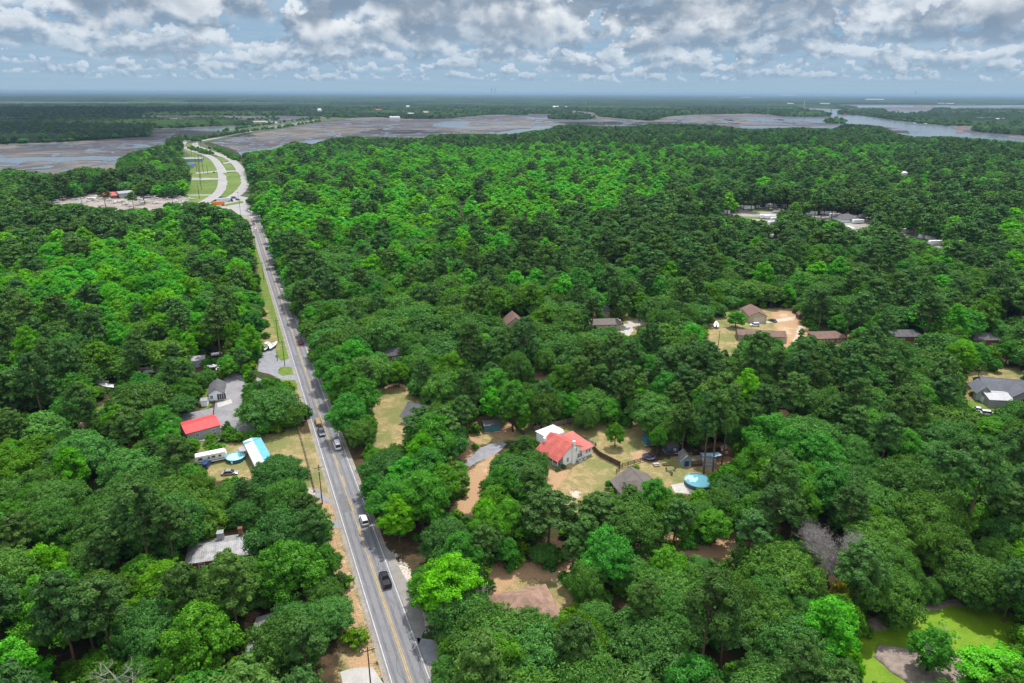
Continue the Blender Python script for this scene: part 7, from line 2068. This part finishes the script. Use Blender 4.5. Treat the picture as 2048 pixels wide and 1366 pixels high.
def build_fences():
    fence('privacy_fence', 'brown board privacy fence running down from the red roofed house', [(1187, 902), (1200, 914), (1222, 925), (1240, 934)], 1.8)
    fence('rail_fence', 'dark three rail fence between the two lawns', [(1232, 948), (1244, 936), (1280, 925), (1318, 914), (1348, 909)], 1.5, 'rail', mat('dark_rail_boards', (.045, .032, .028), .9, .2, 1))
    fence('back_fence', 'weathered grey board fence behind the red roofed house', [(1068, 862), (1100, 855), (1135, 847), (1165, 840)], 1.8, m=mat('grey_fence_boards', (.20, .165, .145), .9, .2, 2))
    fence('side_fence', 'short brown fence leading down from the tarped boat', [(1014, 838), (1030, 852), (1046, 872)], 1.7)
    fence('coop_fence', 'dark fence behind the blue shed and chicken run', [(1385, 913), (1420, 905), (1442, 904)], 1.7, m=MATS['dark_rail_boards'])
    fence('suburb_fence', 'reddish board fence left of the large grey house', [(1938, 792), (1962, 791), (1986, 792)], 1.8, m=mat('reddish_fence_boards', (.23, .12, .075), .9, .15, 2))
    fence('verge_fence', 'low grey timber rail edging the roadside verge', [(597, 860), (610, 905), (622, 950), (630, 984)], .5, 'rail', mat('grey_rail', (.15, .13, .12), .9, .1))
    fence('lot_fence', 'low dark divider fence down the office car park', [(430, 806), (428, 822), (427, 838)], 1.0, m=MATS['dark_rail_boards'])
    sg = empty('entry_sign', P(586, 852), R(60), 'small grey roofed sign in green shrubs beside the road', 'sign')
    MB().box(-1.2, 1.2, -.08, .08, .8, 1.9).build('board', SID_G, sg); MB().slab([(-1.5, -.5, 1.9), (1.5, -.5, 1.9), (1.5, 0, 2.2), (-1.5, 0, 2.2)], .06).slab([(1.5, .5, 1.9), (-1.5, .5, 1.9), (-1.5, 0, 2.2), (1.5, 0, 2.2)], .06).build('cap', SH_GREY, sg)
    for s in (-1, 1): MB().box(s * 1.1 - .08, s * 1.1 + .08, -.07, .07, 0, 1.9).build('post', WHITE, sg)
    s2 = empty('shop_sign', P(555, 722), R(70), 'pale boat shop sign board on a post by the drive', 'sign')
    MB().box(-.9, .9, -.06, .06, 1.6, 2.9).build('board', mat('sign_grey', (.3, .32, .33), .6, .1), s2)
    MB().box(-.1, .1, -.1, .1, 0, 1.6).build('post', WOOD, s2)


def build_poles():
    def pole(px, py, h, lab, arm=True, tr=False, name='utility_pole', r=.16, rz=None, grp='utility poles along the road'):
        t = empty(name, P(px, py), ROAD_RZ if rz is None else rz, lab, 'utility pole', grp)
        MB().cyl((0, 0), r, -.3, h, 9, r * .6).build('pole', POLEW, t)
        if arm:
            c = MB().box(-.06, .06, -1.3, 1.3, h - 1.0, h - .86).build('crossarm', POLEW, t)
            for q in (-1.2, -.5, .5, 1.2): MB().cyl((0, q), .06, h - .86, h - .62, 6).build('insulator', WHITE, c)
        if tr: MB().cyl((.32, 0), .24, h - 3.4, h - 2.3, 10).build('transformer', mat('transformer_grey', (.5, .51, .52), .5, .05), t)
        return t
    pole(744, 1400, 12.5, 'wooden utility pole nearest the bottom edge', True)
    pole(645, 1008, 12.2, 'wooden utility pole with white transformer beside the verge drive', True, True)
    pole(603.5, 856, 12.0, 'wooden utility pole with transformer beside the grey entry sign', True, True)
    pole(570, 733, 11.5, 'utility pole standing on the little grass island', True, True)
    pole(557, 684, 11, 'utility pole on the verge above the boats', True)
    pole(528, 560, 11, 'utility pole on the far green verge', True)
    pole(511, 492, 11, 'utility pole furthest along the road before the junction', True)
    pole(1436, 695, 8.0, 'lone pole on the lawn of the sandy lot', False, grp='yard poles')
    pole(482, 433, 14, 'tall pole at the near corner of the junction', True)
    pole(479, 412, 14, 'tall pole in the middle of the junction', True)
    for i, (px, py, h) in enumerate([(403, 379, 30), (402, 358, 30), (394, 343, 28), (407, 345, 28), (399, 327, 26), (385, 320, 26), (392, 308, 26), (404, 310, 26), (348, 298, 26), (359, 296, 26), (365, 284, 26), (246, 392, 22), (416, 349, 12), (399, 397, 14)]):
        pole(px, py, h, ['tallest dark transmission pole on the lower lawn', 'transmission pole beside the lower lawn track', 'left transmission pole on the upper lawn', 'right transmission pole of the upper lawn pair', 'transmission pole above the upper lawn', 'transmission pole by the small blue roofed house', 'transmission pole below the highway curve', 'transmission pole touching the highway curve', 'left marsh side transmission pole', 'right marsh side transmission pole', 'transmission pole beyond the curve in the marsh', 'slim tall mast over the boatyard', 'short pole on the upper lawn', 'short pole at the lawn corner'][i], i < 11, name='transmission_pole', r=.32, rz=.3, grp='transmission poles beside the highway')
    # wires between the roadside poles
    ps = [(744, 1400, 12.5), (645, 1008, 12.2), (603.5, 856, 12.0), (570, 733, 11.5), (557, 684, 11), (528, 560, 11), (511, 492, 11)]
    for i in range(len(ps) - 1):
        a, b = P(*ps[i][:2]), P(*ps[i + 1][:2]); mb = MB()
        for q in (-1.2, 1.2, 0):
            A_ = a + ROAD_N * q + Vector((0, 0, ps[i][2] - (.6 if q else 3))); B_ = b + ROAD_N * q + Vector((0, 0, ps[i + 1][2] - (.6 if q else 3)))
            mb.tube([A_.lerp(B_, k / 10) - Vector((0, 0, 1.2 * math.sin(math.pi * k / 10))) for k in range(11)], .018, 3)
        o = mb.build('power_line', DARKM); tag(o, 'thin sagging power lines, %s span along the road from the bottom' % ('first' if i == 0 else ORD[i]), 'wire', 'power lines along the road')


# ---------------------------------------------------------------- far shore
def build_far_things():
    def fb(px, py, w, d, h, lab, wm, rm, name='distant_house', rh=None, group='buildings on the far shore'):
        p = P(px, py); D = p.length; FARHOUSES.append((px, py, w * FPX / D))
        house(name, lab, 'building', None, None, d, h, rh or h * .4, wm, rm, 'x', .5, ctr=(p.x, p.y, 0), rz=R(rnd.uniform(-15, 15)), L=w, keep=0, group=group)
    RR = roofm('bright_red_roof', (.7, .04, .06), (.75, .05, .07))
    TAN = roofm('pale_tan_roof', (.42, .33, .28), (.5, .4, .34))
    for a in [(758, 224.5, 48, 30, 12, 'large building with bright red roof across the marsh', SID_W, RR), (790, 237.5, 42, 18, 7, 'white waterfront building in front of the far village', SID_W, WMET), (730, 226, 50, 20, 6, 'pale long roof left of the red roofed building', SID_W, TAN),
              (725, 232, 55, 22, 6, 'cream low building nearest the causeway end', SID_TAN, TAN), (746, 230, 26, 16, 8, 'small pinkish building below the red roof', SID_TAN, TAN), (776, 227, 40, 20, 6, 'white roof right of the red roofed building', SID_W, WMET), (786, 225, 30, 18, 6, 'smaller white roof behind the waterfront building', SID_W, TAN),
              (822, 235, 26, 18, 14, 'tall white waterfront house', SID_W, WMET), (834, 237, 26, 16, 8, 'grey house in the waterfront trees', SID_G, SH_GREY), (843, 237, 24, 16, 9, 'dark house in the waterfront trees', SID_G, SH_DARK), (852, 232, 24, 16, 16, 'tall pale house above the inlet', SID_TAN, TAN), (850, 234.5, 20, 14, 8, 'white house at the foot of the tall pale house', SID_W, WMET),
              (816, 219, 20, 14, 18, 'white tower building in the far trees', SID_W, WMET), (808, 221, 40, 20, 8, 'flat grey building beside the white tower', SID_W, GMET), (786, 219.5, 22, 14, 7, 'small white roof in the far trees', SID_W, WMET), (888, 210, 60, 24, 8, 'white long roof far inland', SID_W, WMET), (912, 223, 14, 12, 8, 'tiny white house by the far marsh edge', SID_W, WMET),
              (285, 227.5, 30, 20, 9, 'white house across the left marsh', SID_W, WMET), (226, 226.5, 14, 12, 7, 'tiny pale house across the left marsh', SID_W, WMET), (640, 228.5, 16, 20, 20, 'white tower block at the causeway end', SID_W, WMET), (628, 229, 40, 16, 6, 'low pale building at the causeway end', SID_W, TAN),
              (398, 247, 26, 14, 6, 'white house on the left marsh island', SID_W, WMET), (455, 247, 24, 12, 5, 'pale building on the island quay', SID_W, TAN), (465, 247.5, 24, 12, 6, 'cream building on the island quay', SID_TAN, TAN), (514, 247.8, 60, 14, 7, 'long pink brown roofed quay building', SID_TAN, TAN), (503, 248.5, 20, 10, 5, 'white boat house at the quay', SID_W, WMET),
              (537, 247.5, 18, 10, 5, 'white shed right of the quay building', SID_W, WMET), (549, 247.5, 18, 10, 5, 'white shed at the end of the quay', SID_W, WMET), (352, 242, 40, 20, 7, 'white roofs behind the left island trees', SID_W, WMET), (1047, 216.5, 90, 24, 7, 'long white shed at the far boatyard', SID_W, WMET), (1111, 218, 40, 24, 14, 'white gabled shed in the far boatyard', SID_W, WMET),
              (1123, 218, 34, 20, 10, 'white hull like building right of the gabled shed', SID_W, WMET), (1130, 218, 26, 20, 12, 'pale boat store in the far boatyard', SID_W, WMET), (1210, 211.5, 50, 20, 8, 'low building with brown roof among far trees', SID_TAN, TAN), (1894, 237, 46, 26, 9, 'white roofed house on the right shore', SID_W, WMET), (1881, 234, 40, 20, 8, 'pale house left of the white roof on the right shore', SID_W, GMET),
              (1905, 235, 26, 20, 8, 'small white house on the right shore', SID_W, WMET), (1955, 243, 40, 24, 12, 'grey house on the right shore', SID_G, SH_GREY), (1975, 243, 40, 24, 12, 'grey blue house on the right shore', SID_G, SH_GREY), (1998, 245, 36, 24, 12, 'grey house nearest the right edge shore', SID_G, GMET), (2015, 243, 40, 24, 10, 'pale roofed house by the right edge shore', SID_W, GMET),
              (2033, 266.5, 26, 16, 8, 'white house on the lower right marsh shore', SID_W, WMET), (1974, 263, 20, 12, 7, 'pale house on the lower right marsh', SID_W, WMET), (1534, 226.5, 16, 12, 8, 'white house on the middle shore', SID_W, WMET), (1495, 225.5, 14, 12, 7, 'tiny white house on the middle shore', SID_W, WMET), (1649, 209.5, 90, 40, 12, 'white building on the far river bank', SID_W, WMET),
              (1580, 209.5, 60, 40, 12, 'long pale building far behind the river', SID_W, WMET), (1515, 209.5, 150, 40, 6, 'pale long roof line far behind the marsh', SID_W, WMET), (1748, 202.5, 260, 90, 25, 'white building near the horizon at right', SID_W, WMET), (1890, 209.5, 160, 50, 12, 'white roofs beyond the right marsh', SID_W, WMET), (1573, 193.6, 500, 150, 50, 'white warehouse under the dock cranes', SID_W, WMET),
              (808, 188.2, 1900, 300, 35, 'long white industrial sheds on the horizon', SID_W, WMET), (955, 188.4, 700, 200, 35, 'white works beside the horizon chimneys', SID_W, WMET), (1490, 196.5, 260, 80, 18, 'pale building inland beyond the middle shore', SID_W, WMET), (1188, 191, 400, 120, 30, 'pale works right of the far crane', SID_W, WMET), (384, 323, 34, 12, 4.5, 'blue grey roofed store below the highway curve', SID_B, GMET), (378, 336, 16, 10, 4, 'small house with deep blue roof beside the upper lawn', SID_G, roofm('deep_blue_roof', (.03, .08, .3), (.05, .1, .35))),
              (1795 + 30, 262, 12, 8, 4, 'tiny hut on the near river bank', SID_TAN, TAN)][:-1]:
        if a[1] < 213: a = a[:6] + (SID_G if a[6] is SID_W else a[6], GMET if a[7] is WMET else a[7])
        fb(*a)
    # docks on the river
    for i, (px, py, w) in enumerate([(1780, 238.5, 16), (1828, 248.5, 14), (1850, 250, 18), (1892, 250.5, 24), (1690, 230, 30), (1920, 265.5, 26)]):
        t = empty('dock', P(px, py), R(8), ['dock with white roof on the upper river bank', 'dock with dark boat on the river bend', 'white roofed dock right of the river bend', 'long low dock on the right bank', 'red roofed dock by the river mouth trees', 'dock with red roofed boat lift in the wide river'][i], 'dock', 'docks along the river')
        MB().box(-w / 2, w / 2, -2, 2, .6, .9).build('deck', WOOD, t)
        for s in (-1, 0, 1): MB().cyl((s * w * .45, 0), .3, -1, 3.6, 6).build('post', WOOD, t)
        MB().slab([(-w * .3, -4, 4.0), (w * .3, -4, 4.0), (w * .3, 0, 5.2), (-w * .3, 0, 5.2)], .2).slab([(w * .3, 4, 4.0), (-w * .3, 4, 4.0), (-w * .3, 0, 5.2), (w * .3, 0, 5.2)], .2).build('roof', RR if i > 3 else WMET, t)
    # day mark in the river, cranes and stacks
    t = empty('channel_marker', P(1661, 229), 0, 'tall lattice channel marker standing in the river', 'marker')
    MB().tube([(-3, 0, -1), (0, 0, 24)], .5, 5).tube([(3, 0, -1), (0, 0, 24)], .5, 5).tube([(-2.4, 0, 4), (2.4, 0, 4)], .3, 4).tube([(-1.4, 0, 13), (1.4, 0, 13)], .3, 4).build('tower', DARKM, t)
    MB().box(-6, 6, -2, 2, -1, 2).build('base', CONC, t); MB().box(-3, 3, -.3, .3, 20, 25).build('board', DARKM, t)
    t = empty('crane', P(1122, 215), 0, 'yellow boom crane leaning over the far boatyard', 'crane'); k = P(1122, 215).length / 1400
    MB().tube([(0, 0, 4), (8.5 * k, 0, 12 * k)], [.9, .5], 5).build('boom', mat('crane_yellow', (.55, .50, .06), .5, .05), t); MB().box(-6, 4, -4, 4, 0, 6).build('cab', mat('crane_cab', (.4, .38, .1), .5, .05), t)
    for i, (px, h, lab) in enumerate([(983, 22, 'left of two tall chimneys on the horizon'), (990, 21, 'right of two tall chimneys on the horizon'), (1830, 17, 'chimney beside white steam at the right horizon')]):
        p = P(px, 188.5 + (i == 2) * 5); k = p.length / 1450
        t = empty('chimney_stack', p, 0, lab, 'chimney'); MB().cyl((0, 0), .45 * k, 0, h * .5 * k, 8, .3 * k).build('shaft', mat('stack_concrete', (.15, .16, .18), .9, .1), t); MB().cyl((0, 0), .34 * k, h * .5 * k, (h * .5 + .4) * k, 8).build('collar', DARKM, t)
    for i, px in enumerate((1492, 1500, 1517, 1590, 1603, 1621, 1644, 1652)):
        p = P(px, 195.2); k = p.length / 1450
        t = empty('dock_crane', p, 0, 'container crane on the horizon, %s from the left' % ('first' if i == 0 else ORD[i]), 'crane', 'container cranes on the horizon')
        s = (7, 10, 9, 6, 8, 9, 7, 8)[i] * .75
        MB().tube([(-1.2 * k, 0, 0), (-.7 * k, 0, s * .6 * k)], .16 * k, 4).tube([(1.2 * k, 0, 0), (.7 * k, 0, s * .6 * k)], .16 * k, 4).build('legs', mat('crane_blue', (.10, .16, .24), .6, .05), t)
        MB().tube([(-2.5 * k, 0, s * .55 * k), (2.5 * k, 0, s * .6 * k)], .18 * k, 4).tube([(.5 * k, 0, s * .6 * k), (1.6 * k, 0, s * k)], .12 * k, 4).build('boom', MATS['crane_blue'], t)
    for i, (px, py, h) in enumerate([(1165, 211, 30), (1171, 210.5, 34), (1607, 220, 60)]):
        p = P(px, py); t = empty('mast', p, 0, ['white mast left of its twin in the far boatyard', 'white mast right of its twin in the far boatyard', 'tall thin mast on the river mouth woods'][i], 'mast')
        MB().cyl((0, 0), 1.4, 0, h, 6, .7).build('pole', WHITE, t); MB().box(-3, 3, -.5, .5, h * .7, h * .7 + .8).build('spreader', WHITE, t)


# pond at the lower right
def build_pond():
    dw = mat('duckweed_pond', (.110, .215, .006), .6, .25, .35, col2=(.175, .305, .012), spec=.15, detail=9)
    sheet('pond', [(1690, 1400), (1700, 1290), (1722, 1262), (1770, 1262), (1830, 1228), (1870, 1222), (1905, 1212), (1960, 1218), (2012, 1222), (2045, 1250), (2040, 1300), (2010, 1400)], .02, dw, 2, .4)
    mud = mat('pond_mud', (.16, .125, .105), .9, .25, .5, col2=(.36, .30, .26))
    wall = [(1752, 1300), (1760, 1292), (1790, 1296), (1832, 1297), (1860, 1300), (1900, 1312), (1925, 1322), (1952, 1352), (1950, 1366), (1935, 1362), (1925, 1385), (1850, 1385), (1800, 1355), (1770, 1332), (1752, 1315)]
    w = jitter_outline(wpoly(wall), 1.0, .35, 4); c = np.mean(w, 0)
    rings = [[(x, y, z) for x, y in (np.array(w) - c) * s + c] for s, z in ((1.03, .0), (1.0, .28), (.93, .42), (.6, .5), (.2, .5))]
    mb = MB().loft(rings); o = mb.build('pond_island', mud); o['kind'] = 'structure'
    sheet('pond_shore', None, .016, mud, 2, .4, parts=[[(1818, 1222), (1870, 1205), (1905, 1198), (1960, 1205), (2040, 1205), (2060, 1260), (2040, 1262), (2010, 1222), (1960, 1220), (1905, 1214), (1870, 1226), (1830, 1232)], [(1720, 1240), (1760, 1232), (1775, 1262), (1722, 1266)]])


LANDMARKS += [('the duckweed pond', (1850, 1260)), ('the roadside pullout', (830, 1200)), ('the highway junction', (470, 410)), ('the grassy left verge drive', (660, 1040)), ('the left woodland track', (200, 810)), ('the round swimming pool', (1396, 965)), ('the fenced lawn', (1250, 900)), ('the dirt bend of the drive', (930, 990)), ('the grey dead tree', (1655, 1120)), ('the lower left clearing', (40, 1200)), ('the bright sweetgum by the road', (628, 660)), ('the overgrown left hollow', (180, 980)), ('the broken pale snag', (1962, 1100)), ('the sandy patch between oaks', (1430, 1090))]
build_buildings()
build_yard_things()
build_vehicles()
build_fences()
build_poles()
build_far_things()
build_pond()
for _l, _q, _r in (((1033, 985), 6, 0), ((540, 850), 8, 0), ((1514, 745), 8, 0), ((1212, 715), 6, 0), ((905, 1245), 4, 0), ((1095, 1105), 4, 0), ((1195, 1090), 4, 0), ((1655, 1165), 5, 0), ((905, 985), 4, 0), ((983, 845), 4, 0)):
    _p = P(*_l); BUILDINGS.append((_p.x, _p.y, _q))
build_special_trees()
build_woods()


def build_clouds():
    """broken cumulus over the land; it throws the large soft shadows on the far woods"""
    m = bpy.data.materials.new('cloud'); m.use_nodes = True
    bs = m.node_tree.nodes['Principled BSDF']; bs.inputs['Base Color'].default_value = (.85, .86, .88, 1); bs.inputs['Roughness'].default_value = 1
    rs = np.random.RandomState(3)
    mb = MB(); H = 1000.0
    for (px, py, a, b) in [(140, 268, 900, 420), (40, 262, 700, 380), (1400, 259, 900, 240), (1640, 262, 500, 170), (1150, 256, 260, 110), (300, 240, 900, 500), (1250, 246, 700, 200), (820, 262, 380, 90), (1500, 300, 300, 60), (60, 225, 2500, 900)]:
        g = P(px, py) + sun_dir * (H / sun_dir.z)
        for k in range(9):
            t = rs.uniform(0, 6.28); q = rs.uniform(0, .6)
            c = np.array([g.x + a * .5 * q * math.cos(t), g.y + b * .8 * q * math.sin(t), H + rs.uniform(0, 60)])
            rr = np.array([a * rs.uniform(.22, .38), b * rs.uniform(.4, .6), rs.uniform(50, 90)])
            v, f = CLOUD
            jit = 1 + .22 * np.array([mnoise.noise(Vector(p * 2.5 + c / 500)) for p in v])[:, None]
            mb.add([tuple(p) for p in c + v * rr * jit], f)
    o = mb.build('clouds', m, None, True); tag(o, 'broken cumulus clouds drifting high over the woods and marsh', 'clouds', kind='stuff')


def _ico3():
    import bmesh
    bm = bmesh.new(); bmesh.ops.create_icosphere(bm, subdivisions=3, radius=1.0)
    v = np.array([x.co[:] for x in bm.verts]); f = [tuple(x.index for x in g.verts) for g in bm.faces]
    bm.free(); return v, f
CLOUD = _ico3()
build_clouds()


def build_haze():
    hz = bpy.data.materials.new('haze'); hz.use_nodes = True
    t = NT(hz.node_tree); t.n.clear()
    v = t.node('ShaderNodeVolumePrincipled')
    v.inputs['Color'].default_value = (0.32, 0.49, 0.68, 1)
    v.inputs['Density'].default_value = HAZE_D
    v.inputs['Anisotropy'].default_value = 0.2
    out = t.node('ShaderNodeOutputMaterial'); t.l.new(v.outputs[0], out.inputs['Volume'])
    o = MB().box(-59000, 59000, -290, 61500, -3.0, 112.0).build('haze', hz)
    o['kind'] = 'stuff'; o['label'] = 'thin blue haze over the whole landscape'; o['category'] = 'haze'
    hz.cycles.homogeneous_volume = True
HAZE_D = 0.000052
build_haze()
